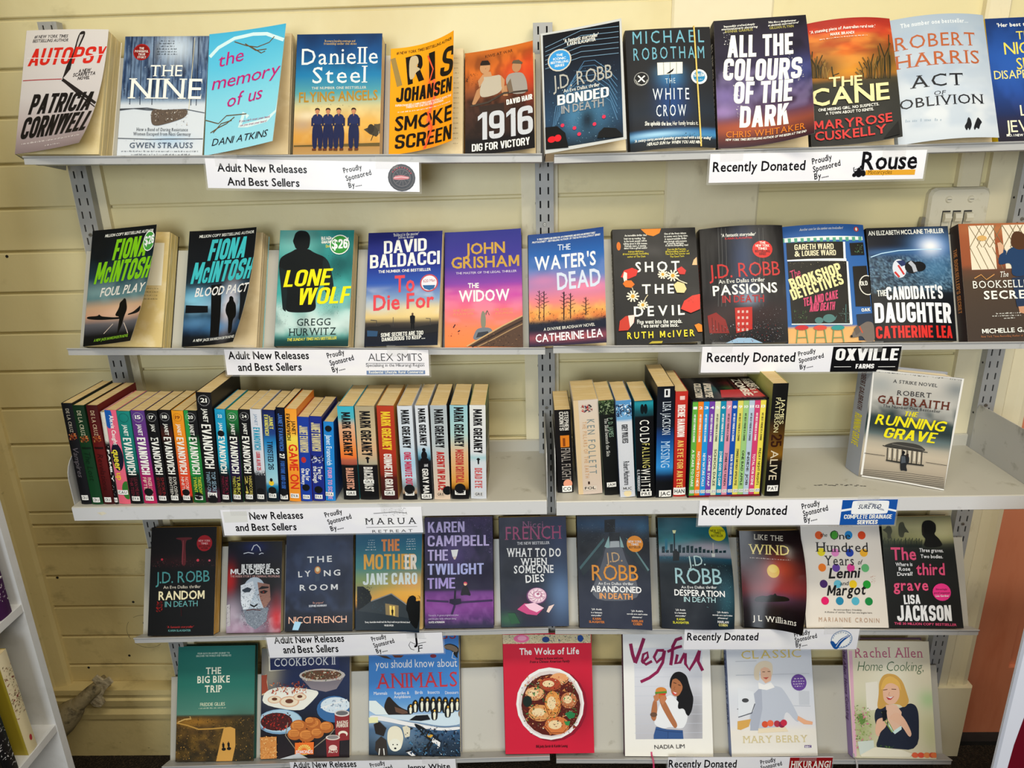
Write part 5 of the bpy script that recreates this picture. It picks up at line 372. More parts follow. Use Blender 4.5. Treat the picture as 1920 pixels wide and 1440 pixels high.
{'n':'mother','s':4,'th':24.5,'b':0,'X':-428.7,'W':149.9,'H':230.9,'t':26,'r':15.2,'a':-0.0,'bend':[0.03,0.04,0.0,0.4],'label':'teal to sunset paperback of a gabled house with a lit window','gl':0.3,'sp':'1d3c4c','hard':0,'pg':'d8b878','bg':([(0,'1d5a7a'),(0.2,'2a6a84'),(0.42,'4a8a8a'),(0.55,'9aaa6a'),(0.64,'e0b050'),(0.72,'d8a04a'),(0.8,'3a3a3c'),(0.85,'20303e'),(1,'182838')],[(0.85,0.55,0.3,0.08,'e8a86a',0.8),(0.1,0.62,0.3,0.08,'5a8a78',0.6)],[]),'el':[('d','c8d8dc',29.1,38,43,37.8,2.7),('d','c8d8dc',27.2,43.3,44.4,43.2,2.7),('d','c8d8dc',28.4,47.8,43,47.7,2.7),('d','c8d8dc',25.1,53.1,45.8,53,2.7),('d','c8d8dc',116.5,36.6,134.5,36.1,2.6),('d','c8d8dc',114.3,41,136,40.5,2.6),('d','c8d8dc',115.5,46.3,136.6,45.8,2.6),('d','c8d8dc',114.5,51.6,136.8,51,2.6),('d','f2efe6',21.8,59,47.3,58.6,3.2),('d','f2efe6',115.1,57.6,137.7,57,3.2),('t','THE',58.4,61.3,99.5,60.3,25.9,'d88a50','h'),('t','MOTHER',18.5,100.9,138.7,99.2,32.9,'dca850','h'),('t','ER',111.9,100.1,139.5,99.2,31.7,'e6dcd0','h'),('t','JANE CARO',16.8,134.2,141.5,131.1,24.8,'d8e2e0','h'),('p','1e2428',[3.7,137.3,17.4,137.4,31.2,147.9,36.9,161,31.4,176.8,4.1,187.2]),('k',['2a3430','3c4034'],40,3.7,138.6,35.6,176.7,4.9,3),('p','3a4248',[36.9,167.6,81.5,152.2,119,174.9,136.8,186.8,125.5,202.6,4.1,191.1]),('l','8a8a88',2.2,[35.5,168.9,81.5,152.2,120.5,176.1]),('p','2c363e',[4.1,189.8,149.4,205,150.4,226.2,1.7,231.5]),('k',['3c4a54'],26,36.9,166.3,102,190.9,8.3,7),('p','8a7a5a',[67.6,173.2,98.9,176.9,99.3,201.3,69.2,197.1]),('p','e8c870',[77.5,177.5,90.3,178.4,90.6,199.1,78.6,196.9]),('l','3a3020',1.4,[84.1,178.1,84.3,198]),('p','2a2018',[83.2,199.3,84.5,199.3,84.8,192.3,85.4,199.2,86.8,199.2,86.5,191.5,83.1,191.6]),('p','2a2018',[82.6,193.4,87,193.3,87.3,186.8,85.6,185.9,83.9,186,82,186.9]),('e','2a2018',84.7,184.8,1,1.2),('p','0c1012',[118.8,164.6,124.4,156.7,133,153.9,140.3,158.7,139.2,167.7,150.7,163.3,153,183.4,149.4,203.8,144.3,226.7,125.7,210.2,120.8,190.2,116.3,185.2]),('k',['0c1012'],40,118.6,154.4,151.5,183.5,5.2,4),('t',"'Every Australian should read this. Pacy,I could not put this book down'",22,215.4,127.3,212.2,3.4,'f2efe6','b'),('t','VIRGIE SPICER',65.8,221.5,88,220.8,3.3,'f2efe6','b')],'bp':1.0,'spt':[],'band':0,'stk':[]},
{'n':'twilight','s':4,'th':24.5,'b':0,'X':-274.8,'W':151,'H':240.4,'t':26,'r':17.3,'a':-0.0,'bend':None,'label':'deep violet paperback with stacked lilac capitals and a glowing street lamp','gl':0.35,'sp':'241e38','hard':0,'pg':'d8b878','bg':([(0,'2a2440'),(0.2,'2c2848'),(0.5,'26223c'),(0.66,'2a2440'),(0.68,'6a3a80'),(0.8,'7a3a88'),(0.9,'5a3070'),(0.95,'342a50'),(1,'2a2644')],[(0.43,0.35,0.18,0.12,'5a4a80',0.8),(0.45,0.77,0.12,0.05,'2a2040',0.9),(0.35,0.82,0.3,0.06,'8a489a',0.6)],[('5a4a78',8,6,0.4,0,0.4),('8f5aa0',14,18,0.4,0.7,0.95)]),'el':[('k',['8a7aa8','6a5a88'],70,73.7,2.6,149.8,29.9,2.2,5),('k',['8a7aa8'],24,136.2,29.8,150.9,83.1,2.4,4),('t','KAREN',7.1,34.2,88.7,33.7,23.5,'bfb2dc','h'),('t','CAMPBELL',6.4,63.9,142.9,63.9,23.4,'bfb2dc','h'),('t','THE',6.6,95.2,51.5,95,23.8,'bfb2dc','h'),('t','TWILIGHT',6.2,125.6,130.5,125.2,23.7,'b4b8ec','h'),('t','TIME',5.8,155.8,67,155.2,23.1,'a898d0','h'),('p','fff6e8',[58.3,72.3,74.3,71.4,71,86.4,61.5,87.2]),('p','d8c8c0',[62.3,87.2,70.5,86.7,67.8,93,64.5,93]),('k',['8a80a8'],16,80.5,69.3,100.8,95.9,1.6,3),('l','1c182c',4.3,[67,158.9,65.7,182.4]),('p','241c38',[54.9,178.4,79.1,177.3,80.5,187.8,65.7,191.6,53.5,186.3]),('l','3a2450',4.2,[3.7,180.7,52.2,183.6]),('l','3a2450',4.2,[80.5,185.2,149.1,181.8]),('l','3a2450',4.8,[65.7,191.6,59,211.1]),('p','16121e',[77.8,171.5,81.8,156.4,85.9,150.6,92.6,150.7,95.8,156.5,102.8,172.2,89.9,169]),('e','e8b898',89.4,145.9,3.5,3.7),('p','c8506a',[85.3,145.9,85.9,142,89.9,140.7,93.7,143.3,93.7,147.5,91.5,144.9,87.8,144.3]),('t',"'I loved it. A great,original storyline",7.9,214.3,73.7,213.8,3.6,'c0b4d0',''),('t',"and the plot fairly whizzes along.'",7.9,221.6,69.7,221.1,3.6,'c0b4d0',''),('t','KATE ATKINSON',8.8,228.9,42.9,228.7,3.6,'f2efe6','b')],'bp':1.0,'spt':[],'band':0,'stk':[]},
{'n':'whattodo','s':4,'th':22.0,'b':0,'X':-107.5,'W':147.9,'H':237.3,'t':26,'r':19.6,'a':-0.008,'bend':None,'label':'inky navy paperback with wine-coloured author name and a pale pink rose','gl':0.25,'sp':'14161e','hard':0,'pg':'d8b878','bg':([(0,'242840'),(0.3,'1f2538'),(0.6,'1e2434'),(1,'20263c')],[(0.9,0.7,0.2,0.25,'6a88b0',0.7),(0.9,0.2,0.2,0.2,'3a4a70',0.5),(0.1,0.93,0.15,0.06,'3a6a4a',0.8),(0.45,0.82,0.25,0.1,'3a2438',0.8)],[('101420',4,5,0.5,0.2,0.8)]),'el':[('t','Nicci',52.2,24.4,98.1,24.6,14.8,'8a5a7a','s'),('t','FRENCH',13.6,48.8,136.3,48.7,28.1,'a04a72','s'),('t','THE NEW BESTSELLER',39.1,60.1,110.5,59.9,5.9,'e0e0e4','s'),('t','WHAT TO DO',15.5,85.3,135,87.4,17.5,'f2efe6','sb'),('t','WHEN',45.6,104.9,103.8,104.9,14.8,'f2efe6','sb'),('t','SOMEONE',30.1,121.9,118,122,16.4,'f2efe6','sb'),('t','DIES',55.4,142.6,97.4,140.6,15.8,'f2efe6','sb'),('e','6a3a68',79.2,171.2,22.6,18.2),('e','d8b8c8',79.8,170.5,20.2,16.3),('e','e8d0d8',80.3,169.7,15.4,12.4),('e','c89ab0',80.9,168.9,10.6,8.6),('e','ecd8e0',81.4,168.1,6.9,5.6),('e','a8607c',82,167.3,3.2,2.6),('l','8a5070',0.8,[87.2,171.3,95.4,178.4]),('l','8a5070',0.8,[85.9,174.6,88.1,184]),('l','8a5070',0.8,[82.7,176.9,78.3,185.8]),('l','8a5070',0.8,[78.4,177.5,68.7,183.3]),('l','8a5070',0.8,[74.4,176.2,62.2,177.3]),('l','8a5070',0.8,[71.8,173.5,60.7,169.4]),('l','8a5070',0.8,[71.4,170.2,64.7,162.1]),('l','8a5070',0.8,[73.3,167.1,73,157.5]),('l','8a5070',0.8,[76.9,165.2,83.1,156.9]),('l','8a5070',0.8,[81.3,165.2,92.1,160.6]),('l','8a5070',0.8,[85,166.9,97.2,167.4]),('l','8a5070',0.8,[87,169.9,97.1,175.3]),('p','c04a80',[35.8,199.4,52.2,186.6,73.4,189.4,91.7,200,78.1,212.8,56.9,210.1]),('p','e8c0d0',[52.1,189.2,73.5,185.5,94.4,197.4,78.2,206.4,62.5,199.7]),('p','e0c8c0',[99.5,205.3,105.1,193.7,117.2,189.9,110.2,200.2,104.7,207.9]),('p','2a5a3c',[14.3,207,30.3,207.2,41.8,229.4,21.8,230.5])],'bp':1.0,'spt':[],'band':0,'stk':[]},
{'n':'abandoned','s':4,'th':24.5,'b':1,'X':63.3,'W':156,'H':239.4,'t':28,'r':16.3,'a':-0.002,'bend':[0.12,0.08,0.05,0.32],'label':'navy paperback with golden author name above a footbridge and castle','gl':0.3,'sp':'12100e','hard':0,'pg':'c8b890','bg':([(0,'1c2c40'),(0.08,'1e3c58'),(0.15,'16202c'),(0.3,'181c24'),(0.45,'1e2634'),(0.6,'262c3c'),(1,'2b3044')],[(0.5,0.08,0.4,0.06,'28587c',0.7),(0.9,0.1,0.1,0.06,'2f6a8c',0.7),(0.5,0.42,0.2,0.25,'50545e',0.8)],[('0e1218',6,8,0.6,0.05,0.35)]),'el':[('p','14181e',[60.7,8.7,84,6.9,83.1,35.6,59.9,35.7]),('k',['3a4c5c','8aa0ac','20303c','5a7a8c'],120,9.8,16.3,153.7,39.1,1.8,4),('k',['4a5a60','2a343c','0c1014'],150,7.3,37.5,154.9,59.8,2.7,6),('p','5e626c',[70.9,53.8,92.5,53.2,97.4,68,105.9,98.2,125.6,135.4,131.7,179.9,18.6,182.6,54,98.8,60.8,68.2]),('p','1c2128',[69.5,36.6,93.7,36,93.1,52.8,69.9,53.8]),('p','aab0b4',[71.8,54.8,91.1,54,91.7,67.1,70.4,68.2]),('p','4a6a6e',[3.3,110.4,57.6,47.2,59.3,52.9,5,116.1]),('p','26343a',[5,116.1,59.3,54.8,54.5,83.5,10.5,129.5]),('p','8fb0b0',[58.9,66.3,69.3,43.3,70.4,68.2,64.6,69.2]),('p','8fb0b0',[92.8,43.3,93.6,67.1,101.2,68,97.8,54.7]),('p','26343a',[105.7,48.9,152.9,116,150.8,121.6,102.8,77.4]),('p','6a8a8c',[105.8,47,109.6,48.9,153.9,114.1,150.9,117]),('e','e8962a',124.9,59.8,17.6,17.4),('t','NEW YORK',110.4,57.4,139.4,57.2,4.5,'f2efe6','b'),('t','TIMES',116.7,63.3,132.7,63.1,4.5,'f2efe6','b'),('t','BESTSELLER',111.9,69.4,137.1,69.1,4.5,'4a2a08','b'),('t','J.D.',61.7,100.6,97.3,97.6,20.9,'c8a880',''),('t','ROBB',30,138.5,129.7,138.1,33.1,'e0993a',''),('t','An Eve Dallas thriller',42.8,147.9,119.1,147.2,5.7,'f2efe6',''),('t','ABANDONED',26,162.6,135.7,163.4,12.4,'f2efe6','b'),('t','IN DEATH',44.8,177,116.2,177.7,11.7,'e0a060','b'),('t',"'J.D. Robb",26.7,201.4,48.8,201.8,3.2,'f2efe6','b'),('t','is a fantastic',25.6,208.1,49.6,208.6,3.2,'f2efe6','b'),('t',"storyteller'",25.8,214.2,48.4,214.4,3.2,'f2efe6','b'),('t',"'J.D. Robb's",112.2,202.9,137.5,202.5,3.2,'f2efe6','b'),('t',"novels are can't-miss",103.1,209.2,146.8,208.6,3.1,'f2efe6','b'),('t',"pleasures'",114.3,215.4,135.2,215.3,3.1,'f2efe6','b'),('t','KARIN',29,222,46.6,222.3,4.5,'d8843a','b'),('t','SLAUGHTER',20.7,228.5,54.1,229.1,4.5,'d8843a','b'),('t','HARLAN',113,224.4,136.8,223.9,4.8,'d8843a','b'),('t','COBEN',115.7,230.5,134.7,230.2,4.8,'d8843a','b')],'bp':1.0,'spt':[('J.D. ROBB',0.05,0.3,'a08050',0.5),('ABANDONED IN DEATH',0.55,0.95,'8a7050',0.5)],'band':0,'stk':[]},
{'n':'desperation','s':4,'th':24.5,'b':1,'X':241.2,'W':153.9,'H':235.9,'t':28,'r':14.2,'a':-0.002,'bend':[0.03,1.0,0.43,-0.6],'label':'dark teal paperback with pale author name over a waterfront skyline','gl':0.3,'sp':'121412','hard':0,'pg':'c8b890','bg':([(0,'1a4a58'),(0.12,'20707c'),(0.22,'2a8a90'),(0.3,'8a9aa4'),(0.34,'8a8a94'),(0.36,'1c5468'),(0.42,'16262e'),(0.6,'131c24'),(1,'161c28')],[(0.7,0.26,0.4,0.05,'b0a0ac',0.7),(0.6,0.12,0.5,0.05,'1c5868',0.6),(0.9,0.7,0.12,0.2,'3a6a78',0.6),(0.5,0.05,0.4,0.03,'2a6474',0.5)],[('0e2e38',3,9,0.5,0,0.25)]),'el':[('p','2a7a90',[13.7,46.6,19.4,45.7,18.6,74.3,13.3,74.7]),('p','14363e',[6.2,76.3,6.7,62.9,13,62.1,12.5,76.2]),('p','14363e',[14.9,76.2,15.2,70.5,21.5,69.7,21.2,76.1]),('p','14363e',[23.7,76.1,24.4,58,30.7,57.2,30,76]),('p','14363e',[32.4,76,32.7,68.4,39,67.5,38.7,75.8]),('p','14363e',[41.2,75.8,41.9,59.7,48.2,58.8,47.4,75.6]),('p','14363e',[49.9,75.6,50.4,64.2,56.7,63.3,56.1,75.4]),('p','14363e',[58.6,75.3,59.3,60.2,65.6,59.3,64.9,75.2]),('p','14363e',[67.3,75.1,68,60.9,74.3,59.9,73.6,74.9]),('p','14363e',[76,74.8,76.5,65.3,82.9,64.4,82.3,74.6]),('p','14363e',[84.8,74.5,85.4,62.2,91.8,61.2,91,74.2]),('p','14363e',[93.5,74.1,94,66.5,100.3,65.5,99.8,73.8]),('p','14363e',[102.3,73.7,102.6,68,109,67,108.6,73.4]),('p','14363e',[111,73.3,111.4,68.6,117.8,67.5,117.4,73]),('p','14363e',[119.8,72.8,120.5,65.3,127,64.2,126.2,72.5]),('p','14363e',[128.7,72.3,129.1,68.6,135.5,67.4,135.1,72]),('p','14363e',[137.6,71.8,138.1,67.1,144.7,65.9,144,71.4]),('k',['8ab4b4','d8c8b8','e8d8c0'],50,7.6,64.8,132.7,72.5,1.3,6),('k',['2a7080','14303a','58a0a8'],100,6.1,77.3,106.8,88.6,2.3,3),('l','10181c',2.5,[34.6,34.1,33.5,74]),('p','14191c',[30.1,72.2,37.8,70.2,44.2,75.7,42.6,91.8,29.3,93.1]),('p','f4e8b0',[30.7,27.4,38.7,27.3,36.7,34.1,32.1,34.1]),('l','c8c0b8',1.4,[117.9,51.3,116,73]),('p','c8ccc8',[112.5,74.2,120.2,73.8,119.5,81.3,112.9,81.7]),('e','c8c41e',130,29.9,19.7,17.2),('t','NEW YORK',113.8,28.3,147.5,26.4,4.6,'1c2a18','b'),('t','TIMES',121.1,32.8,138.5,31.8,4.6,'1c2a18','b'),('t','BESTSELLER',115.2,39.2,143,37.6,4.6,'1c2a18','b'),('t','J.D.',61.8,103.9,98.6,99.8,21.6,'b8d0d0',''),('t','ROBB',33,140.4,130.4,139.3,32.8,'a8ccd0',''),('t','An Eve Dallas thriller',44.8,150.5,118.9,148.6,5.6,'f2efe6',''),('t','DESPERATION',29.8,165.4,134.5,165.7,12.3,'f2efe6','b'),('t','IN DEATH',49.4,178.2,114.9,178.5,10.8,'b0d0d4',''),('k',['4a98a0','2a5a64','8ac0c4'],120,95.2,92.8,149.3,199.1,1.7,8),('t',"'J.D. Robb",30.8,197.3,51.4,197,3.2,'f2efe6','b'),('t','is a fantastic',29.1,203.3,53,203.2,3.2,'f2efe6','b'),('t',"storyteller'",30.4,209.4,51.9,209.2,3.1,'f2efe6','b'),('t',"'J.D. Robb's",116.8,199.7,140,200.8,3.2,'f2efe6','b'),('t',"novels are can't-miss",107.4,205.4,148.4,207.4,3.2,'f2efe6','b'),('t',"pleasures'",118.3,211.6,138.9,213.3,3.2,'f2efe6','b'),('t','KARIN',32.9,217.2,49.7,217,4.4,'d8d43a','b'),('t','SLAUGHTER',24.5,224.2,58.1,223.7,4.4,'d8d43a','b'),('t','HARLAN',117.2,220.8,140.2,222.5,4.9,'f2efe6','b'),('t','COBEN',119.3,227.4,137.9,229,4.9,'e0d88a','b')],'bp':1.0,'spt':[('ROBB',0.1,0.3,'8a9a9a',0.5),('DESPERATION IN DEATH',0.55,0.95,'8a9a8a',0.5)],'band':0,'stk':[]},
{'n':'wind','s':4,'th':24.5,'b':1,'X':418.5,'W':131.9,'H':206.7,'t':26,'r':12.1,'a':-0.002,'bend':[0.3,-0.6,0.0,1.32],'label':'glossy dark maroon paperback with setting sun and gold serif title','gl':0.06,'sp':'1a1414','hard':0,'pg':'dcbc84','bg':([(0,'1c1618'),(0.3,'2c1a1e'),(0.45,'5a2a2c'),(0.6,'6a2c30'),(0.7,'3a2a34'),(0.8,'22181c'),(1,'141214')],[(0.6,0.4,0.22,0.12,'c8502a',0.8),(0.55,0.58,0.3,0.1,'a83a3a',0.6),(0.55,0.68,0.2,0.05,'4a4a70',0.5)],[]),'el':[('t','LIKE THE',29.9,18.1,91.6,22.3,11,'d8d0c0','s'),('t','WIND',17.6,48.7,102.5,52.3,20.4,'e8d48a','s'),('d','d8c8c0',19.5,58.2,103.3,62.8,2.5),('e','e0b848',66.2,85.2,12.7,14.2),('e','e8c860',66.5,80.5,9.4,8.2),('p','16100f',[25.4,142.8,42,137.4,51,138.9,60.3,133.7,74.5,139.2,81.9,135.9,96.3,139.2,96.1,146.3,24.9,153.1]),('p','0f0c0c',[62,136.4,67.7,131.4,71.1,135.8,81.9,136.8,83.4,143.9,63.4,145.5]),('t','J L Williams',18.4,191.2,112.7,192.2,11.4,'e6e2da','s')],'bp':1.0,'spt':[('LIKE THE WIND',0.1,0.6,'8a7a50',0.4)],'band':0,'stk':[]},
{'n':'lenni','s':4,'th':24.5,'b':1,'X':552.1,'W':172.3,'H':218.1,'t':26,'r':10.5,'a':-0.002,'bend':[0.3,-0.6,0.0,0.08],'label':'cream paperback dotted with rows of coloured watercolour spots','gl':0.4,'sp':'6a6058','hard':0,'pg':'ddd0b4','bg':([(0,'d6d2cc'),(1,'dcd4c8')],[],[]),'el':[('e','d8602a',36.7,20.9,8,8.8),('e','4a9a3a',68,20.3,8.2,8.8),('e','2a8ac8',99.4,20.7,8.5,8.8),('e','d2502a',128.5,22.2,9,8.8),('e','d8cc2a',39.8,56.8,8.1,8.8),('e','d88ac0',68.8,57.9,8.2,8.8),('e','2a4aa8',99.6,58.8,8.5,8.7),('e','e8b03a',130.4,59.5,8.8,8.7),('e','e0802a',39.9,90.1,8.1,8.7),('e','6a4aa0',69,90.7,8.2,8.7),('e','d84a98',100.1,91.1,8.4,8.7),('e','6ab47a',131.4,92.1,8.6,8.7),('e','4a2a6a',41.2,124.8,8.2,8.7),('e','6ab8cc',70.4,125.3,8.2,8.7),('e','e8c42a',103,126,8.3,8.7),('e','2a9a3a',132.5,127,8.5,8.7),('e','d8206a',42.2,160.7,8.2,8.7),('e','2a88a8',73,161.2,8.2,8.7),('e','5ab0c4',106.2,161.8,8.3,8.7),('e','1f8a48',134.4,162.7,8.3,8.6),('l','1c1c1e',1.3,[61.5,21,63.7,14,69.5,11.1,75.5,14.1,77,21.2,74.2,27.4,67.9,30.2,62.1,26.7,61.5,21]),('t','the',39.2,24.4,53.4,24,8,'1c1c1e','i'),('t','ne',78.8,30,102.7,30.3,14.9,'1c1c1e',''),('t','Hundred',29.6,55.9,140.6,57.9,20,'2a2a2c','s'),('t','Years',45.1,85,107.7,85.9,20.5,'2a2a2c','s'),('t','of',115,84.2,123.7,84.7,10.6,'1c1c1e','i'),('t','Lenni',52,112.9,117.1,111.6,21.2,'141416','ib'),('t','and',74.6,128.1,92.5,127.7,8.5,'1c1c1e','i'),('t','Margot',46.5,149.8,127.4,147.6,21.7,'141416','ib'),('k',['d8602a','b08a6a'],14,141.6,109.3,152.1,124.6,2.4,4),('k',['8a8078'],30,28.2,9.1,150.3,173.2,0.7,9),('t','An extraordinary friendship.',58.9,181.1,118.7,182.2,3.4,'4a4440',''),('t','A lifetime of stories. Their last one begins here.',40,186,139.9,188.4,3.4,'4a4440',''),('t','MARIANNE CRONIN',26.8,204.7,153.4,207.6,9.4,'b89a80','w'),('d','b89a80',57.9,1.9,109.3,3,1.9)],'bp':1.0,'spt':[('Lenni and Margot',0.15,0.55,'1c1c1e',0.5)],'band':0,'stk':[]},
{'n':'grave','s':4,'th':24.5,'b':1,'X':729.1,'W':152.4,'H':236.8,'t':24,'r':8.4,'a':-0.002,'bend':[0.3,-0.6,0.03,0.08],'label':'charcoal paperback with pink title and dark-haired head at the top','gl':0.35,'sp':'1c1e1c','hard':0,'pg':'d9c49a','bg':([(0,'6a6a50'),(0.1,'a8a47c'),(0.2,'8a8a60'),(0.26,'2c3430'),(0.3,'242826'),(1,'252524')],[(0.85,0.14,0.3,0.08,'c8c49a',0.7),(0.0,0.2,0.2,0.1,'4a5040',0.7)],[]),'el':[('l','26302a',1.1,[-9.8,66.7,-9.5,53.3]),('l','26302a',1.1,[-7.6,66.7,-6.8,50.6]),('l','26302a',1.1,[-5.4,66.6,-4.1,47.9]),('l','26302a',1.1,[-3.2,66.6,-1.4,45.2]),('l','26302a',1.1,[-1,66.6,0.8,50.9]),('l','26302a',1.1,[1.2,66.5,1.7,48.2]),('l','26302a',1.1,[3.4,66.5,4.5,45.5]),('l','26302a',1.1,[5.6,66.5,6.6,51.2]),('l','26302a',1.1,[7.8,66.5,9.4,48.5]),('l','26302a',1.1,[10,66.5,12.1,45.9]),('l','26302a',1.1,[12.2,66.4,12.5,51.6]),('l','26302a',1.1,[14.4,66.4,15.2,48.9]),('l','26302a',1.1,[16.6,66.4,18,46.2]),('l','26302a',1.1,[18.8,66.4,20.1,51.9]),('l','26302a',1.1,[21,66.4,22.9,49.2]),('l','26302a',1.1,[23.3,66.4,23.8,46.6]),('l','26302a',1.1,[25.5,66.4,26,52.3]),('l','26302a',1.1,[27.7,66.4,28.8,49.6]),('l','26302a',1.1,[29.9,66.3,31.5,46.9]),('l','26302a',1.1,[32.2,66.3,33.8,52.6]),('l','26302a',1.1,[34.4,66.3,34.7,50]),('l','26302a',1.1,[36.6,66.3,37.5,47.3]),('l','26302a',1.1,[38.9,66.3,39.7,53]),('l','26302a',1.1,[41.1,66.3,42.5,50.4]),('l','26302a',1.1,[43.4,66.3,45.3,47.7]),('l','26302a',1.1,[45.6,66.3,46.2,45]),('l','26302a',1.1,[47.9,66.4,48.5,50.8]),('l','26302a',1.1,[50.1,66.4,51.3,48.1]),('l','26302a',1.1,[52.4,66.4,54.1,45.5]),('l','26302a',1.1,[54.7,66.4,56.4,51.2]),('l','26302a',1.1,[56.9,66.4,57.3,48.5]),('l','26302a',1.1,[59.2,66.4,60.2,45.9]),('l','26302a',1.1,[61.5,66.4,62.5,51.6]),('l','26302a',1.1,[63.8,66.4,65.3,49]),('l','26302a',1.1,[66.1,66.5,68.2,46.3]),('l','26302a',1.1,[68.4,66.5,68.6,52.1]),('l','26302a',1.1,[70.7,66.5,71.5,49.4]),('l','26302a',1.1,[73,66.5,74.3,46.8]),('l','26302a',1.1,[75.3,66.6,76.7,52.5]),('l','26302a',1.1,[77.7,66.6,79.6,49.9]),('p','4a4c3c',[7.1,26.4,11.1,18.7,18.1,20.6,20.2,32.1,16.1,39.7,18.1,47.3,9.2,47.4,10.7,35.9,-0.1,28.4]),('p','4a4c3c',[32.1,24.4,35.7,12.9,43.7,11.1,45.9,22.5,54.9,35.9,44.2,32.1,41.5,45.4,32.6,43.5]),('p','161816',[81.2,17.2,86.8,9.7,100.7,8.1,112.3,16,111.7,31.2,106.2,38.6,117.4,48.4,126,65.7,80.8,66.6,87.8,47.8,83.1,43.9,79.9,35.5]),('p','2a241e',[80.8,22.9,84.6,23,84.5,40.1,80.7,40]),('t','The',14.1,92.3,64.9,92.3,25.8,'d8587e','b'),('t','Three graves.',71.9,75.6,124,77.4,7.6,'f2efe6','b'),('t','Two bodies.',74,88.5,121.6,90.1,7.2,'f2efe6','b'),('t','Where is',21.8,105.9,55.9,105.5,7.6,'f2efe6','b'),('t','Rose',27.6,115.7,50.9,115.3,7.6,'f2efe6','b'),('t','Duval?',23.7,126.3,55.4,125.5,7.6,'f2efe6','b'),('t','third',62.8,124,123,125.1,24.1,'d8587e','b'),('t','grave',14,157.3,85.8,157.3,22.6,'d8587e','b'),('e','e0408a',113.1,161.3,19.1,18.4),('t','Shiveringly',100.7,156.7,125.1,156.9,3.4,'5a1238','b'),('t','good suspense!',96.5,164.1,130.1,164.5,3.4,'5a1238','b'),('t','Lisa Gardner',99.7,170.9,127.6,170.8,3.7,'f2efe6','b'),('t','LISA',33.7,186.5,67.4,185.4,19.6,'f2efe6','h'),('t','JACKSON',17.4,221.8,129.4,221.5,33,'f2efe6','h'),('t','THE 30 MILLION COPY BESTSELLER',10.6,229.2,137.9,231.8,4.9,'d8587e','b')],'bp':1.0,'spt':[],'band':0,'stk':[]},
{'n':'bike','s':5,'th':24.5,'b':0,'X':-893.3,'W':187,'H':264.6,'t':18,'r':-1.2,'a':-0.007,'bend':None,'label':'teal-sky hardback with a golden gravel road across dark hills','gl':0.4,'sp':'2c5a54','hard':1,'pg':'d8ccb0','bg':([(0,'1f6a64'),(0.35,'2f7468'),(0.55,'4f8274'),(0.6,'5a8878'),(0.61,'3a3424'),(0.7,'6a5028'),(0.85,'4a3a20'),(1,'3a3220')],[(0.85,0.7,0.25,0.12,'2c2a1a',0.8),(0.25,0.66,0.3,0.03,'a87a30',0.7),(0.9,0.9,0.25,0.2,'2f2a1a',0.8)],[('8a6a2c',8,14,0.5,0.62,1),('1e1c12',12,16,0.5,0.62,1)]),'el':[('t','FOUR GUYS ON AN EPIC JOURNEY TO',47.4,19.3,125.3,19,4,'c8d8cc',''),('t','DISCOVER THE WORLD AND THEMSELVES',43.9,25.1,128.9,24.6,4,'c8d8cc',''),('t','THE',67.8,65.3,106,64.7,14.8,'ece6cc','sb'),('t','BIG BIKE',47.5,85.8,127.4,84.8,15.4,'ece6cc','sb'),('t','TRIP',66.4,107.5,109,106.8,15.4,'ece6cc','sb'),('t','FREDDIE GILLIES',56.4,139,116.1,138,7.4,'d8dcc0',''),('d','c8d0b8',53,145.1,120.7,144.1,3.1),('k',['2a2818','8a6a2c','1e1c12','b8904a','3a3a20'],420,-3.3,165.5,186.9,263.4,4.2,8),('p','c89a50',[98,264.6,105.1,230.8,143.4,230.6,136.3,264.9]),('p','c89a50',[105.1,230.8,114.9,188.4,130.8,186.9,142.3,191.4,143.4,230.6]),('l','b8904a',3.2,[0.8,176.3,27.3,182.4,53.9,191.5,86.2,190.9,118.1,188.4]),('l','c8a868',2.8,[3.9,174.7,19.7,168.6,35.9,167.1,32.3,162.5]),('p','1c1a14',[113.5,239.8,115,239.8,114.8,231.7,116,239.8,117.5,239.8,116.6,230.7,112.8,230.8]),('p','1c1a14',[112.4,232.9,117.4,232.9,117.2,225.3,115.2,224.2,113.3,224.2,111.3,225.3]),('e','1c1a14',114.2,223,1.2,1.4),('p','1c1a14',[126.1,238.2,127.7,238.2,127.5,230.1,128.6,238.2,130.2,238.2,129.3,229.2,125.5,229.2]),('p','1c1a14',[125.1,231.4,130,231.4,129.9,223.8,127.9,222.7,126,222.7,123.9,223.8]),('e','1c1a14',126.8,221.4,1.1,1.4),('e','1c1a14',115.9,237.4,5.1,3.6),('e','1c1a14',128.5,236.1,5.1,3.6)],'bp':1.0,'spt':[],'band':0,'stk':[]},
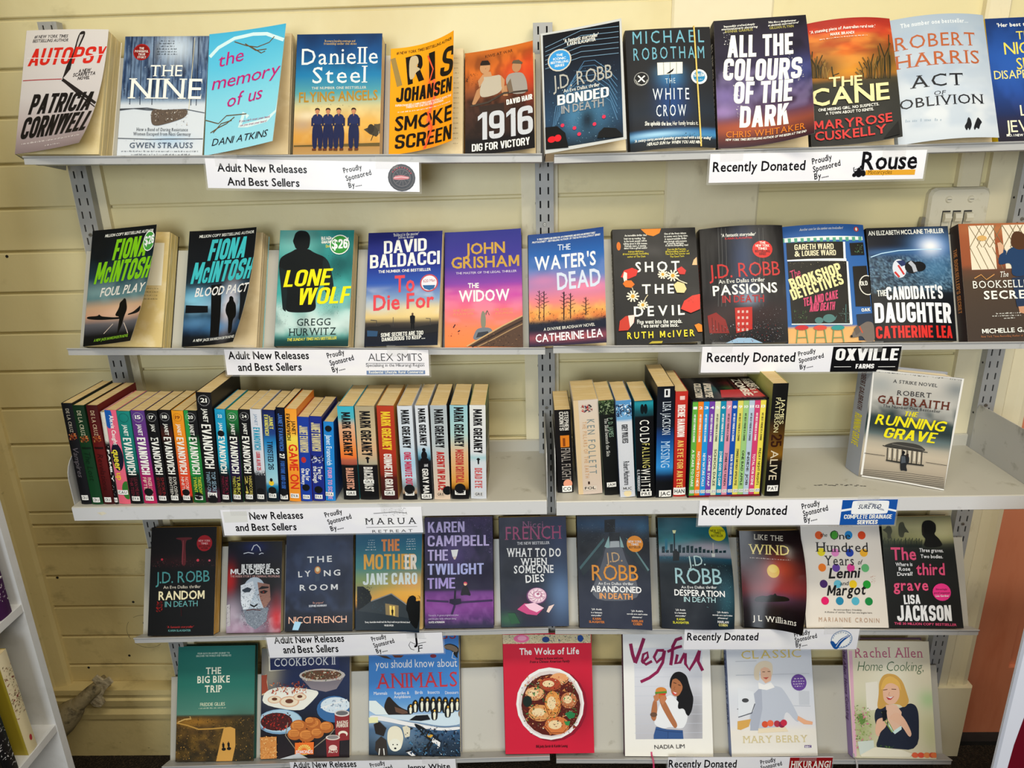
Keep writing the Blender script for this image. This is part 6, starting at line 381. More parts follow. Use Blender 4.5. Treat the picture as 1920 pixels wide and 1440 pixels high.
{'n':'cookbook','s':5,'th':24.5,'b':0,'X':-691.6,'W':213.2,'H':252.3,'t':14,'r':3.5,'a':-0.007,'bend':None,'label':'large cookbook showing bowls,bread,baking and tins on a dark cloth','gl':0.3,'sp':'d8d0c0','hard':0,'pg':'e0d8c4','bg':([(0,'3a4a4a'),(0.1,'1c2a4c'),(0.3,'1f3058'),(0.5,'182440'),(0.7,'14141c'),(1,'2a2024')],[(0.1,0.2,0.12,0.2,'b0a890',0.7)],[]),'el':[('p','d8d2c0',[16.7,18.7,85.4,19.8,89.7,48.2,18.3,53.2]),('p','c8b090',[-0.6,65.4,12.1,59.4,17.5,102.9,1.6,108.8]),('p','9a4a34',[-0.8,62.3,13.8,61,13,78.1,17.3,99.8,1.4,105.7]),('p','1c2a58',[20,20.3,187.9,17.8,188.6,48.2,21.5,50.8]),('t','COOKBOOK II',30.2,42.5,178.7,39.6,18.2,'f2efe6','s'),('p','8a8288',[92,65.3,203.5,64,181.7,96.1,156.1,102.5,120.5,95.2]),('e','c8c0b8',147,64,55.6,14.9),('e','6a4a34',145.3,63.4,48.5,11.2),('k',['8a5a34','3a5a2c','d8c0a0','b0482c','e0d8c0'],90,99.6,53,190.8,75.3,6.5,5),('p','eae4d4',[1.1,130.3,7.6,99.6,45.9,87.9,114.1,95.1,143.9,101.7,118.4,128.9,95.1,147.4]),('k',['a0402c','c86a44','7a2a20','d89a70'],60,22.9,80.7,109.6,105.8,9.7,4),('e','cfa88c',32.8,118.5,16.8,8.8),('e','e6d0b8',32.8,118.5,14.3,7.2),('e','6a3c24',32.7,117.2,6.7,3.5),('e','cfa88c',68.4,123.6,24.2,12.6),('e','e6d0b8',68.4,123.6,20.5,10.3),('e','6a3c24',68.4,122.4,9.7,5.1),('e','cfa88c',93.8,113.2,16.1,8.4),('e','e6d0b8',93.8,113.2,13.7,6.9),('e','6a3c24',93.7,112,6.4,3.4),('e','7ea0bc',46.3,168.9,54.5,28.7),('e','a8c4d4',46.2,167.4,51.3,25.7),('e','4a1a18',38.3,168.8,38.5,20.6),('k',['8a2420','c83a2c','3a1210','5a2418'],70,3.7,150.1,72.6,187.3,8.4,6),('e','3a6a9a',176.4,141.9,41.5,30.4),('e','c8d4dc',179.4,132.8,35.2,18.3),('l','d8dce0',3.1,[144.4,138.4,207.9,121]),('k',['e8ecf0','8a98a8'],30,150.2,120.2,208.4,145.4,8.3,4),('l','8a8070',2.2,[65.6,170.7,60.5,200.6,83.9,230.7,122,234.1,165.3,201.9,177.6,187.2]),('e','b0682c',91.5,180,19.8,14.9),('e','d08a44',89.5,177.6,14.8,10.3),('l','a05a24',1.2,[79.4,174.3,101.1,172.7]),('l','a05a24',1.2,[79.5,177.9,101.3,176.6]),('l','a05a24',1.2,[79.7,181.5,101.4,180.5]),('l','a05a24',1.2,[79.8,185.1,101.5,184.4]),('e','b0682c',82.6,197.9,17.5,13.2),('e','d08a44',80.6,195.5,13.1,9.1),('l','a05a24',1.2,[71.9,192.9,91.1,191.4]),('l','a05a24',1.2,[72.1,196.4,91.3,195.3]),('l','a05a24',1.2,[72.2,200,91.4,199.2]),('l','a05a24',1.2,[72.4,203.6,91.6,203.1]),('e','b0682c',111.4,201.3,19.7,14.8),('e','d08a44',109.4,198.9,14.8,10.2),('l','a05a24',1.2,[99.3,195.6,121,194]),('l','a05a24',1.2,[99.5,199.2,121.1,197.9]),('l','a05a24',1.2,[99.6,202.7,121.2,201.8]),('l','a05a24',1.2,[99.7,206.3,121.4,205.6]),('e','b0682c',126.4,174.5,19.8,14.9),('e','d08a44',124.4,172,14.8,10.3),('l','a05a24',1.2,[114.3,168.7,136,167.1]),('l','a05a24',1.2,[114.4,172.3,136.1,171]),('l','a05a24',1.2,[114.6,175.9,136.2,175]),('l','a05a24',1.2,[114.7,179.6,136.4,178.9]),('e','b0682c',136.6,195.6,15.9,12),('e','d08a44',134.6,193.2,11.9,8.2),('l','a05a24',1.2,[126.9,191,144.3,189.7]),('l','a05a24',1.2,[127,194.6,144.5,193.6]),('l','a05a24',1.2,[127.1,198.2,144.6,197.5]),('l','a05a24',1.2,[127.3,201.8,144.7,201.4]),('e','b0682c',158.4,182.4,17.5,13.2),('e','d08a44',156.4,180,13.1,9.1),('l','a05a24',1.2,[147.8,177.3,167,175.9]),('l','a05a24',1.2,[147.9,180.9,167.1,179.8]),('l','a05a24',1.2,[148,184.5,167.2,183.7]),('l','a05a24',1.2,[148.1,188.1,167.3,187.6]),('e','b0682c',119.8,168.4,12.8,9.7),('e','d08a44',117.8,165.9,9.6,6.6),('l','a05a24',1.2,[112,164.6,126,163.6]),('l','a05a24',1.2,[112.1,168.3,126.1,167.5]),('l','a05a24',1.2,[112.2,171.9,126.3,171.5]),('l','a05a24',1.2,[112.4,175.5,126.4,175.4]),('p','8a2a2c',[178.3,154,213.3,151.5,214.5,211.5,181.4,214.1]),('e','d0c8c4',196.4,151.3,18.5,7.3),('e','6a6a6c',195.8,150.6,14.7,5.1),('t','BAKING',184.3,175.8,210.7,174.5,7.2,'ead8c8','b'),('t','POWDER',183.2,183.6,210.7,182.3,7.2,'ead8c8','b'),('e','ead8c8',198.4,197.9,11.4,7.2),('e','8a2a2c',198.5,201.2,8.2,5.4),('p','8a2a30',[157.5,206.3,190.7,205.2,189.2,248.2,160.3,249.3]),('e','d0c4bc',174.3,205.6,17.1,6),('e','8a8484',174.3,205,13.3,4.2),('e','d8c0b8',174.9,228.8,10.1,6.5),('t','ACTO',163.8,240.5,185.9,239.6,7.7,'ead8c8','b'),('p','c88a4a',[0,202.9,39.8,201.9,40.5,250.9,2.6,253.5]),('k',['d8a868','a86a30','e0b880'],60,0.5,201.4,41.1,250.9,7,5),('p','e8742a',[84,216.5,129.3,215.2,128.6,242.5,84.4,242.6]),('e','f8d070',106.8,232.5,15.8,11.9),('l','e8742a',1.5,[106.8,233.4,128.9,233.6]),('l','e8742a',1.5,[106.8,233.4,127.4,226.5]),('l','e8742a',1.5,[106.8,233.4,123.3,220.2]),('l','e8742a',1.5,[106.8,233.4,117.2,215.5]),('l','e8742a',1.5,[106.8,233.4,109.8,212.9]),('l','e8742a',1.5,[106.8,233.4,102.1,212.8]),('l','e8742a',1.5,[106.8,233.4,95,215.3]),('l','e8742a',1.5,[106.8,233.4,89.2,219.9]),('l','e8742a',1.5,[106.8,233.4,85.7,226.2]),('l','e8742a',1.5,[106.8,233.4,84.7,233.3]),('p','e8742a',[84.7,233.1,128.9,232.4,128.6,242.5,84.4,242.6]),('t','EDMONDS',86.9,240.8,126.9,240.1,7.1,'f2efe6','b'),('p','b8bcc0',[50,251.6,93.8,239.7,116.3,251.8,50.1,254])],'bp':1.0,'spt':[],'band':0,'stk':[]},
{'n':'animals','s':5,'th':24.5,'b':0,'X':-432.8,'W':219.9,'H':286.2,'t':10,'r':9,'a':-0.008,'bend':[0.05,0.08,0.08,0.0],'label':'large blue paperback with red serif capitals above penguins and polar bears','gl':0.4,'sp':'2a4a80','hard':0,'pg':'e0d8c0','bg':([(0,'3f78b8'),(0.3,'4684c4'),(0.5,'4a86c4'),(0.6,'6a9ac8'),(0.7,'a8c0d8'),(0.8,'3a5a7c'),(0.9,'24384c'),(1,'1c2c3c')],[(0.3,0.85,0.3,0.1,'88a4bc',0.5)],[]),'el':[('t','THINGS',69.9,23.4,215.2,18.7,21.6,'8a2a3a','s'),('p','1a1a16',[182.4,34.4,197.1,29.6,213.3,34,222.2,43.1,216.2,55.5,217.6,64.6,209.6,58.6,203.4,46.4,187.2,43.6]),('p','7a6a58',[184,35.9,197.1,31.8,213.2,37.1,219.6,44.7,213,50.9,200.1,45,187.2,42]),('l','d0d4d8',1.6,[206.6,49.5,203.1,63.3,212.8,66.2]),('p','4a3a30',[17.4,56.9,43.5,59.9,56.6,67.6,37,64.6]),('p','6a3a2c',[56.6,56.8,86,58.3,79.5,63.5,63.1,63.6]),('e','7a2a3a',157.7,59.3,7.8,4.3),('t','you should know about',16.6,88.4,215.7,83,18.4,'e8ecf4',''),('t','ANIMALS',18.8,135.4,216.5,128,33.5,'b83a44','s'),('t','Mammals',12.3,149.8,44.9,149,7.3,'dce6f0',''),('t','Reptiles &',62.8,148.8,98.5,147.2,6.7,'dce6f0',''),('t','Amphibians',61.4,157.3,101.7,155.7,6.7,'dce6f0',''),('t','Birds',113.1,147.1,131.5,145.9,7.3,'dce6f0',''),('t','Insects',143.8,146.1,172.2,144.8,7.3,'dce6f0',''),('t','Dinosaurs',185.7,146.1,217.4,144.4,6.7,'dce6f0',''),('p','d4e0ea',[0.8,163,17.1,162.9,36.6,179.5,49.6,194.5,17.1,194.9,0.8,185.9]),('p','2c2420',[36.6,174.9,44.8,155.1,51.3,153.5,57.8,161,75.6,177.6,104.7,187.8,101.4,195.4,49.5,197.6,39.8,185.5]),('p','6a5040',[62.6,176.2,82,182,101.4,189.4,82,192.6,65.8,188.3]),('p','c4d4e4',[0.8,198.1,49.6,194.5,101.4,193.9,178.7,189.7,226.8,182.8,227.8,212.9,178.3,219.8,114.2,208.8,49.5,203.6]),('p','15171c',[94.3,192.5,93.1,178.9,96.4,172.2,102.2,168.5,107.4,172.6,109.9,178.7,107.9,192.3]),('p','ece4cc',[99.5,191.3,98.2,179.9,100.9,176.5,103.8,176.9,105,181,103.7,191.2]),('e','d8a83a',102.2,174.2,2.3,2.4),('p','15171c',[105.6,189.3,104.5,172.1,107.8,162.9,113.6,159.2,118.8,163.4,121.3,171.8,119.2,189.1]),('p','ece4cc',[110.8,187.8,109.6,173.4,112.2,169.1,115.1,169.6,116.4,174.8,115,187.7]),('e','d8a83a',113.6,166.2,2.3,2.4),('p','15171c',[121.8,187.6,120.7,166.7,124,155.1,129.9,151.4,135,155.6,137.5,166.5,135.3,187.4]),('p','ece4cc',[127,185.8,125.8,168.4,128.5,163.1,131.4,163.8,132.6,170,131.1,185.7]),('e','d8a83a',129.8,159.6,2.3,2.4),('p','15171c',[134.7,187.4,133.6,166.5,136.9,155,142.8,151.3,147.9,155.4,150.4,166.3,148.2,187.2]),('p','ece4cc',[139.8,185.6,138.7,168.2,141.4,162.9,144.3,163.6,145.5,169.8,144,185.5]),('e','d8a83a',142.7,159.4,2.3,2.4),('p','15171c',[149.1,188.7,148.1,166.9,151.5,154.8,157.3,151.1,162.4,155.2,164.8,166.7,162.6,188.5]),('p','ece4cc',[154.3,186.8,153.2,168.7,155.9,163.2,158.8,163.9,160,170.4,158.5,186.7]),('e','d8a83a',157.2,159.5,2.3,2.4),('p','15171c',[163.6,187.9,162.6,166.5,166,154.6,171.8,150.8,176.9,155,179.3,166.2,177.1,187.6]),('p','ece4cc',[168.8,186,167.7,168.2,170.4,162.8,173.3,163.5,174.5,169.9,173,185.9]),('e','d8a83a',171.7,159.2,2.3,2.4),('p','15171c',[178,189.1,177.1,167.4,180.4,155.3,186.3,151.5,191.4,155.7,193.8,167.1,191.5,188.9]),('p','ece4cc',[183.2,187.2,182.2,169.1,184.8,163.7,187.7,164.3,188.9,170.8,187.4,187.2]),('e','d8a83a',186.2,160,2.2,2.4),('p','15171c',[194.1,188.3,193.1,166.9,196.5,155,202.3,151.3,207.4,155.4,209.8,166.6,207.5,188]),('p','ece4cc',[199.2,186.4,198.2,168.6,200.9,163.2,203.7,163.9,204.9,170.3,203.4,186.3]),('e','d8a83a',202.2,159.6,2.2,2.4),('p','15171c',[207,183.2,206,165.1,209.3,155.4,215.2,151.7,220.2,155.8,222.6,164.8,220.4,183]),('p','ece4cc',[212.1,181.6,211.1,166.5,213.7,162,216.6,162.5,217.8,167.9,216.3,181.5]),('e','d8a83a',215,158.9,2.2,2.4),('p','15171c',[152.2,205.2,151.1,189,154.4,180.4,160.2,176.7,165.3,180.9,167.8,188.7,165.7,205]),('p','ece4cc',[157.3,203.8,156.2,190.2,158.8,186.1,161.7,186.6,162.9,191.5,161.5,203.7]),('e','d8a83a',160.1,183.4,2.3,2.4),('p','15171c',[184.3,198.7,183.3,180.6,186.6,170.9,192.5,167.2,197.5,171.3,200,180.3,197.8,198.4]),('p','ece4cc',[189.5,197.1,188.4,182,191,177.4,193.9,178,195.1,183.4,193.6,197]),('e','d8a83a',192.4,174.4,2.2,2.4),('p','15171c',[98.1,206,114.3,195.2,143.3,193.3,149.6,203.7,127.1,207.1]),('p','e8ecf0',[4,195,36.6,197.7,81.9,207.8,127,214.6,178.2,222.8,223,217.5,222.8,225,171.8,228.9,98,219.6,36.5,208.3,0.8,205.7]),('p','f0e8b0',[0.1,201.1,22.3,199.4,22.9,212.4,0.7,213.9]),('p','ddd8c4',[46.2,230.9,52.7,221.7,65.7,218.5,78.6,224.4,84.9,242.4,81.6,260.4,76.7,272.5,62.2,277.2,50.9,269.9,44.5,252]),('e','e8e2d0',63.8,262.2,14.5,14.4),('e','1a1a1c',59,261.4,1.6,1.5),('e','1a1a1c',69.3,261.2,1.6,1.5),('e','1a1a1c',64.4,269.7,2.9,2.1),('p','d4ceb8',[81.8,221.3,91.5,218.2,101.2,224.1,99.4,242.1,88.1,245.3]),('e','2a2a2c',94,234.7,1.6,1.2),('p','2c2622',[12.1,216.2,26.8,210,43,224.9,36.4,243.1,17,237.3]),('p','3a3430',[16.9,255.5,29.9,243.2,42.9,252,46,285,26.6,288.4,15.3,273.6]),('l','e8e4d8',2.2,[26.6,270.4,24.9,285.4]),('l','e8e4d8',2.2,[36.3,270.2,37.9,285.2]),('p','14181e',[109.3,211.9,127,217.6,155.7,235.2,174.6,252.8,171.3,264.8,145.9,250.3,130,235.6,114.1,220.9]),('p','d8a83a',[142.9,235.4,155.6,238.2,152.4,245.7,141.2,241.4]),('p','dfe4e8',[155.6,244.2,173,254.4,171.3,264.8,152.3,253.2]),('p','14181e',[132.9,268.5,149.1,250.3,155.4,256.2,145.7,271.3,129.6,283.5]),('p','14181e',[87.9,275.3,104,270.5,120,283.7,110.3,288.3]),('p','e0e4e8',[91.1,278.2,102.4,275,113.6,285.3,103.9,287.5]),('k',['2a4a6c','16243a','4a7a9c','0e1824'],110,88.3,224.3,223.4,284.7,9.7,7),('k',['8aa8c0','e0e8f0'],30,107.8,205.9,221.8,281.8,4.5,9),('e','7a5a34',222.8,188.9,5.7,9)],'bp':1.0,'spt':[],'band':0,'stk':[]},
{'n':'woks','s':5,'th':19.0,'b':0,'X':-108.1,'W':206.9,'H':279.5,'t':28,'r':18.5,'a':-0.007,'bend':None,'label':'bright red hardback with floral band and a white bowl of dumplings','gl':0.4,'sp':'b02038','hard':1,'pg':'e6dcc8','bg':([(0,'c0243e'),(1,'c42440')],[(0.85,0.62,0.16,0.2,'86162c',0.8)],[]),'el':[('p','c8bc9c',[0,1.9,205.6,4.3,205.2,24.1,-0.3,23.1]),('k',['4a5a4c','8a8468','2a4a6a','e8dcc0','5a6a50'],260,0,2.5,204.6,23.5,3.8,5),('e','d8709a',43.8,11.7,18.2,9.3),('e','e8a0b8',45.3,10.8,10.6,5.6),('e','2a4a80',100.6,14.6,8.7,6.8),('e','1f4a90',181.3,13.3,6.8,8.1),('k',['2a4a80','34507a'],10,93.8,6.7,186.7,21.7,6.2,3),('t','The Woks of Life',38.5,49.1,177.6,49.2,14.9,'f2e8dc','b'),('t','Recipes to Know and Love',75.9,60.9,139.6,60.6,5,'2a1014','b'),('t','from a Chinese American Family',61.7,68.6,155,68.2,5.6,'2a1014','bi'),('e','8a1830',113.1,166.5,80,84.9),('e','e6dedc',107,163.4,79.1,84),('e','cfc4c2',107.6,164.3,73.9,77.8),('e','5a2018',108.5,166.4,68.9,71.6),('k',['b06a3a','8a3a20','6a2416','c88a50'],60,45.7,96.4,170.8,232.9,12.5,11),('e','d8a878',71.6,140,22.4,15.5),('e','e8c8a0',68.2,138.4,12.3,7.7),('l','8a4a28',1.9,[49.1,139.8,60.2,152.3,82.6,152.4,94,140.1]),('e','cf9a60',83.3,184.9,27.4,19.2),('e','e8c8a0',79.3,182.9,15.1,9.6),('l','8a4a28',1.9,[55.9,184.8,69.4,200.1,96.8,200.2,110.7,185]),('e','c87a44',121.7,214.3,28.5,20.9),('e','e8c8a0',117.4,212.2,15.7,10.5),('l','8a4a28',1.9,[93.1,214.2,107.1,231,135.6,231.1,150.1,214.4]),('e','d0924e',113.1,164.9,18.6,30.9),('e','e8c8a0',110.4,161.8,10.2,15.4),('l','8a4a28',1.9,[94.5,164.8,103.5,189.6,122.1,189.6,131.7,165]),('e','d8a070',129.6,106.3,21.7,13.9),('e','d8a070',126.4,104.9,11.9,7),('l','8a4a28',1.9,[107.9,106.2,118.6,117.4,140.3,117.5,151.3,106.5]),('e','a84a30',107.7,118.5,24.9,15.5),('e','e8c8a0',104,117,13.7,7.7),('l','8a4a28',1.9,[82.8,118.4,95,130.8,119.9,131,132.5,118.7]),('e','b87850',150.5,155.9,18.6,18.5),('e','e8c8a0',147.7,154,10.2,9.3),('l','8a4a28',1.9,[131.9,155.8,140.9,170.6,159.5,170.7,169,156]),('k',['7a2018','a83424','e0b080','c85a3a','4a1410','f0e0c0'],300,51.9,99.5,164.8,220.6,4.7,5),('k',['2f6a3c','4a8a4a','1f4a2c'],70,42.4,108.8,171.2,211.4,8.1,6),('p','2f7a4c',[140.7,186.6,153.1,180.5,165.4,186.7,162.2,196,149.8,199]),('p','3a8a50',[138.8,205.1,152.8,203.6,149.5,214.4,141.8,212.8]),('e','1c2a24',54.2,156.9,10.6,13),('k',['2a1014'],7,123.7,84.6,177,232.9,3.1,2),('t','Bill,Judy,Sarah & Kaitlin Leung',71.9,264.1,145,263.5,5.5,'3a1018','b')],'bp':1.0,'spt':[],'band':0,'stk':[]},
{'n':'vegful','s':5,'th':24.5,'b':1,'X':170.2,'W':204.1,'H':278.8,'t':24,'r':8.5,'a':0.013,'bend':None,'label':'white hardback with magenta brush-lettered title and woman biting a burger','gl':0.4,'sp':'4a1a3c','hard':1,'pg':'e8e2d4','bg':([(0,'dcdde2'),(0.9,'dedcd6'),(1,'dad8d0')],[],[]),'el':[('G',[25.6,35.1,185.8,34.2,180.5,238.6,25.5,241.3],[(0,'cfd2da'),(0.5,'c6c8d0'),(1,'b4b4ba')],[(0.9,0.75,0.14,0.3,'7a7a80',0.6)]),('l','bcc0ca',0.9,[26.7,59,186,57.4]),('l','bcc0ca',0.9,[26.3,80.3,185.2,78.6]),('l','bcc0ca',0.9,[25.9,101.6,184.5,99.7]),('l','bcc0ca',0.9,[25.4,122.8,183.8,120.8]),('l','bcc0ca',0.9,[25,143.9,183.1,141.8]),('l','bcc0ca',0.9,[24.6,165,182.4,162.7]),('l','bcc0ca',0.9,[24.2,186,181.7,183.6]),('l','bcc0ca',0.9,[23.8,206.9,181,204.3]),('l','bcc0ca',0.9,[23.3,227.7,180.3,225]),('l','8a1a50',8.1,[17.9,25.3,22.2,49.8,28.1,68.1]),('l','8a1a50',8.1,[28.1,69.7,39.7,40.6,49.8,12.9]),('l','8a1a50',6.2,[43.8,69.6,58.3,55.8,57,45.1,47.4,49.8,43.9,65,53.2,72.6,67.5,65]),('l','8a1a50',6.8,[96.4,40.5,80.7,40.5,72.5,55.8,78.4,68,92.9,55.8,96.3,43.5]),('l','8a1a50',6.8,[98,40.5,92.6,68,79.5,89.3,60.4,103,39.8,112.2]),('l','8a1a50',7.4,[111.2,74,114.9,52.7,117.1,31.3,125.3,16,139.6,11.4]),('l','8a1a50',6.2,[104.2,43.5,124.8,34.3,139,30.6]),('l','8a1a50',6.8,[127.5,49.6,122.2,70.9,133.2,67.8,144.8,46.5]),('l','8a1a50',6.8,[146.4,46.5,145.6,70.8,154.6,84.4,167.7,64.7,179.4,40.4]),('l','8a1a50',7.4,[179.4,40.4,175.4,64.7,185.6,85.9]),('p','17161a',[106.7,122.4,108.8,104.3,118.5,90.6,132.7,87.6,148,96.6,153.5,119.2,159.1,137.1,162.5,149.1,157.9,176,148.2,191,139.4,176.1,127.1,173.2,119.7,161.3,124.8,143.3,112.7,131.4]),('p','d8dae0',[67.3,208,74,185.6,84,158.6,100,143.5,112.5,140.4,130.5,161.3,148.4,185,144.7,202.9,135,217.8,104.3,212.1,91.8,218.2]),('p','a8704c',[115,104.3,126,101.2,136.7,110.2,137.7,128.3,127.9,143.3,117,144.9,109.5,134.4,111.6,116.3]),('p','17161a',[113.4,107.3,118.4,93.7,135.5,96.6,141.2,113.2,140.6,134.2,135,113.2,122.9,102.7]),('l','2a1a14',1.5,[116.3,113.3,123.1,115.1]),('l','2a1a14',1.5,[127.1,117.8,133.3,119.9]),('p','c84a4a',[114.2,132.9,125,136.7,120.2,141.9,114.1,138.9]),('p','f0e8e4',[115.1,133.8,123.8,136.7,119.4,138.6]),('l','8a5438',1.2,[119.8,122.3,116.6,127.8,119.6,129.6]),('p','a8704c',[61.4,191.6,63.4,173.7,68.6,152.7,76.4,151.1,77.4,173.6,73.7,197.5,67.4,200.5]),('p','a8704c',[81.1,149.6,90.5,146.5,99.5,161.5,111.2,185.3,124.5,209,116.5,217.9,101.7,194.3,86.9,167.6]),('e','6a5040',68.4,185.6,8.1,5.4),('e','c8843c',87.2,132.1,13.1,8.4),('p','5a8a34',[72.8,134.6,100.3,132.1,100.1,137.5,73.5,140.6]),('p','c83a2a',[74.5,139.1,98.6,136.9,96.9,141.1,75,143]),('e','b87434',85,145.1,11.2,4.8),('p','b87c58',[68.8,143.7,81.4,137.6,81,152.6,71.6,157.2]),('p','b87c58',[84.3,145.1,96.9,140.5,99.8,149.5,90.1,164.5,84.1,155.6]),('p','17161a',[134.6,128.3,153.1,131.2,162.5,149.1,154.6,182,145.2,188,139.5,170.2,124,173.3,127.7,152.3]),('p','3a5a8c',[67.3,231.7,73.3,212.4,98,218.1,135,220.1,135.9,239,67.1,239.7]),('l','2a4470',1.5,[71.7,218.3,97.9,222.5,134.8,224.3]),('l','2a4470',1.2,[100.9,222.5,99.9,238.8]),('t','NADIA LIM',68.4,262.1,138.4,259.6,8.8,'3a3634','')],'bp':1.0,'spt':[('NADIA LIM  VEGFUL',0.2,0.7,'b88aa8',0.4)],'band':0,'stk':[]},
{'n':'classic','s':5,'th':24.5,'b':1,'X':416.9,'W':197.6,'H':254.7,'t':24,'r':5.5,'a':-0.006,'bend':None,'label':'pale grey-blue hardback of a silver-haired woman at a kitchen counter','gl':0.4,'sp':'8a9ac8','hard':1,'pg':'e8e2d6','bg':([(0,'c6cad2'),(0.5,'c8ccd4'),(0.72,'d0d0d4'),(0.78,'d8d4cc'),(1,'d4d2cc')],[(0.1,0.3,0.2,0.15,'dde0e4',0.6)],[]),'el':[('t','CLASSIC',33.5,36.1,175,33.7,18.4,'c8b468','s'),('l','b8bcc4',1.8,[19.3,72.6,190.3,71.1]),('l','b0b4bc',1.5,[20.1,41.4,69.4,40.8]),('l','b4b8c2',1.5,[142.1,142.7,188.4,144.2]),('p','bcc0c8',[163,109.8,187.6,110.4,186.1,141.2,162.3,141.2]),('p','b4bac6',[42.3,196.8,49,148.7,54.3,118.8,77.5,97.9,120.6,97.9,131.9,112.8,145.6,136.7,161.7,172.7,154.9,181.7,129.3,148.7,119.5,199.8]),('p','a4aab8',[54.3,118.8,77.5,97.9,76.8,148.7,64,196.8,45.4,196.8]),('p','d4b098',[77.2,59.2,96.4,50.3,104.5,65.2,99.9,86,87.1,91.9,77.2,80]),('p','cfc4b0',[61,71.1,63.8,53.3,75.4,42.9,91,39.9,105.9,45.9,105.8,68.1,102.1,77.1,100.3,59.2,83.8,53.3,73.7,65.2,73.7,86,63.2,83]),('l','6a4a3c',1.5,[81.4,65.8,87.5,65.8]),('l','6a4a3c',1.5,[93.7,65.2,99.9,65.2]),('p','b85a50',[82,78.5,95.9,77.6,89.3,83]),('p','eef0f4',[70.4,89,83.8,94.9,99.7,89,108.1,100.9,89.1,106.8,70.8,103.9]),('l','3a3a3c',1.5,[18.1,148.7,50.9,144.2]),('p','d0d4da',[21.7,100.9,58.1,109.8,60.7,136.7,54.7,154.7,19.8,166.7]),('l','5a5e68',2.1,[19.8,166.7,51.4,157.7,59.8,136.7]),('p','c8a05a',[17.5,175.7,48.8,171.2,42.9,187.7,23.8,195.2,16.2,193.7]),('e','4a4c50',38.1,129.2,8,4.8),('p','d8a888',[157.6,165.2,176.9,175.7,190.7,178.7,189.6,185.3,170.2,184.1,155.4,174.2]),('p','d8ccb4',[64.3,192.2,126.5,189.2,133.5,199.8,63.5,202.8]),('e','c8583a',80.4,183.2,7.4,7.2),('e','d86a4a',93,181.1,7.4,7.2),('e','a83a4a',108.4,182.3,7.4,7.2),('e','8a2a4a',119.1,184.1,7.4,7.2),('e','b83048',124,180.2,7.4,7.2),('e','6a4a94',164.3,90.5,17.9,18.5),('d','e8e0f0',154,83,175.7,82.4,3),('d','e8e0f0',150.5,89,178.3,88.4,3),('d','e8e0f0',151.7,94.9,177,94.3,3),('d','e8e0f0',155,100.3,172.3,99.7,3),('t','MARY BERRY',27.8,223.9,176.2,223.3,15.1,'c8bc94','s'),('p','5a3a80',[168.5,230.5,184,230.5,183.7,236,168.1,236]),('t','BBC',169.7,235.4,182.2,235.4,3.6,'f2efe6','b')],'bp':1.0,'spt':[('CLASSIC  MARY BERRY',0.05,0.75,'2c3a70',0.45)],'band':0,'stk':[]},
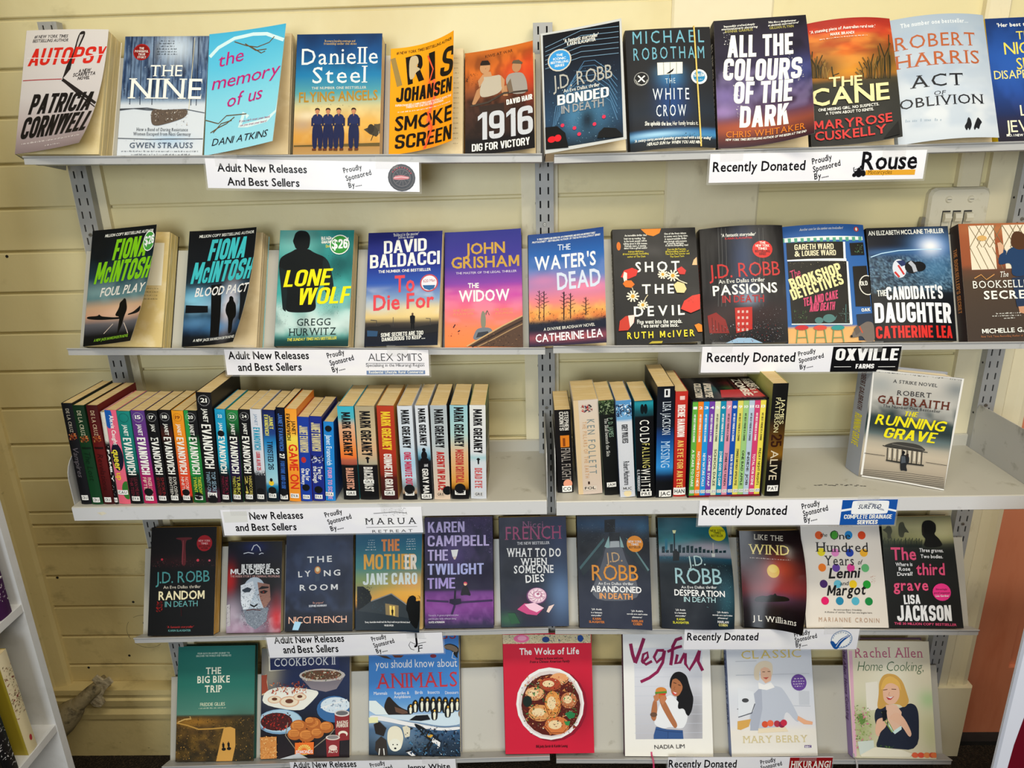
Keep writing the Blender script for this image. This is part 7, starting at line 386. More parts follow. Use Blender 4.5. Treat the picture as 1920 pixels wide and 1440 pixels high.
{'n':'rachel','s':5,'th':24.5,'b':1,'X':693.8,'W':185.4,'H':261.3,'t':28,'r':3.4,'a':0.008,'bend':[0.0,0.08,0.03,0.0],'label':'cream and lilac cookbook of a smiling fair-haired woman in a navy cardigan','gl':0.4,'sp':'9a80b4','hard':1,'pg':'e0d4c0','bg':([(0,'d4cdb8'),(0.3,'d0cab4'),(0.5,'cfcbb4'),(0.7,'c8c4a4'),(1,'d0c8b0')],[(0.12,0.75,0.15,0.2,'8aa05a',0.6),(0.95,0.5,0.12,0.08,'9ac088',0.7),(0.5,0.35,0.2,0.2,'e0dccc',0.6),(0.95,0.8,0.1,0.15,'b8bc90',0.6)],[]),'el':[('p','d0a8b8',[3.5,22.5,11.2,22.5,7.4,258.4,0.2,257.7]),('t','Rachel Allen',17,38.1,170.1,36.7,21.7,'b0607a','s'),('t','Home Cooking,',20.7,68.1,169.5,67.5,21.6,'4a6a4c','il'),('p','dcd8cc',[37.3,94.3,64.8,91.1,66.8,153.4,36.4,156.7]),('p','2a3040',[49.3,238.9,63.4,206.5,55.3,191.9,52.3,168.4,57.9,150.6,79.4,144.4,108.8,152.9,133.7,137.8,148.1,143.5,153.3,164.1,147.3,243.3,79.2,238.5]),('p','c8a058',[59.4,150.6,66.1,117.9,67.6,94.1,77.7,77.6,90.1,73,107.9,75.8,121.9,90.5,129.1,117.2,133.8,136.3,120.9,149.8,109.6,141.1,85.6,141.4,69.8,153.4]),('p','dcb49a',[75.1,108.9,82.7,94,100.9,90.8,113.4,105.5,112.1,126.3,100.6,141.2,85.5,142.9,75.7,132.6]),('p','d8b060',[69.7,109,78.8,85.1,95.8,77.4,114.4,90.6,117.3,114.4,112.1,102.6,97.7,93.8,84,96.9,77.2,108.9]),('l','5a3a2a',1.5,[76.2,110.4,86.2,108.8]),('l','5a3a2a',1.5,[95.3,108.1,105.8,108.6]),('p','b8484c',[82.1,126.1,100.2,124.1,92.2,131.9,86.2,131.9]),('p','f4f0ea',[83.6,126,98.1,124.7,91.8,128.9]),('l','c09078',1.2,[90.4,114.7,87.5,121.2,91.3,122.4]),('p','dcb8a0',[79.5,143,103.5,142.7,114.4,158.8,109,194.2,93.7,200.2,82.7,185.7]),('p','c8dcd8',[82.9,182.7,93.7,200.2,112.4,188.2,111.8,197,96.2,207.5,83.6,194.5]),('p','dcb49a',[56.2,177.2,68.6,171.1,82,173.9,77.8,191.6,63.5,203.5,59.8,215.3,51.4,206.6]),('p','dcb49a',[83.7,171,102.5,157.5,119.5,170.5,135,205.5,128.4,215.9,112.4,188.2,95.1,179.6]),('l','8aa05a',2.7,[72.6,156.3,74.3,177,90.5,203.2]),('l','8aa05a',1.8,[69.4,159.3,84.4,182.7,93.6,201.7]),('p','1c1e24',[69.6,156.4,81.7,154.8,78.8,176.9,71.1,179.9]),('e','6a8a4a',23.3,174.6,9.1,11.8),('k',['5a7a3a','8aa05a','a8b878','d8a8b0','c87a90'],90,6.7,148.1,43.1,241.9,7.9,5),('p','c8d0c8',[11.2,224.7,47.4,221.3,48.4,253.5,15.3,255.4]),('k',['4a6a34','6a8a4a'],40,52.7,233,93.2,252.9,5.4,4),('e','d86a4a',137.8,252.8,7.7,5.8),('e','d85a44',151.2,252.6,7.7,5.8),('e','d88a54',164.5,252.4,7.7,5.8),('e','c8583e',176.4,252.2,7.7,5.8),('e','d87a4a',180.8,252.1,7.7,5.8),('p','e0d8c4',[15.4,254,49.5,236,108.9,241,132.1,249.4,125.6,256.7,18.2,257.4])],'bp':1.0,'spt':[('Rachel Allen  Home Cooking',0.02,0.7,'5a3a6a',0.5)],'band':0,'stk':[]}]
SPINES=[
{'X':-900,'W':20.2,'Y':-207.5,'H':205.8,'a':0.03,'z':875,'st':[(0,'17181c'),(1,'1a1a20')],'el':[('V','DE LA CRUZ',0.05,0.28,'b8b0a0',0.3,0.5,'s'),('B',0.32,'c8602a'),('V','Vampires',0.42,0.72,'6a6468',0.5,0.5,'i'),('L','CRU',0.93,0.62,'f0eee8','17151a',0.5,0.05,'sb')],'label':'slim black spine with small gold rose,at the bookcase end of the row','side':'17181c','g':'paperbacks standing spine out on the left middle shelf','D':135,'pg':'d6bb84','art':None},
{'X':-878.5,'W':21.7,'Y':-209,'H':201.8,'a':0.027,'z':875,'st':[(0,'16341f'),(1,'184a2a')],'el':[('V','DE LA CRUZ',0.05,0.3,'c8c4a8',0.34,0.5,'s'),('B',0.33,'c8602a'),('Q',0.41,'0e2415'),('V','The Lost',0.45,0.75,'0e2a18',0.5,0.5,'i'),('L','CRU',0.95,0.62,'f0eee8','17151a',0.5,0.05,'sb')],'label':'dark green spine with a gold rose,between black and red rose spines','side':'16341f','g':'paperbacks standing spine out on the left middle shelf','D':135,'pg':'d6bb84','art':None},
{'X':-855.9,'W':20.7,'Y':-209,'H':201.3,'a':0.042,'z':875,'st':[(0,'4a1618'),(0.5,'6a1c1c'),(1,'421214')],'el':[('V','DE LA CRUZ',0.05,0.3,'d0b898',0.34,0.5,'s'),('B',0.33,'c8602a'),('Q',0.41,'2a0a0c'),('V','Revelations',0.48,0.85,'3a0c10',0.5,0.5,'i'),('L','CRU',0.95,0.62,'f0eee8','17151a',0.5,0.05,'sb')],'label':'dark red spine with a gold rose ornament','side':'6a1a1c','g':'paperbacks standing spine out on the left middle shelf','D':135,'pg':'d6bb84','art':None},
{'X':-834.4,'W':8,'Y':-209,'H':188.4,'a':0.057,'z':875,'st':[(0,'d8d4c8'),(0.3,'d0ccc0'),(0.34,'1a181c'),(1,'141216')],'el':[('K',['17151a','f0eee8'],16,0.02,0.9),('V','FAMILY',0.4,0.75,'f2efe6',0.5,0.5,'h'),('L','NA',0.95,0.8,'f0eee8','17151a',0.5,0.05,'sb')],'label':'very thin black and white patterned spine beside the red rose spine','side':'d8d4c8','g':'paperbacks standing spine out on the left middle shelf','D':112,'pg':'d6bb84','art':None},
{'X':-825.3,'W':21.7,'Y':-209,'H':191.3,'a':0.051,'z':875,'st':[(0,'e06a84'),(0.34,'e06a84'),(0.36,'e0708a'),(1,'e06a7c')],'el':[('E','1f62b0',0.22,0.06,0.4,0.13),('E','1a1830',0.5,0.49,0.5,0.15),('E','3a7a34',0.9,0.85,0.42,0.1),('V','Alexis Caught',0.05,0.36,'f2efe6',0.34,0.55,'h'),('V','queer',0.41,0.63,'e8d84a',0.6,0.48,'h'),('V','up',0.66,0.74,'e8c83a',0.5,0.45,'h'),('L','CAU',0.87,0.9,'f0eee8','17151a',0.5,0.05,'sb')],'label':'bright pink spine with blue and dark blobs and yellow letters','side':'e06a84','g':'paperbacks standing spine out on the left middle shelf','D':112,'pg':'d6bb84','art':None},
{'X':-802.9,'W':24.3,'Y':-209,'H':188.9,'a':0.049,'z':875,'st':[(0,'1f8a80'),(0.6,'167068'),(0.68,'17171a'),(1,'141418')],'el':[('R',0.07,'0e3a38'),('V','JANET',0.14,0.26,'f2efe6',0.3,0.52,'b'),('V','EVANOVICH',0.28,0.68,'f2efe6',0.62,0.5,'h'),('V','LEAN MEAN',0.71,0.92,'7a2a3a',0.26,0.68,'c'),('V','THIRTEEN',0.71,0.92,'7a2a3a',0.26,0.32,'c'),('L','EVA',0.94,0.62,'f0eee8','17151a',0.5,0.05,'sb')],'label':'teal and black spine with a dotted ring,beside the pink spine','side':'1f8a80','g':'paperbacks standing spine out on the left middle shelf','D':112,'pg':'d6bb84','art':None},
{'X':-777.1,'W':25.3,'Y':-209,'H':189.4,'a':0.052,'z':875,'st':[(0,'5f4088'),(0.5,'7a3080'),(0.68,'a8286a'),(1,'b82a5a')],'el':[('R',0.07,'c8c8c8'),('H','15',0.085,'f2efe6',0.28,0.5,0.42),('V','JANET',0.14,0.26,'f2efe6',0.3,0.52,'b'),('V','EVANOVICH',0.28,0.68,'f2efe6',0.62,0.5,'h'),('V',"FINGER LICKIN'",0.71,0.92,'f0d8c0',0.26,0.68,'c'),('V','FIFTEEN',0.71,0.92,'f0d8c0',0.26,0.32,'c'),('D',0.87,0.5,0.33),('L','EVA',0.94,0.62,'f0eee8','17151a',0.5,0.05,'sb')],'label':'purple to magenta spine numbered 15 with a black dot near the base','side':'5f4088','g':'paperbacks standing spine out on the left middle shelf','D':112,'pg':'d6bb84','art':None},
{'X':-750.3,'W':22.2,'Y':-209,'H':188.9,'a':0.051,'z':875,'st':[(0,'17171a'),(1,'1a181a')],'el':[('R',0.07,'c8c8c8'),('H','17',0.085,'f2efe6',0.28,0.5,0.42),('V','JANET',0.14,0.26,'f2efe6',0.3,0.52,'b'),('V','EVANOVICH',0.28,0.68,'f2efe6',0.62,0.5,'h'),('V','SMOKIN',0.71,0.92,'8a2a30',0.26,0.68,'c'),('V','SEVENTEEN',0.71,0.92,'8a2a30',0.26,0.32,'c'),('D',0.25,0.5,0.33),('L','EVA',0.94,0.62,'f0eee8','17151a',0.5,0.05,'sb')],'label':'black spine numbered 17 with its dot over the author name','side':'17171a','g':'paperbacks standing spine out on the left middle shelf','D':112,'pg':'d6bb84','art':None},
{'X':-727.1,'W':22.2,'Y':-209,'H':189.5,'a':0.059,'z':875,'st':[(0,'17151a'),(0.15,'17151a'),(0.25,'4a241c'),(0.35,'1c1618'),(1,'171517')],'el':[('R',0.07,'c8c8c8'),('H','18',0.085,'f2efe6',0.28,0.5,0.42),('V','JANET',0.14,0.26,'f2efe6',0.3,0.52,'b'),('V','EVANOVICH',0.28,0.68,'f2efe6',0.62,0.5,'h'),('V','EXPLOSIVE',0.71,0.92,'e0dcd0',0.26,0.68,'c'),('V','EIGHTEEN',0.71,0.92,'e0dcd0',0.26,0.32,'c'),('L','EVA',0.94,0.62,'f0eee8','17151a',0.5,0.05,'sb')],'label':'black spine numbered 18 with a brown band near the top','side':'17151a','g':'paperbacks standing spine out on the left middle shelf','D':112,'pg':'d6bb84','art':None},
{'X':-703.9,'W':21.6,'Y':-209,'H':188,'a':0.064,'z':875,'st':[(0,'e8a02a'),(0.3,'e8902a'),(0.5,'e06a3a'),(0.8,'d8402c'),(0.92,'d8402c'),(0.93,'1c1a1c'),(1,'1c1a1c')],'el':[('R',0.07,'8a5a20'),('H','19',0.085,'8a4a10',0.28,0.5,0.42),('V','JANET',0.14,0.26,'f2efe6',0.3,0.52,'b'),('V','EVANOVICH',0.28,0.68,'f2efe6',0.62,0.5,'h'),('V','NOTORIOUS',0.71,0.92,'f2dcd0',0.26,0.68,'c'),('V','NINETEEN',0.71,0.92,'f2dcd0',0.26,0.32,'c'),('D',0.88,0.5,0.33),('L','EVA',0.94,0.62,'f0eee8','17151a',0.5,0.05,'sb')],'label':'orange to red spine numbered 19','side':'e8a02a','g':'paperbacks standing spine out on the left middle shelf','D':112,'pg':'d6bb84','art':None},
{'X':-681.2,'W':23.9,'Y':-209,'H':187.5,'a':0.065,'z':875,'st':[(0,'1c1c1e'),(0.25,'1c1c1e'),(0.45,'2a8a44'),(1,'1c5a2a')],'el':[('P','2f9a50',0,0,0.35,0.7),('R',0.07,'c8c8c8'),('H','20',0.085,'f2efe6',0.28,0.5,0.42),('V','JANET',0.14,0.26,'f2efe6',0.3,0.52,'b'),('V','EVANOVICH',0.28,0.68,'f2efe6',0.62,0.5,'h'),('V','TAKEDOWN',0.71,0.92,'e8e44a',0.26,0.68,'c'),('V','TWENTY',0.71,0.92,'e8e44a',0.26,0.32,'c'),('D',0.92,0.5,0.33),('L','EVA',0.94,0.62,'f0eee8','17151a',0.5,0.05,'sb')],'label':'black and green spine numbered 20 with lime lettering at the base','side':'1c1c1e','g':'paperbacks standing spine out on the left middle shelf','D':112,'pg':'d6bb84','art':None},
{'X':-657.2,'W':28.3,'Y':-209,'H':222,'a':0.072,'z':875,'st':[(0,'161618'),(0.85,'17171a'),(0.9,'4a2a3a'),(1,'3a1a2c')],'el':[('R',0.07,'c8c8c8'),('H','21',0.085,'f2efe6',0.28,0.5,0.42),('V','JANET',0.14,0.26,'f2efe6',0.3,0.52,'b'),('V','EVANOVICH',0.28,0.68,'f2efe6',0.62,0.5,'h'),('V','TOP SECRET',0.71,0.92,'9ab8c8',0.26,0.68,'c'),('V','TWENTY-ONE',0.71,0.92,'9ab8c8',0.26,0.32,'c'),('D',0.97,0.5,0.33),('L','EVA',0.93,0.62,'f0eee8','17151a',0.5,0.05,'sb')],'label':'taller thicker black spine numbered 21,standing above its neighbours','side':'1c1b1a','g':'paperbacks standing spine out on the left middle shelf','D':135,'pg':'d6bb84','art':None},
{'X':-627.5,'W':19,'Y':-209,'H':189.6,'a':0.084,'z':875,'st':[(0,'2aa0c8'),(0.55,'22a0b8'),(0.65,'1c4a50'),(0.7,'1a181c'),(1,'18161a')],'el':[('R',0.07,'2a7aa0'),('H','22',0.085,'f2efe6',0.28,0.5,0.42),('V','JANET',0.14,0.26,'f2efe6',0.3,0.52,'b'),('V','EVANOVICH',0.28,0.68,'f2efe6',0.62,0.5,'h'),('V','TRICKY',0.71,0.92,'8a2a44',0.26,0.68,'c'),('V','TWENTY-TWO',0.71,0.92,'8a2a44',0.26,0.32,'c'),('D',0.25,0.5,0.33),('L','EVA',0.94,0.62,'f0eee8','17151a',0.5,0.05,'sb')],'label':'cyan spine numbered 22 with a black dot high up','side':'2aa0c8','g':'paperbacks standing spine out on the left middle shelf','D':112,'pg':'d6bb84','art':None},
{'X':-607,'W':22.1,'Y':-209,'H':187.1,'a':0.085,'z':875,'st':[(0,'2f8a4a'),(0.15,'1f6a3a'),(0.24,'18301f'),(0.28,'19171a'),(0.65,'2c2048'),(0.8,'1c181c'),(1,'18161a')],'el':[('R',0.07,'c8c8c8'),('H','23',0.085,'f2efe6',0.28,0.5,0.42),('V','JANET',0.14,0.26,'f2efe6',0.3,0.52,'b'),('V','EVANOVICH',0.28,0.68,'f2efe6',0.62,0.5,'h'),('V','TURBO',0.71,0.92,'d8d45a',0.26,0.68,'c'),('V','TWENTY-THREE',0.71,0.92,'d8d45a',0.26,0.32,'c'),('L','EVA',0.94,0.62,'f0eee8','17151a',0.5,0.05,'sb')],'label':'black spine numbered 23 with a green check at the top','side':'2f8a4a','g':'paperbacks standing spine out on the left middle shelf','D':112,'pg':'d6bb84','art':None},
{'X':-583.3,'W':21.6,'Y':-209,'H':187.7,'a':0.081,'z':875,'st':[(0,'17171a'),(1,'18181a')],'el':[('R',0.07,'c8c8c8'),('H','24',0.085,'f2efe6',0.28,0.5,0.42),('V','JANET',0.14,0.26,'f2efe6',0.3,0.52,'b'),('V','EVANOVICH',0.28,0.68,'f2efe6',0.62,0.5,'h'),('V','HARDCORE',0.71,0.92,'d8c86a',0.26,0.68,'c'),('V','24',0.71,0.92,'d8c86a',0.26,0.32,'c'),('L','EVA',0.94,0.62,'f0eee8','17151a',0.5,0.05,'sb')],'label':'black spine numbered 24 with yellow words at the base,next to the white spine','side':'17171a','g':'paperbacks standing spine out on the left middle shelf','D':112,'pg':'d6bb84','art':None},
{'X':-560.8,'W':20.5,'Y':-209,'H':188.3,'a':0.076,'z':875,'st':[(0,'d4d6dc'),(0.65,'d0d4da'),(0.68,'2c2e34'),(1,'24262a')],'el':[('V','JANET',0.05,0.17,'6a8aa8',0.26,0.5,''),('V','EVANOVICH',0.19,0.43,'2a9ab8',0.6,0.5,'h'),('V','LOOK ALIVE 25',0.45,0.65,'c03a44',0.38,0.5,'h'),('K',['d8dadc','8a8e94'],14,0.66,0.7),('D',0.88,0.5,0.33),('L','EVA',0.94,0.62,'f0eee8','17151a',0.5,0.05,'sb')],'label':'white spine with turquoise author name and a dark base','side':'d4d6dc','g':'paperbacks standing spine out on the left middle shelf','D':112,'pg':'d6bb84','art':None},
{'X':-539.3,'W':22.9,'Y':-209,'H':185.9,'a':0.08,'z':875,'st':[(0,'20285c'),(0.25,'2a4a8a'),(0.35,'2a8ac0'),(0.6,'8ac0d0'),(0.78,'a8d0d8'),(0.82,'2a90b8'),(0.9,'1c3a4a'),(1,'14181c')],'el':[('V','JANET',0.06,0.2,'e0d86a',0.3,0.7,'h'),('V','EVANOVICH',0.05,0.27,'e0d86a',0.34,0.32,'h'),('V','TWISTED 26',0.33,0.64,'1c2c40',0.46,0.5,'h'),('E','e8c83a',0.45,0.79,0.22,0.03),('E','1a1a20',0.45,0.755,0.12,0.02),('D',0.87,0.5,0.33),('L','EVA',0.93,0.62,'f0eee8','17151a',0.5,0.05,'sb')],'label':'blue to pale spine with a tiny figure in yellow near the base','side':'20285c','g':'paperbacks standing spine out on the left middle shelf','D':112,'pg':'d6bb84','art':None},
{'X':-514.3,'W':15.9,'Y':-207.8,'H':190.1,'a':0.078,'z':875,'st':[(0,'151a2c'),(1,'12141c')],'el':[('V','JANET EVANOVICH',0.06,0.45,'4a78c0',0.5,0.5,'h'),('V','27',0.48,0.53,'f2efe6',0.6,0.5,'h'),('V','FORTUNE AND GLORY',0.56,0.88,'3a68b0',0.5,0.5,'h'),('D',0.9,0.5,0.5),('L','EVA',0.95,0.9,'f0eee8','17151a',0.5,0.05,'sb')],'label':'narrow midnight blue spine with blue capitals,recessed between a pale and an orange book','side':'151a2c','g':'paperbacks standing spine out on the left middle shelf','D':112,'pg':'d6bb84','art':None},
{'X':-496.3,'W':21.5,'Y':-209,'H':187.1,'a':0.074,'z':875,'st':[(0,'eca03a'),(0.25,'f0b040'),(0.3,'f4d85a'),(0.42,'f4d050'),(0.6,'f0a038'),(1,'e8962f')],'el':[('V','JANET',0.12,0.27,'1c1612',0.3,0.7,'h'),('V','EVANOVICH',0.05,0.33,'1c1612',0.34,0.25,'h'),('V','GAME ON',0.37,0.86,'d83a24',0.72,0.55,'h'),('L','EVA',0.935,0.75,'f0eee8','17151a',0.5,0.05,'sb')],'label':'orange spine with big red capitals and yellow glow','side':'e8842a','g':'paperbacks standing spine out on the left middle shelf','D':112,'pg':'d6bb84','art':None},
{'X':-474,'W':21.5,'Y':-209,'H':171.1,'a':0.073,'z':875,'st':[(0,'2444a0'),(1,'2248a8')],'el':[('V','JANET EVANOVICH',0.1,0.41,'d8cc9a',0.72,0.5,'h'),('E','c03a3a',0.4,0.5,0.22,0.035),('V','One for',0.6,0.75,'f2efe6',0.34,0.7,'h'),('V','the Money',0.6,0.8,'f2efe6',0.34,0.32,'h'),('D',0.83,0.5,0.33),('L','EVA',0.945,0.62,'f0eee8','17151a',0.5,0.05,'sb')],'label':'royal blue spine with a red glove motif and gold capitals','side':'a82440','g':'paperbacks standing spine out on the left middle shelf','D':112,'pg':'d6bb84','art':None},
{'X':-451.2,'W':23.1,'Y':-209,'H':171.8,'a':0.067,'z':875,'st':[(0,'26368c'),(1,'26348a')],'el':[('V','JANET EVANOVICH',0.07,0.4,'d8cc9a',0.72,0.5,'h'),('K',['17151a','d8d8e0'],14,0.46,0.54),('V','Two for',0.58,0.74,'f2efe6',0.34,0.7,'h'),('V','the Dough',0.58,0.78,'f2efe6',0.34,0.32,'h'),('D',0.86,0.5,0.33),('L','EVA',0.945,0.62,'f0eee8','17151a',0.5,0.05,'sb')],'label':'indigo spine with a black cat motif and gold capitals','side':'2a2a6a','g':'paperbacks standing spine out on the left middle shelf','D':112,'pg':'d6bb84','art':None},
{'X':-427,'W':18.9,'Y':-209,'H':160.9,'a':0.078,'z':875,'st':[(0,'2a88cc'),(1,'2a8ad0')],'el':[('D',0.08,0.5,0.33),('V','Janet Evanovich',0.16,0.54,'d8e8f4',0.5,0.5,'h'),('V','FOUR TO SCORE',0.57,0.98,'e0a0c8',0.42,0.5,'h'),('L','EVA',0.91,0.8,'f0eee8','17151a',0.42,0.05,'sb')],'label':'sky blue spine with pink lower letters and a black dot at its top','side':'1c3f80','g':'paperbacks standing spine out on the left middle shelf','D':112,'pg':'d6bb84','art':None},
{'X':-393.3,'W':30.2,'Y':-204.8,'H':188.9,'a':0.031,'z':875,'st':[(0,'3ab4cc'),(0.12,'5ab4bc'),(0.2,'d8b090'),(0.45,'e89048'),(0.54,'e87a3a'),(0.56,'b86a50'),(0.61,'a85a48'),(0.62,'1c1a1c'),(1,'17171a')],'el':[('V','MARK GREANEY',0.06,0.52,'1c1a1c',0.55,0.5,'h'),('V','BALLISTIC',0.65,0.88,'d8a088',0.48,0.5,'h'),('L','GRE',0.925,0.62,'f0eee8','17151a',0.5,0.05,'sb')],'label':'turquoise and orange spine with a black lower third,first of the eight matching thrillers','side':'3ab4cc','g':'paperbacks standing spine out on the left middle shelf','D':125,'pg':'d6bb84','art':None},
{'X':-360.9,'W':35.8,'Y':-205.9,'H':188.7,'a':0.032,'z':875,'st':[(0,'b0a488'),(0.3,'c8b490'),(0.45,'d8b088'),(0.6,'b0a890'),(0.615,'b0a890'),(0.62,'1c1a1c'),(1,'161618')],'el':[('V','MARK GREANEY',0.05,0.52,'1c1a1c',0.55,0.5,'h'),('A',0.56),('V','BACKBLAST',0.64,0.91,'d8d4cc',0.48,0.5,'h'),('L','GRE',0.8,0.55,'f0eee8','17151a',0.5,0.04,'sb')],'label':'khaki spine with a tiny black arrow figure over a black lower third','side':'b0a488','g':'paperbacks standing spine out on the left middle shelf','D':125,'pg':'d6bb84','art':None},
{'X':-320.3,'W':31.6,'Y':-207.1,'H':189.4,'a':0.03,'z':875,'st':[(0,'b8442c'),(0.5,'b03c28'),(0.72,'8a3024'),(0.76,'5a2420'),(1,'3a1a1c')],'el':[('V','MARK GREANEY',0.06,0.46,'e8c83a',0.55,0.5,'h'),('V','GUNMETAL GRAY',0.5,0.9,'e6e0d8',0.48,0.5,'h'),('L','GRE',0.925,0.62,'f0eee8','17151a',0.5,0.05,'sb')],'label':'brick red spine with yellow author name','side':'c88a3a','g':'paperbacks standing spine out on the left middle shelf','D':125,'pg':'d6bb84','art':None},
{'X':-279.4,'W':27.5,'Y':-208.3,'H':189.2,'a':0.013,'z':875,'st':[(0,'d4d8de'),(0.4,'cdd6de'),(0.6,'a8c8dc'),(0.75,'c0d0dc'),(0.85,'8a9aa0'),(0.92,'b89a7a'),(0.94,'1c1a1c'),(1,'1a1a1c')],'el':[('V','MARK GREANEY',0.04,0.44,'1c1a1c',0.55,0.5,'h'),('D',0.88,0.5,0.36),('V','ONE MINUTE OUT',0.48,0.85,'c03a5a',0.48,0.5,'h'),('L','GRE',0.925,0.62,'f0eee8','17151a',0.5,0.05,'sb')],'label':'white and pale blue spine with crimson lower title','side':'d4d8de','g':'paperbacks standing spine out on the left middle shelf','D':125,'pg':'d6bb84','art':None},
{'X':-245.8,'W':23.8,'Y':-209,'H':189.8,'a':0.007,'z':875,'st':[(0,'d8dade'),(0.4,'d0d6dc'),(0.5,'8ab8cc'),(0.56,'3a6a80'),(0.58,'17181c'),(1,'17171a')],'el':[('V','MARK GREANEY',0.03,0.42,'1c1a1c',0.55,0.5,'h'),('E','17171a',0.5,0.46,0.14,0.022),('E','17171a',0.5,0.52,0.24,0.05),('E','17171a',0.5,0.57,0.34,0.03),('V','THE',0.61,0.64,'c8c8c8',0.3,0.6,'h'),('V','GRAY MAN',0.66,0.97,'e8e6e0',0.48,0.5,'h'),('L','GRE',0.96,0.8,'f0eee8','17151a',0.5,0.05,'sb')],'label':'narrow white spine with a black silhouette and black base','side':'d8dade','g':'paperbacks standing spine out on the left middle shelf','D':125,'pg':'d6bb84','art':None},
{'X':-219.6,'W':30.4,'Y':-209,'H':189.3,'a':0.015,'z':875,'st':[(0,'b0b8bc'),(0.4,'b8c0c2'),(0.7,'d0c0b0'),(1,'dcc4ae')],'el':[('V','MARK GREANEY',0.04,0.44,'1c1a1c',0.55,0.5,'h'),('D',0.9,0.85,0.3),('V','AGENT IN PLACE',0.48,0.9,'b8302c',0.48,0.5,'h'),('L','GRE',0.94,0.5,'dcc4ae','17151a',0.4,0.05,'sb')],'label':'grey to beige spine with red title and a dot at its edge','side':'3a3434','g':'paperbacks standing spine out on the left middle shelf','D':125,'pg':'d6bb84','art':None},
{'X':-186.6,'W':32.4,'Y':-209,'H':188.6,'a':0.03,'z':875,'st':[(0,'9ac4cc'),(0.3,'b0ccc8'),(0.5,'d8b890'),(0.8,'d8a050'),(0.86,'b8802a'),(0.9,'1c1a18'),(1,'18171a')],'el':[('V','MARK GREANEY',0.02,0.43,'1c1a1c',0.55,0.5,'h'),('D',0.88,0.5,0.32),('V','MISSION CRITICAL',0.46,0.82,'b8443c',0.48,0.5,'h'),('L','GRE',0.925,0.62,'f0eee8','17151a',0.5,0.05,'sb')],'label':'pale blue to amber spine with thin red title','side':'1f4a6a','g':'paperbacks standing spine out on the left middle shelf','D':125,'pg':'d6bb84','art':None},
{'X':-150.2,'W':29.3,'Y':-209,'H':187.9,'a':0.027,'z':875,'st':[(0,'dcdcd8'),(0.5,'d8dadc'),(0.55,'a8c8cc'),(0.6,'d0d4d8'),(1,'cfd2d8')],'el':[('V','MARK GREANEY',0.04,0.5,'1c1a1c',0.55,0.5,'h'),('A',0.58),('V','DEAD EYE',0.66,0.88,'c86a6a',0.48,0.5,'h'),('L','GRE',0.945,0.6,'d4d4d4','17151a',0.5,0.05,'sb')],'label':'white spine with pink lower title,its green front cover facing the middle upright','side':'6a8a5a','g':'paperbacks standing spine out on the left middle shelf','D':125,'pg':'d6bb84','art':'deadeye'},
{'X':14.6,'W':30.7,'Y':-183.1,'H':169.2,'a':-0.035,'z':872,'st':[(0,'1c1818'),(1,'181618')],'el':[('V','STEPHEN',0.02,0.24,'d8d4cc',0.26,0.72,'h'),('V','COONTS',0.02,0.24,'d8d4cc',0.26,0.42,'h'),('P','d8842a',0.3,0.3,0.85,0.44),('P','8a4a1c',0.45,0.33,0.6,0.43),('V','FINAL FLIGHT',0.45,0.85,'a8a098',0.55,0.6,'s'),('E','e8a488',0.66,0.89,0.28,0.055),('L','CO',0.95,0.6,'f0eee8','17151a',0.6,0.075,'b')],'label':'short black spine with orange picture and peach dot,beside the middle upright','side':'1c1818','g':'paperbacks standing spine out on the right middle shelf','D':112,'pg':'d6bb84','art':None},
{'X':54,'W':45.6,'Y':-191.9,'H':190.3,'a':-0.057,'z':872,'st':[(0,'d4c8bc'),(0.5,'d8c4a8'),(1,'d0c0b4')],'el':[('P','d8c09a',0.0,0.0,0.2,1),('C',0.09),('V','KEN FOLLETT',0.2,0.78,'7a8a8c',0.3,0.66,'w'),('V','THE PILLARS OF THE EARTH',0.22,0.82,'c89a6a',0.16,0.4,'w'),('P','3a2820',0.42,0.86,0.5,0.89),('L','FOL',0.93,0.55,'d6cabc','17151a',0.5,0.05,'b')],'label':'thick worn cream spine with faint grey lettering and a creased side','side':'cfc8c0','g':'paperbacks standing spine out on the right middle shelf','D':120,'pg':'d6bb84','art':None},
{'X':103.3,'W':28.3,'Y':-196,'H':191,'a':-0.077,'z':872,'st':[(0,'5a7048'),(0.04,'2a3c24'),(0.15,'1c1f1c'),(1,'161818')],'el':[('K',['8a9a78','1c2a1c'],30,0.0,0.14),('V','P. D. JAMES',0.18,0.38,'8aa890',0.3,0.7,'s'),('V','The Skull beneath the Skin',0.18,0.58,'d8d8d0',0.22,0.42,'s'),('L','JAM',0.885,0.62,'f0eee8','17151a',0.5,0.05,'sb')],'label':'black spine with a green grassy top and small white letters','side':'a8b8a0','g':'paperbacks standing spine out on the right middle shelf','D':112,'pg':'d6bb84','art':None},
{'X':130.9,'W':29.1,'Y':-205.6,'H':193.9,'a':-0.067,'z':872,'st':[(0,'5a94c4'),(0.2,'78aad0'),(0.205,'d4d6da'),(1,'d0d2d8')],'el':[('K',['17171a','d8e4ee','2a3a5a'],26,0.04,0.16),('V','GREY WOLVES',0.24,0.43,'3a3a3c',0.4,0.5,'h'),('V','Robert Muchamore',0.62,0.87,'3a3a3c',0.38,0.5,'h'),('L','MUC',0.905,0.7,'d4d6da','17151a',0.5,0.05,'b'),('E','e8d8b0',0.5,0.96,0.26,0.035)],'label':'white spine with a blue splashed top panel','side':'8a9ac0','g':'paperbacks standing spine out on the right middle shelf','D':112,'pg':'d6bb84','art':None},
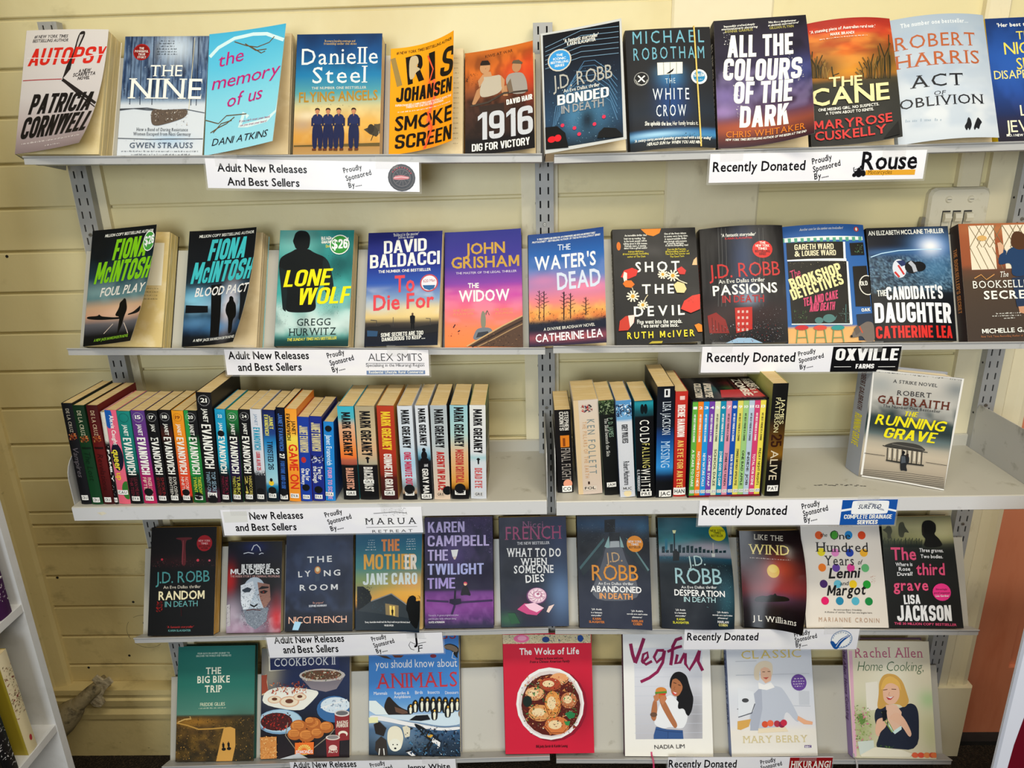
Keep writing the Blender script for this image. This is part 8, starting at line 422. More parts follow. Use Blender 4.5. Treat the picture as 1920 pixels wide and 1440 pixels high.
{'X':162.4,'W':34,'Y':-209,'H':193.4,'a':-0.053,'z':872,'st':[(0,'1c6a78'),(0.02,'2a9aa8'),(0.1,'1f5a64'),(0.15,'1c4048'),(0.16,'141518'),(1,'121316')],'el':[('E','0e1c20',0.4,0.08,0.1,0.05),('E','0e1c20',0.58,0.08,0.1,0.05),('V','COLD',0.19,0.42,'f2efe6',0.5,0.5,'w'),('V','FALLING',0.43,0.68,'d8d07a',0.4,0.55,'w'),('V','WHITE',0.69,0.93,'f2efe6',0.5,0.5,'w'),('V','G. S. PRENDERGAST',0.7,0.93,'c8ccd0',0.14,0.12,'h'),('L','PRE',0.955,0.62,'f0eee8','17151a',0.5,0.05,'sb')],'label':'black spine with a teal forest picture and two tiny figures at its top','side':'1c6a78','g':'paperbacks standing spine out on the right middle shelf','D':115,'pg':'d6bb84','art':None},
{'X':197.4,'W':31.5,'Y':-209,'H':219.9,'a':-0.023,'z':872,'st':[(0,'15181f'),(0.35,'1a2434'),(0.45,'1c4a88'),(0.6,'2a78b8'),(0.72,'3a90d0'),(0.8,'1a2a44'),(0.85,'16181c'),(1,'16181c')],'el':[('P','e0e0e0',0.4,0.02,0.72,0.09),('P','1a1a1e',0.48,0.03,0.6,0.075),('V','LISA JACKSON',0.13,0.42,'d0d8e0',0.46,0.55,'s'),('V','MISSING',0.48,0.72,'b8d4ec',0.5,0.52,'s'),('L','JAC',0.96,0.72,'f0eee8','17151a',0.55,0.06,'b')],'label':'tall black spine with a bright blue swirl and pale title','side':'15181f','g':'paperbacks standing spine out on the right middle shelf','D':140,'pg':'d6bb84','art':None},
{'X':231,'W':22.5,'Y':-205.4,'H':208.9,'a':-0.024,'z':872,'st':[(0,'c03a30'),(1,'b83028')],'el':[('P','e8c8c0',0.35,0.04,0.75,0.075),('V','IRENE HANNON',0.12,0.42,'f0e4dc',0.6,0.5,'h'),('V','AN EYE FOR AN EYE',0.45,0.91,'e8c06a',0.5,0.5,'b'),('L','HAN',0.945,1,'f0eee8','17151a',0.5,0.07,'b')],'label':'red spine with white and gold capitals between the blue-swirl book and the boxed set','side':'c03a30','g':'paperbacks standing spine out on the right middle shelf','D':130,'pg':'d6bb84','art':None},
{'X':399.8,'W':27.8,'Y':-209,'H':221.9,'a':-0.012,'z':872,'st':[(0,'1a1a1a'),(0.3,'1c1a16'),(0.5,'6a4a1c'),(0.62,'8a621c'),(0.68,'2a2018'),(0.75,'161514'),(1,'141414')],'el':[('V','JAMES',0.13,0.35,'e0d8a8',0.26,0.72,''),('V','PATTERSON',0.12,0.42,'e0d8a8',0.3,0.4,''),('V','25',0.44,0.55,'3a1c10',0.7,0.5,'h'),('V','ALIVE',0.58,0.85,'d8ccb0',0.5,0.45,''),('L','PAT',0.925,0.72,'f0eee8','17151a',0.5,0.055,'b')],'label':'tall black and gold spine beside the boxed set,its pale green cover facing left','side':'b0b060','g':'paperbacks standing spine out on the right middle shelf','D':150,'pg':'d6bb84','art':None}]
SIGNS=[
{'X':-592,'Z':1500.1,'Y':-130.4,'W':372.7,'H':49.6,'a':-0.0431,'label':'white adult new releases sign with round tyre emblem,under the top shelf','el':[('t','Adult New Releases',19.9,21.3,176.9,21.4,13.1,'17151a','h'),('t','And Best Sellers',35,44.4,162.2,44.6,13.2,'17151a','h'),('t','Proudly',241.3,20.2,273.7,13.1,8.5,'17151a','b'),('t','Sponsored',245.1,33.3,289.6,21.9,8.5,'17151a','b'),('t','By.....',248.9,45,271.7,40.7,8.5,'17151a','b'),('e','2a2626',341.9,26.2,24,22.9),('e','5a5452',341.9,26.2,21.6,20.5),('e','242020',341.9,26.2,19.9,18.9),('e','6a6260',341.9,26.2,15.8,15),('e','2a2626',341.9,26.2,14.5,13.8),('l','6a6462',1,[345.6,26.2,354.7,30.5]),('l','6a6462',1,[345.1,28,350.6,36.1]),('l','6a6462',1,[343.7,29.3,344.1,39.1]),('l','6a6462',1,[341.8,29.8,337.1,38.6]),('l','6a6462',1,[340,29.3,331.3,34.8]),('l','6a6462',1,[338.6,28.1,328.4,28.7]),('l','6a6462',1,[338.1,26.3,329.1,22]),('l','6a6462',1,[338.6,24.5,333.2,16.4]),('l','6a6462',1,[340,23.2,339.6,13.5]),('l','6a6462',1,[341.9,22.7,346.6,13.9]),('l','6a6462',1,[343.7,23.1,352.4,17.7]),('l','6a6462',1,[345.1,24.4,355.3,23.7]),('p','c8787c',[326.7,27.1,330.9,23.1,341.3,21.7,350.6,23.5,355.8,25,354.7,28.2,341.2,29.6,328.8,29.8]),('l','f0d0d0',1,[328.8,26.5,341.2,24.9,353.7,26.2]),('l','b83a44',1.8,[326.3,17.6,327.8,15.6]),('l','b83a44',1.8,[329.3,14,331.2,12.4]),('l','b83a44',1.8,[333.1,11.3,335.4,10.2]),('l','b83a44',1.8,[337.5,9.5,340,9.1]),('l','b83a44',1.8,[342.2,8.9,344.7,9.1]),('l','b83a44',1.8,[346.8,9.5,349.2,10.2]),('l','b83a44',1.8,[351.2,11.1,353.3,12.5]),('l','b83a44',1.8,[354.9,13.8,356.5,15.6]),('l','b83a44',1.8,[357.7,17.3,358.8,19.5])],'sh':1},
{'X':280.5,'Z':1484.8,'Y':-133.2,'W':365.4,'H':47.4,'a':-0.0063,'label':'white recently donated sign with quad bike emblem and gold bar','el':[('t','Recently Donated',5.7,29.2,162.9,29,15.7,'17151a','h'),('t','Proudly',174.5,20.2,207.1,12.9,9.6,'17151a','b'),('t','Sponsored',177.6,33.3,222.7,22.8,9.6,'17151a','b'),('t','By.....',180.9,45.2,204.6,41,9.7,'17151a','b'),('t','Rouse',257.8,30.2,351.8,29.9,28.4,'17151a','h'),('p','e0a83a',[266.1,31.4,350.4,31.6,350.4,40.5,267,39.7]),('t','Motorcycles',270.8,38.5,311.1,38.4,7.1,'6a4a1c',''),('e','17151a',248,38.9,3.7,3.4),('e','17151a',255.6,38.6,4.8,4.2),('e','17151a',263.2,37.9,3.7,3.6),('p','17151a',[246.2,33.2,253.1,31.2,263.9,31.4,266.7,35,262.1,37.1,249,36.8]),('p','17151a',[250.9,31.8,252.8,27,256.7,26.4,257.8,31.3]),('e','17151a',257.5,25.6,2.2,2.1),('l','17151a',1.3,[246.6,33.2,245.2,26.8,246.7,26.4]),('l','17151a',1.1,[252.9,28.4,247.6,30])],'sh':1},
{'X':-612.1,'Z':1156.3,'Y':-128.7,'W':387.4,'H':50.7,'a':-0.0231,'label':'white adult new releases sign with slate-blue strip,above the standing spines','el':[('t','Adult New Releases',6.3,19.3,160.4,18.4,14.8,'17151a','h'),('t','and Best Sellers',22.4,42.4,144.5,41.3,14.9,'17151a','h'),('t','Proudly',196.1,17,229.2,9.1,10.1,'17151a','b'),('t','Sponsored',200.1,31.5,246,19.8,10.1,'17151a','b'),('t','By.....',203.4,44.8,227.7,38.8,10.2,'17151a','b'),('t','ALEX SMITS',273,22.1,374.8,21.9,15,'3a3a3c','l'),('l','6a6a6c',0.8,[267.9,26.6,379.1,26.3]),('t','Specialising in the Hikurangi Region',267.7,33.4,378.6,32.7,6.2,'4a4a4c',''),('p','7a90b4',[268,41.3,379.6,40.3,379.6,47.9,267.8,49]),('t','Residential  Lifestyle  Rural  Commercial',272.4,46.8,375.9,45.8,5,'f2efe6','b')],'sh':2},
{'X':286.9,'Z':1143.8,'Y':-132.3,'W':366.5,'H':50.5,'a':-0.0133,'label':'white recently donated sign with black farm logo block','el':[('t','Recently Donated',9.9,29.4,173.5,30,17.6,'17151a','h'),('t','Proudly',179,19.8,210.6,12.9,8.9,'17151a','b'),('t','Sponsored',181.8,32.9,226.4,22.3,8.9,'17151a','b'),('t','By.....',184.8,45.3,208.4,40.2,8.9,'17151a','b'),('p','17171a',[241.4,1.8,368.8,1.7,368.2,50.3,240.8,50.5]),('t','OXVILLE',247.7,28.4,362.3,28.8,23,'efefef','hv'),('t','FARMS',287.3,44.2,321.3,44.2,8.9,'efefef','hv'),('l','efefef',0.9,[247.3,40.6,278.8,40.6]),('l','efefef',0.9,[328.9,41,360.3,41])],'sh':2},
{'X':-627,'Z':865.9,'Y':-219.5,'W':383.1,'H':55,'a':0.0024,'label':'white sign with blank patch over its first word and leafy sprig logo','el':[('p','dcdcd8',[4.1,4,50.1,3.5,49.4,26.6,4.4,27.3]),('t','New Releases',53.8,21.4,156.8,21.1,15.1,'17151a','h'),('t','and Best Sellers',23.7,45.6,141.2,45.6,15.2,'17151a','h'),('t','Proudly',199.5,19.3,233,11.5,10.1,'17151a','b'),('t','Sponsored',203.6,34.6,249.3,22.3,10.1,'17151a','b'),('t','By.....',207,48.9,231.7,43.5,10.2,'17151a','b'),('t','MARUA',274.5,35.9,371.5,36,13.3,'3a3a3c','sw'),('l','5a5a5c',0.7,[275.2,42.2,372.7,41.6]),('t','RETREAT',285.8,53.8,363,53.3,5.8,'6a6a6c','w'),('l','5a5a58',1,[291.5,12.6,313.7,11.4,332.4,9.9,354.7,12.9]),('k',['5a5a58','7a7a78','3a3a38'],70,308.9,1.6,354.8,18.1,2.1,4)],'sh':3},
{'X':277.2,'Z':871.5,'Y':-219.5,'W':365.6,'H':52.9,'a':-0.0097,'label':'white recently donated sign with blue drainage panel','el':[('t','Recently Donated',5.4,30.4,163,30.8,18.8,'17151a','h'),('t','Proudly',191.2,19.7,223.6,11.5,11.5,'17151a','b'),('t','Sponsored',195.2,34.4,239.6,22,11.5,'17151a','b'),('t','By.....',198.6,47.9,221.6,41.8,11.5,'17151a','b'),('p','1f5aa8',[263.6,1.1,364.9,-0.6,365.6,52.9,264.1,53.4]),('p','e8ecf0',[263.6,20.7,282.1,17.5,282.1,22,263.6,25.2]),('p','e8ecf0',[350,18.5,365.1,21.9,365.1,25.9,350,22.4]),('p','eceef0',[282.1,5.4,284.6,2.3,347.6,2.1,350,5.5,349.8,26.3,347.6,29.7,284.6,31,282.1,28.2]),('t','SURE FLO',294,19.2,335.2,18.4,8.8,'2a3a5a','bi'),('l','5a6a8a',1.1,[311.8,7,324.1,12.7,331.5,19.8,342.6,22.6]),('l','5a6a8a',0.8,[315.5,7,327.8,11.6,335.2,18.4,341.4,20.7]),('t','COMPLETE DRAINAGE',270.3,39.9,358.7,39.9,8.8,'f2efe6','h'),('t','SERVICES',296.4,51.3,334,51,8.8,'f2efe6','h')],'sh':3},
{'X':-622.8,'Z':501,'Y':-121.9,'W':386.8,'H':54,'a':0.0232,'label':'white adult new releases sign with black curly monogram','el':[('t','Adult New Releases',16.1,16.8,171,17,18.8,'17151a','h'),('t','and Best Sellers',32.7,42.8,155.2,43.3,19.1,'17151a','h'),('t','Proudly',232.6,18.5,265.1,10.8,11.6,'17151a','b'),('t','Sponsored',235.4,35,281.3,23,11.6,'17151a','b'),('t','By.....',239.2,50.2,263.5,44.6,11.8,'17151a','b'),('t','J',321.9,27.6,332.6,27.6,27.1,'17151a','sb'),('t','F',329.5,49.5,341.3,47.8,16.6,'3a3a3c','si'),('l','3a3a3c',1.2,[349.9,24.1,339.6,25.8,327,29.4,315.9,22.2,311.5,30.6,315.5,41.1,322.5,43.7]),('p','c8c8cc',[334.2,13.4,351.7,13.7,351.6,14.7,334.2,14.4])],'sh':4},
{'X':288.1,'Z':511.5,'Y':-122.4,'W':372.1,'H':51.6,'a':-0.0095,'label':'white recently donated sign with blue road tick emblem','el':[('t','Recently Donated',6.1,27.7,158.6,28,18.8,'17151a','h'),('t','Proudly',235.9,19.9,268.8,12,11.6,'17151a','b'),('t','Sponsored',239,33.7,284.4,21.3,11.6,'17151a','b'),('t','By.....',242.1,46.6,265.5,41.4,11.8,'17151a','b'),('e','7a94b8',337,25.9,22.8,23.1),('e','eef0f4',337,25.9,21,21),('p','1f5aa0',[311.8,31.1,319.8,29.4,326.5,39.9,332.6,25.9,347.8,15.5,359.3,13.8,347,23.5,337.7,34.7,331.8,51.5,322.9,50.4]),('l','eef0f4',1.3,[327.5,45.1,333.1,31.9,342.5,21.4,356.5,15.2]),('l','5a7aa8',1.6,[318.3,23.3,318.8,20.4]),('l','5a7aa8',1.6,[319.5,18,320.8,15.5]),('l','5a7aa8',1.6,[322.3,13.5,324.3,11.5]),('l','5a7aa8',1.6,[326.3,10.1,328.9,8.8]),('l','5a7aa8',1.6,[331.3,8,334.2,7.6]),('l','5a7aa8',1.6,[336.8,7.6,339.8,8.1]),('l','5a7aa8',1.6,[342.3,8.8,345.1,10.1]),('l','5a7aa8',1.6,[347.4,11.5,349.7,13.5]),('l','5a7aa8',1.6,[351.5,15.6,353.2,18.1]),('l','5a7aa8',1.6,[354.4,20.5,355.3,23.4]),('l','5a7aa8',1.6,[355.7,26,355.7,28.9]),('l','5a7aa8',1.6,[355.3,31.4,354.5,34.2]),('l','5a7aa8',1.6,[353.3,36.4,351.6,38.7]),('l','5a7aa8',1.6,[349.9,40.5,347.5,42.1]),('l','5a7aa8',1.6,[345.2,43.2,342.4,44.1]),('l','5a7aa8',1.6,[339.9,44.4,336.9,44.4])],'sh':4},
{'X':-613,'Z':155.4,'Y':-125.3,'W':388.8,'H':62.6,'a':0.0186,'label':'lowest white adult new releases sign,above the dark floor','el':[('t','Adult New Releases',6.2,17.8,156.2,17.5,19.3,'17151a','h'),('t','and Best Sellers',22,41.5,140,41.2,19.3,'17151a','h'),('t','Proudly',189.4,20.3,224.5,12,12.5,'17151a','b'),('t','Sponsored',191.5,37.6,240.8,24.4,12.5,'17151a','b'),('t','By.....',194.3,54.6,219.8,48.8,12.5,'17151a','b'),('t','Jenny White',274.5,29.3,375.3,27,14.4,'17151a','h')],'sh':5},
{'X':267.2,'Z':163.1,'Y':-124.6,'W':375.2,'H':61.8,'a':-0.0021,'label':'lowest white recently donated sign,with a red block','el':[('t','Recently Donated',1.8,29.3,157.7,30,21.8,'17151a','h'),('t','Proudly',213.3,21.5,246.9,12.1,12.4,'17151a','b'),('t','Sponsored',215.7,37.4,262.2,23.3,12.4,'17151a','b'),('t','By.....',218.8,52.4,243.8,46.2,12.4,'17151a','b'),('p','9a2024',[278,1.2,375.2,1.6,375.2,63,278,62.6]),('t','HIKURANGI',282,30.9,372.2,30.9,19,'f2efe6','sb')],'sh':5}]
RUN={'n':'running','W':145.2,'H':220.3,'P':[608.2,-129.8,872],'yaw':-0.475,'a':0.0,'label':'thick worn hardback with yellow title,standing alone on the half-empty flat shelf','gl':0.3,'sp':'9a9ea8','hard':1,'pg':'e8d8b8','bg':([(0,'d0cdc6'),(0.12,'c8c4bc'),(0.25,'b4b2ac'),(0.33,'4a5a5c'),(0.5,'384848'),(0.57,'6a7878'),(0.65,'b8b0a0'),(0.72,'c8bca8'),(0.85,'b8ac9a'),(1,'8a8478')],[(0.1,0.12,0.2,0.08,'8a969c',0.5),(0.95,0.1,0.15,0.08,'6a767c',0.7),(0.2,0.45,0.3,0.08,'2a3838',0.6),(0.8,0.6,0.3,0.04,'5a7478',0.6)],[('d8d4cc',5,8,0.5,0.2,0.4),('26302f',5,9,0.4,0.35,0.55)]),'el':[('l','4a4440',0.8,[3.1,205.3,83.7,197.4,142,195.3]),('l','4a4440',0.8,[3.7,208.8,84.4,201.5,142.6,198.7]),('l','4a4440',0.8,[4.4,212.3,85.1,205.6,143.1,202.2]),('l','4a4440',0.8,[5,215.7,85.8,209.8,143.7,205.7]),('l','4a4440',0.8,[5.7,219.2,86.5,213.9,144.3,209.2]),('l','4a4440',0.8,[6.3,222.7,87.2,218,144.8,212.7]),('l','4a4440',0.8,[6.9,226.1,87.9,222.1,145.4,216.2]),('l','4a4440',0.8,[7.6,229.6,88.6,226.1,146,219.6]),('k',['1c2228','3a4248'],46,3,3.2,144.9,3.5,2.9,4),('l','e8e6e2',3.7,[-0.1,2,4.6,93.4,5.1,216]),('l','e8e6e2',3.3,[143.9,-0.4,143.8,101.8,146.9,218.7]),('l','e8e6e2',2.6,[5.6,218.7,75.8,217.3,146.9,218.7]),('l','e8e6e2',2.1,[0,2.8,72.7,0.2,144,0.1]),('t','A STRIKE NOVEL',35.4,21.5,106.8,21,6,'1e2024','s'),('t','ROBERT',44.8,44.7,100.2,42.4,9.2,'2a2426','s'),('t','GALBRAITH',13.9,64.2,130.6,61.6,14.9,'6a3422','sb'),('t','The Number One Bestseller',24.3,71.4,118.1,68.9,5.4,'1e2024','s'),('t','THE',60.8,84.1,82.6,82.9,9.7,'e4d82a','hi'),('t','RUNNING',14.8,106.6,128.3,104,19.3,'f0e422','hi'),('t','GRAVE',31.9,131.9,116.7,129.3,20.8,'f0e422','hi'),('p','4a4844',[35.9,147.8,47.5,140.5,61.7,135.9,93.3,135.6,108.5,147.8,77.6,148.8,41.1,150.6]),('l','8a867e',1,[49,142.5,101.4,145]),('l','2a2826',1.5,[33.6,148.2,41,149.8,108.7,149.1]),('l','4a4640',1.8,[42.5,151.7,44.4,176]),('l','4a4640',1.7,[50.8,151.5,52.8,175.9]),('l','4a4640',1.7,[59.1,151.2,61.1,175.8]),('l','4a4640',1.7,[67.3,151,69.3,175.7]),('l','4a4640',1.7,[75.5,150.8,77.5,175.6]),('l','4a4640',1.7,[83.5,150.5,85.5,175.5]),('l','4a4640',1.7,[91.5,150.3,93.5,175.4]),('l','4a4640',1.7,[99.4,150.1,101.5,175.4]),('l','e0d8c8',2.2,[46.4,151.6,47.6,171.3]),('l','e0d8c8',2.2,[54.8,151.4,55.9,171.3]),('l','e0d8c8',2.2,[63,151.1,64.2,171.2]),('l','e0d8c8',2.2,[71.2,150.9,72.4,171.1]),('l','e0d8c8',2.2,[79.3,150.7,80.5,171.1]),('l','e0d8c8',2.2,[87.3,150.4,88.6,171]),('l','e0d8c8',2.2,[95.3,150.2,96.6,170.9]),('p','3a3834',[42.1,175.8,68.6,175.8,105.3,174.7,105.8,177.5,69.2,179.2,42.5,178.5]),('l','4a4844',1,[3.9,169.6,39.6,168.6]),('l','4a4844',0.9,[107.7,169,142,169]),('p','2c2e32',[68.5,194.6,65.7,172.3,66.2,161.4,69,158.3,73,161.6,75.7,157.7,80.3,164.4,81,175,76.4,181.2,80.8,193.7,73.8,192.3]),('e','1c1a1c',69.4,156.3,2.5,3.5),('e','3a2c28',76.5,160.8,2,3.7),('p','5a6068',[66.6,164,72.8,163,75.5,176,68,178.6])]}
ZC=['6ab04a','e8862a','2a98d8','7a4aa8','d8dcb8','1c90b0','d898ac','1c58b0','dcd46a','a0c884','b8c8d8','d04a78','e8d85a']
ZT=['A SCARE TO DARE','NOTHING TO HIDE','NEW NATURE CALLS','ZOMBIE SWAP','SCHOOL DAZE','ZOMBIE GOES TO CAMP','ZOMBIE FAMILY REUNION','BACK TO SCARE SCHOOL','ZOMBIES BIRTHDAY APOCALYPSE','ONE BAD APPLE','INSIDE JOB','TOTAL MOB SCENE','FRIDAY NIGHT FRIGHTS']
ZL=['grass green','orange','sky blue','purple','pale cream green','teal blue','dusty pink','royal blue','mustard yellow','sage green','pale grey blue','hot pink','lemon yellow']
# ------------------------------------------------------------ the setting
FZ=.037
def setting():
    # back wall: horizontal boards with grooves, one mesh
    def boards(mb,x0,x1,zlo,zhi,mi=0):
        i=-12; 
        while True:
            zt=1.75337-.08503*i; zb=zt-.08503; i+=1
            if zb>zhi: continue
            if zt<=zlo: break
            a=max(zb,zlo)+.0026; b=min(zt,zhi)-.0026
            mb.prism([(.0285,a+.002),(.03,a),(.0365,a),(.0365,b),(.03,b),(.0285,b-.002)],'x',x0,x1,None,mi)
        mb.box(x0,x1,.035,.05,zlo,zhi,None,mi)
    mb=MB(); boards(mb,-1.26,.235,.70,2.75,0); boards(mb,-1.26,.235,.255,.70,1); boards(mb,.418,.93,.255,2.75,0); boards(mb,1.95,2.6,.255,2.75,0); mb.box(.93,1.95,.03,.05,2.18,2.75)
    tag(mb.build('wall_back',[M['wall'],M['wallw']]),kind='structure')
    mb=MB(); mb.box(-1.30,-1.26,-3.2,.05,FZ,2.75); tag(mb.build('wall_left',M['wallw']),kind='structure')
    mb=MB(); mb.box(-1.3,2.6,-4.6,.12,FZ-.05,FZ); tag(mb.build('floor',M['carpet']),kind='structure')
    mb=MB(); mb.prism([(.033,FZ),(.012,FZ),(.012,.155),(.006,.16),(.004,.176),(.012,.19),(.012,.196),(.004,.20),(.0,.222),(.006,.228),(.006,.236),(-.004,.243),(-.004,.258),(.033,.258)],'x',-1.26,.93); tag(mb.build('baseboard_back',M['wallw']),kind='structure')
    mb=MB(); mb.prism([(.235,.0345),(.235,.0265),(.239,.0235),(.414,.0235),(.418,.0265),(.418,.0345)],'z',.258,2.75); tag(mb.build('trim_1',M['trimc']),kind='structure')   # flat cover board on the wall
    mb=MB(); mb.prism([(-1.26,.033),(-1.26,-.012),(-1.252,-.016),(-1.228,.006),(-1.205,.014),(-1.198,.02),(-1.198,.033)],'z',.255,2.75); tag(mb.build('trim_2',M['wallw']),kind='structure') # corner mould
    for i,(a,b) in enumerate(((-.93,-.866),(-.045,.026),(.852,.93))):
        mb=MB(); mb.box(a,b,.018,.0325,.26,1.56); tag(mb.build('trim_%d'%(3+i),M['trimc']),kind='structure')
    # door surround, plinth, door
    mb=MB(); mb.prism([(.93,.05),(.93,.012),(.938,.004),(.956,.004),(.962,.01),(.966,.016),(.985,.012),(.996,.006),(1.008,.010),(1.014,.022),(1.014,.09),(1.03,.09),(1.03,.05)],'z',.245,2.2)
    mb.prism([(1.95,.05),(1.95,.012),(1.93,.006),(1.88,.010),(1.866,.022),(1.866,.09),(1.85,.09),(1.85,.05)],'z',.245,2.2); mb.box(1.014,1.866,.004,.05,2.1,2.2)
    tag(mb.build('trim_6',M['trimc']),kind='structure')
    mb=MB(); 
    for a,b in ((.928,1.018),(1.862,1.952)): mb.prism([(a,.05),(a,.004),(a+.006,-.004),(b-.006,-.004),(b,.004),(b,.05)],'z',FZ,.245)
    tag(mb.build('trim_7',M['trimc']),kind='structure')
    mb=MB(); x0,x1,z0,z1=1.02,1.858,FZ+.012,2.095; mb.box(x0,x1,.072,.108,z0,z1)
    # raised stiles and rails around sunk panels
    for a,b,c,d in ((x0,x0+.118,z0,z1),(x1-.118,x1,z0,z1),(x0+.118,x1-.118,z0,z0+.2),(x0+.118,x1-.118,.92,1.08),(x0+.118,x1-.118,z1-.13,z1),(1.39,1.49,z0+.2,.92),(1.39,1.49,1.08,z1-.13)): mb.box(a,b,.06,.074,c,d)
    door=tag(mb.build('door_1',M['terra']),kind='structure')
    mb=MB(); mb.tube([(1.80,.06,1.0),(1.80,.03,1.0)],.009); mb.tube([(1.80,.03,1.0),(1.70,.028,1.0)],.01); mb.box(1.78,1.82,.056,.06,.94,1.07); mb.build('door_handle',M['steel'],door)
    mb=MB(); mb.box(1.018,1.862,.03,.12,FZ,FZ+.012); tag(mb.build('trim_8',M['dark']),kind='structure')
setting()
# ------------------------------------------------------------ shelving
TH=math.radians(24.5); ZS={1:1.493,2:1.143,4:.483,5:.135}; BY=-.092
Rl=Matrix.Rotation(-TH,4,'X'); DV=Vector((0,math.sin(TH),math.cos(TH)))
def tray_r(s,b,X): k,a=TRAY[(s,b)]; return (a+k*X*1000)/1000
def upright(xc,zt,label):
    zb=zt-int((zt-.07)/.0254)*.0254+1e-6; root=empty('shelf_upright',Matrix.Translation((xc,0,zb))); tag(root,label,'shelf upright',group='slotted steel uprights fixed to the wall')
    mb=MB(); w=.0175; zt-=zb-.00001; xs=[-w,-.0098,-.0068,.0058,.0088,w]; p=.0254; n=int(zt/p)
    for i in range(n):
        z0=i*p; za,zb,z1=z0+.006,z0+.0195,z0+p
        for j in range(5):
            if j in (1,3):
                for a,b in ((z0,za),(zb,z1)): mb.add([(xs[j],0,a),(xs[j+1],0,a),(xs[j+1],0,b),(xs[j],0,b)],[(0,1,2,3)])
                # slot walls
                for xx in (xs[j],xs[j+1]): mb.add([(xx,0,za),(xx,.0025,za),(xx,.0025,zb),(xx,0,zb)],[(0,1,2,3)])
            else: mb.add([(xs[j],0,z0),(xs[j+1],0,z0),(xs[j+1],0,z1),(xs[j],0,z1)],[(0,1,2,3)])
    zt=n*p
    for sx in (-1,1): mb.add([(sx*w,0,0),(sx*w,.018,0),(sx*w,.018,zt),(sx*w,0,zt)],[(0,1,2,3)])
    mb.add([(-w,0,zt),(w,0,zt),(w,.018,zt),(-w,.018,zt)],[(0,1,2,3)])
    mb.build('channel',M['post'],root)
    mb=MB(); mb.box(-w+.001,w-.001,.010,.0175,0,zt); mb.build('slot_shade',M['dark'],root)  # near-black strip stands in for the shade behind the slots
    for z in (.34,.62,.90,1.18,1.26,1.50):
        if z<zt:
            mb=MB(); z=round(z/p)*p; mb.tube([(-.0005,.001,z),(-.0005,-.0022,z)],[.0042,.003]); mb.box(-.0028,.0018,-.0026,-.002,z-.0004,z+.0004,None,1); mb.build('screw',[M['steel'],M['dark']],root)
    for sx in (-1,):
        mb=MB()
        for z in np.arange(.1,zt,.11): mb.tube([(sx*w-.0006,.009,z),(sx*w+.0004,.009,z)],.0022,8)
        mb.build('side_holes',M['dark'],root)
upright(-.900,1.743,'slotted grey steel upright at the bookcase end of the shelves')
upright(0,1.716,'slotted grey steel upright in the middle between the two bays')
upright(.9175,1.73,'slotted grey steel upright beside the light switches')
NAMES={1:'top',2:'second',4:'fourth',5:'bottom'}
def display_shelf(s,b):
    x0,x1=((-.915,-.0085),(.016,.915))[b]
    if s!=1: x0,x1=((-.915,-.007),(.012,.912))[b]
    k=TRAY[(s,b)][0]; r=tray_r(s,b,x0)
    root=empty('display_shelf',Matrix.Translation(Vector((x0,BY,ZS[s]))+DV*(r-.0003))@Rl@Matrix.Rotation(-math.atan(k),4,'Y'))
    tag(root,'%s sloped metal display shelf on the %s side of the middle upright'%(NAMES[s],('bookcase','door')[b]),'shelf',group='sloped display shelves')
    L=x1-x0; PH=.2045-max(r,tray_r(s,b,x1))
    mb=MB(); mb.prism([(0,-.002),(.0015,-.002),(.0015,PH),(.005,PH+.001),(.005,PH+.0025),(0,PH+.0025)],'x',0,L); mb.build('back_panel',M['shelf'],root)
    mb=MB(); mb.prism([(0,-.002),(-.030,-.002),(-.0275,-.0125),(-.0285,-.0128),(-.0325,-.003),(-.0352,-.0028),(-.0365,-.0016),(-.0362,-.0006),(-.035,-.0001),(0,-.0001)],'x',-.002,L+.002); mb.build('front_lip',M['metal'],root)
    # side hooks between panel and upright
    for xx in (.0005,L-.002):
        mb=MB(); prof=[(.002,-.0),(.002,PH-.004),(.005,PH-.004),(.010+.062,.04),(.074,.02)]; mb.prism(prof,'x',xx,xx+.0015); mb.build('bracket',M['metal'],root)
for s in (1,2,4,5):
    for b in (0,1): display_shelf(s,b)
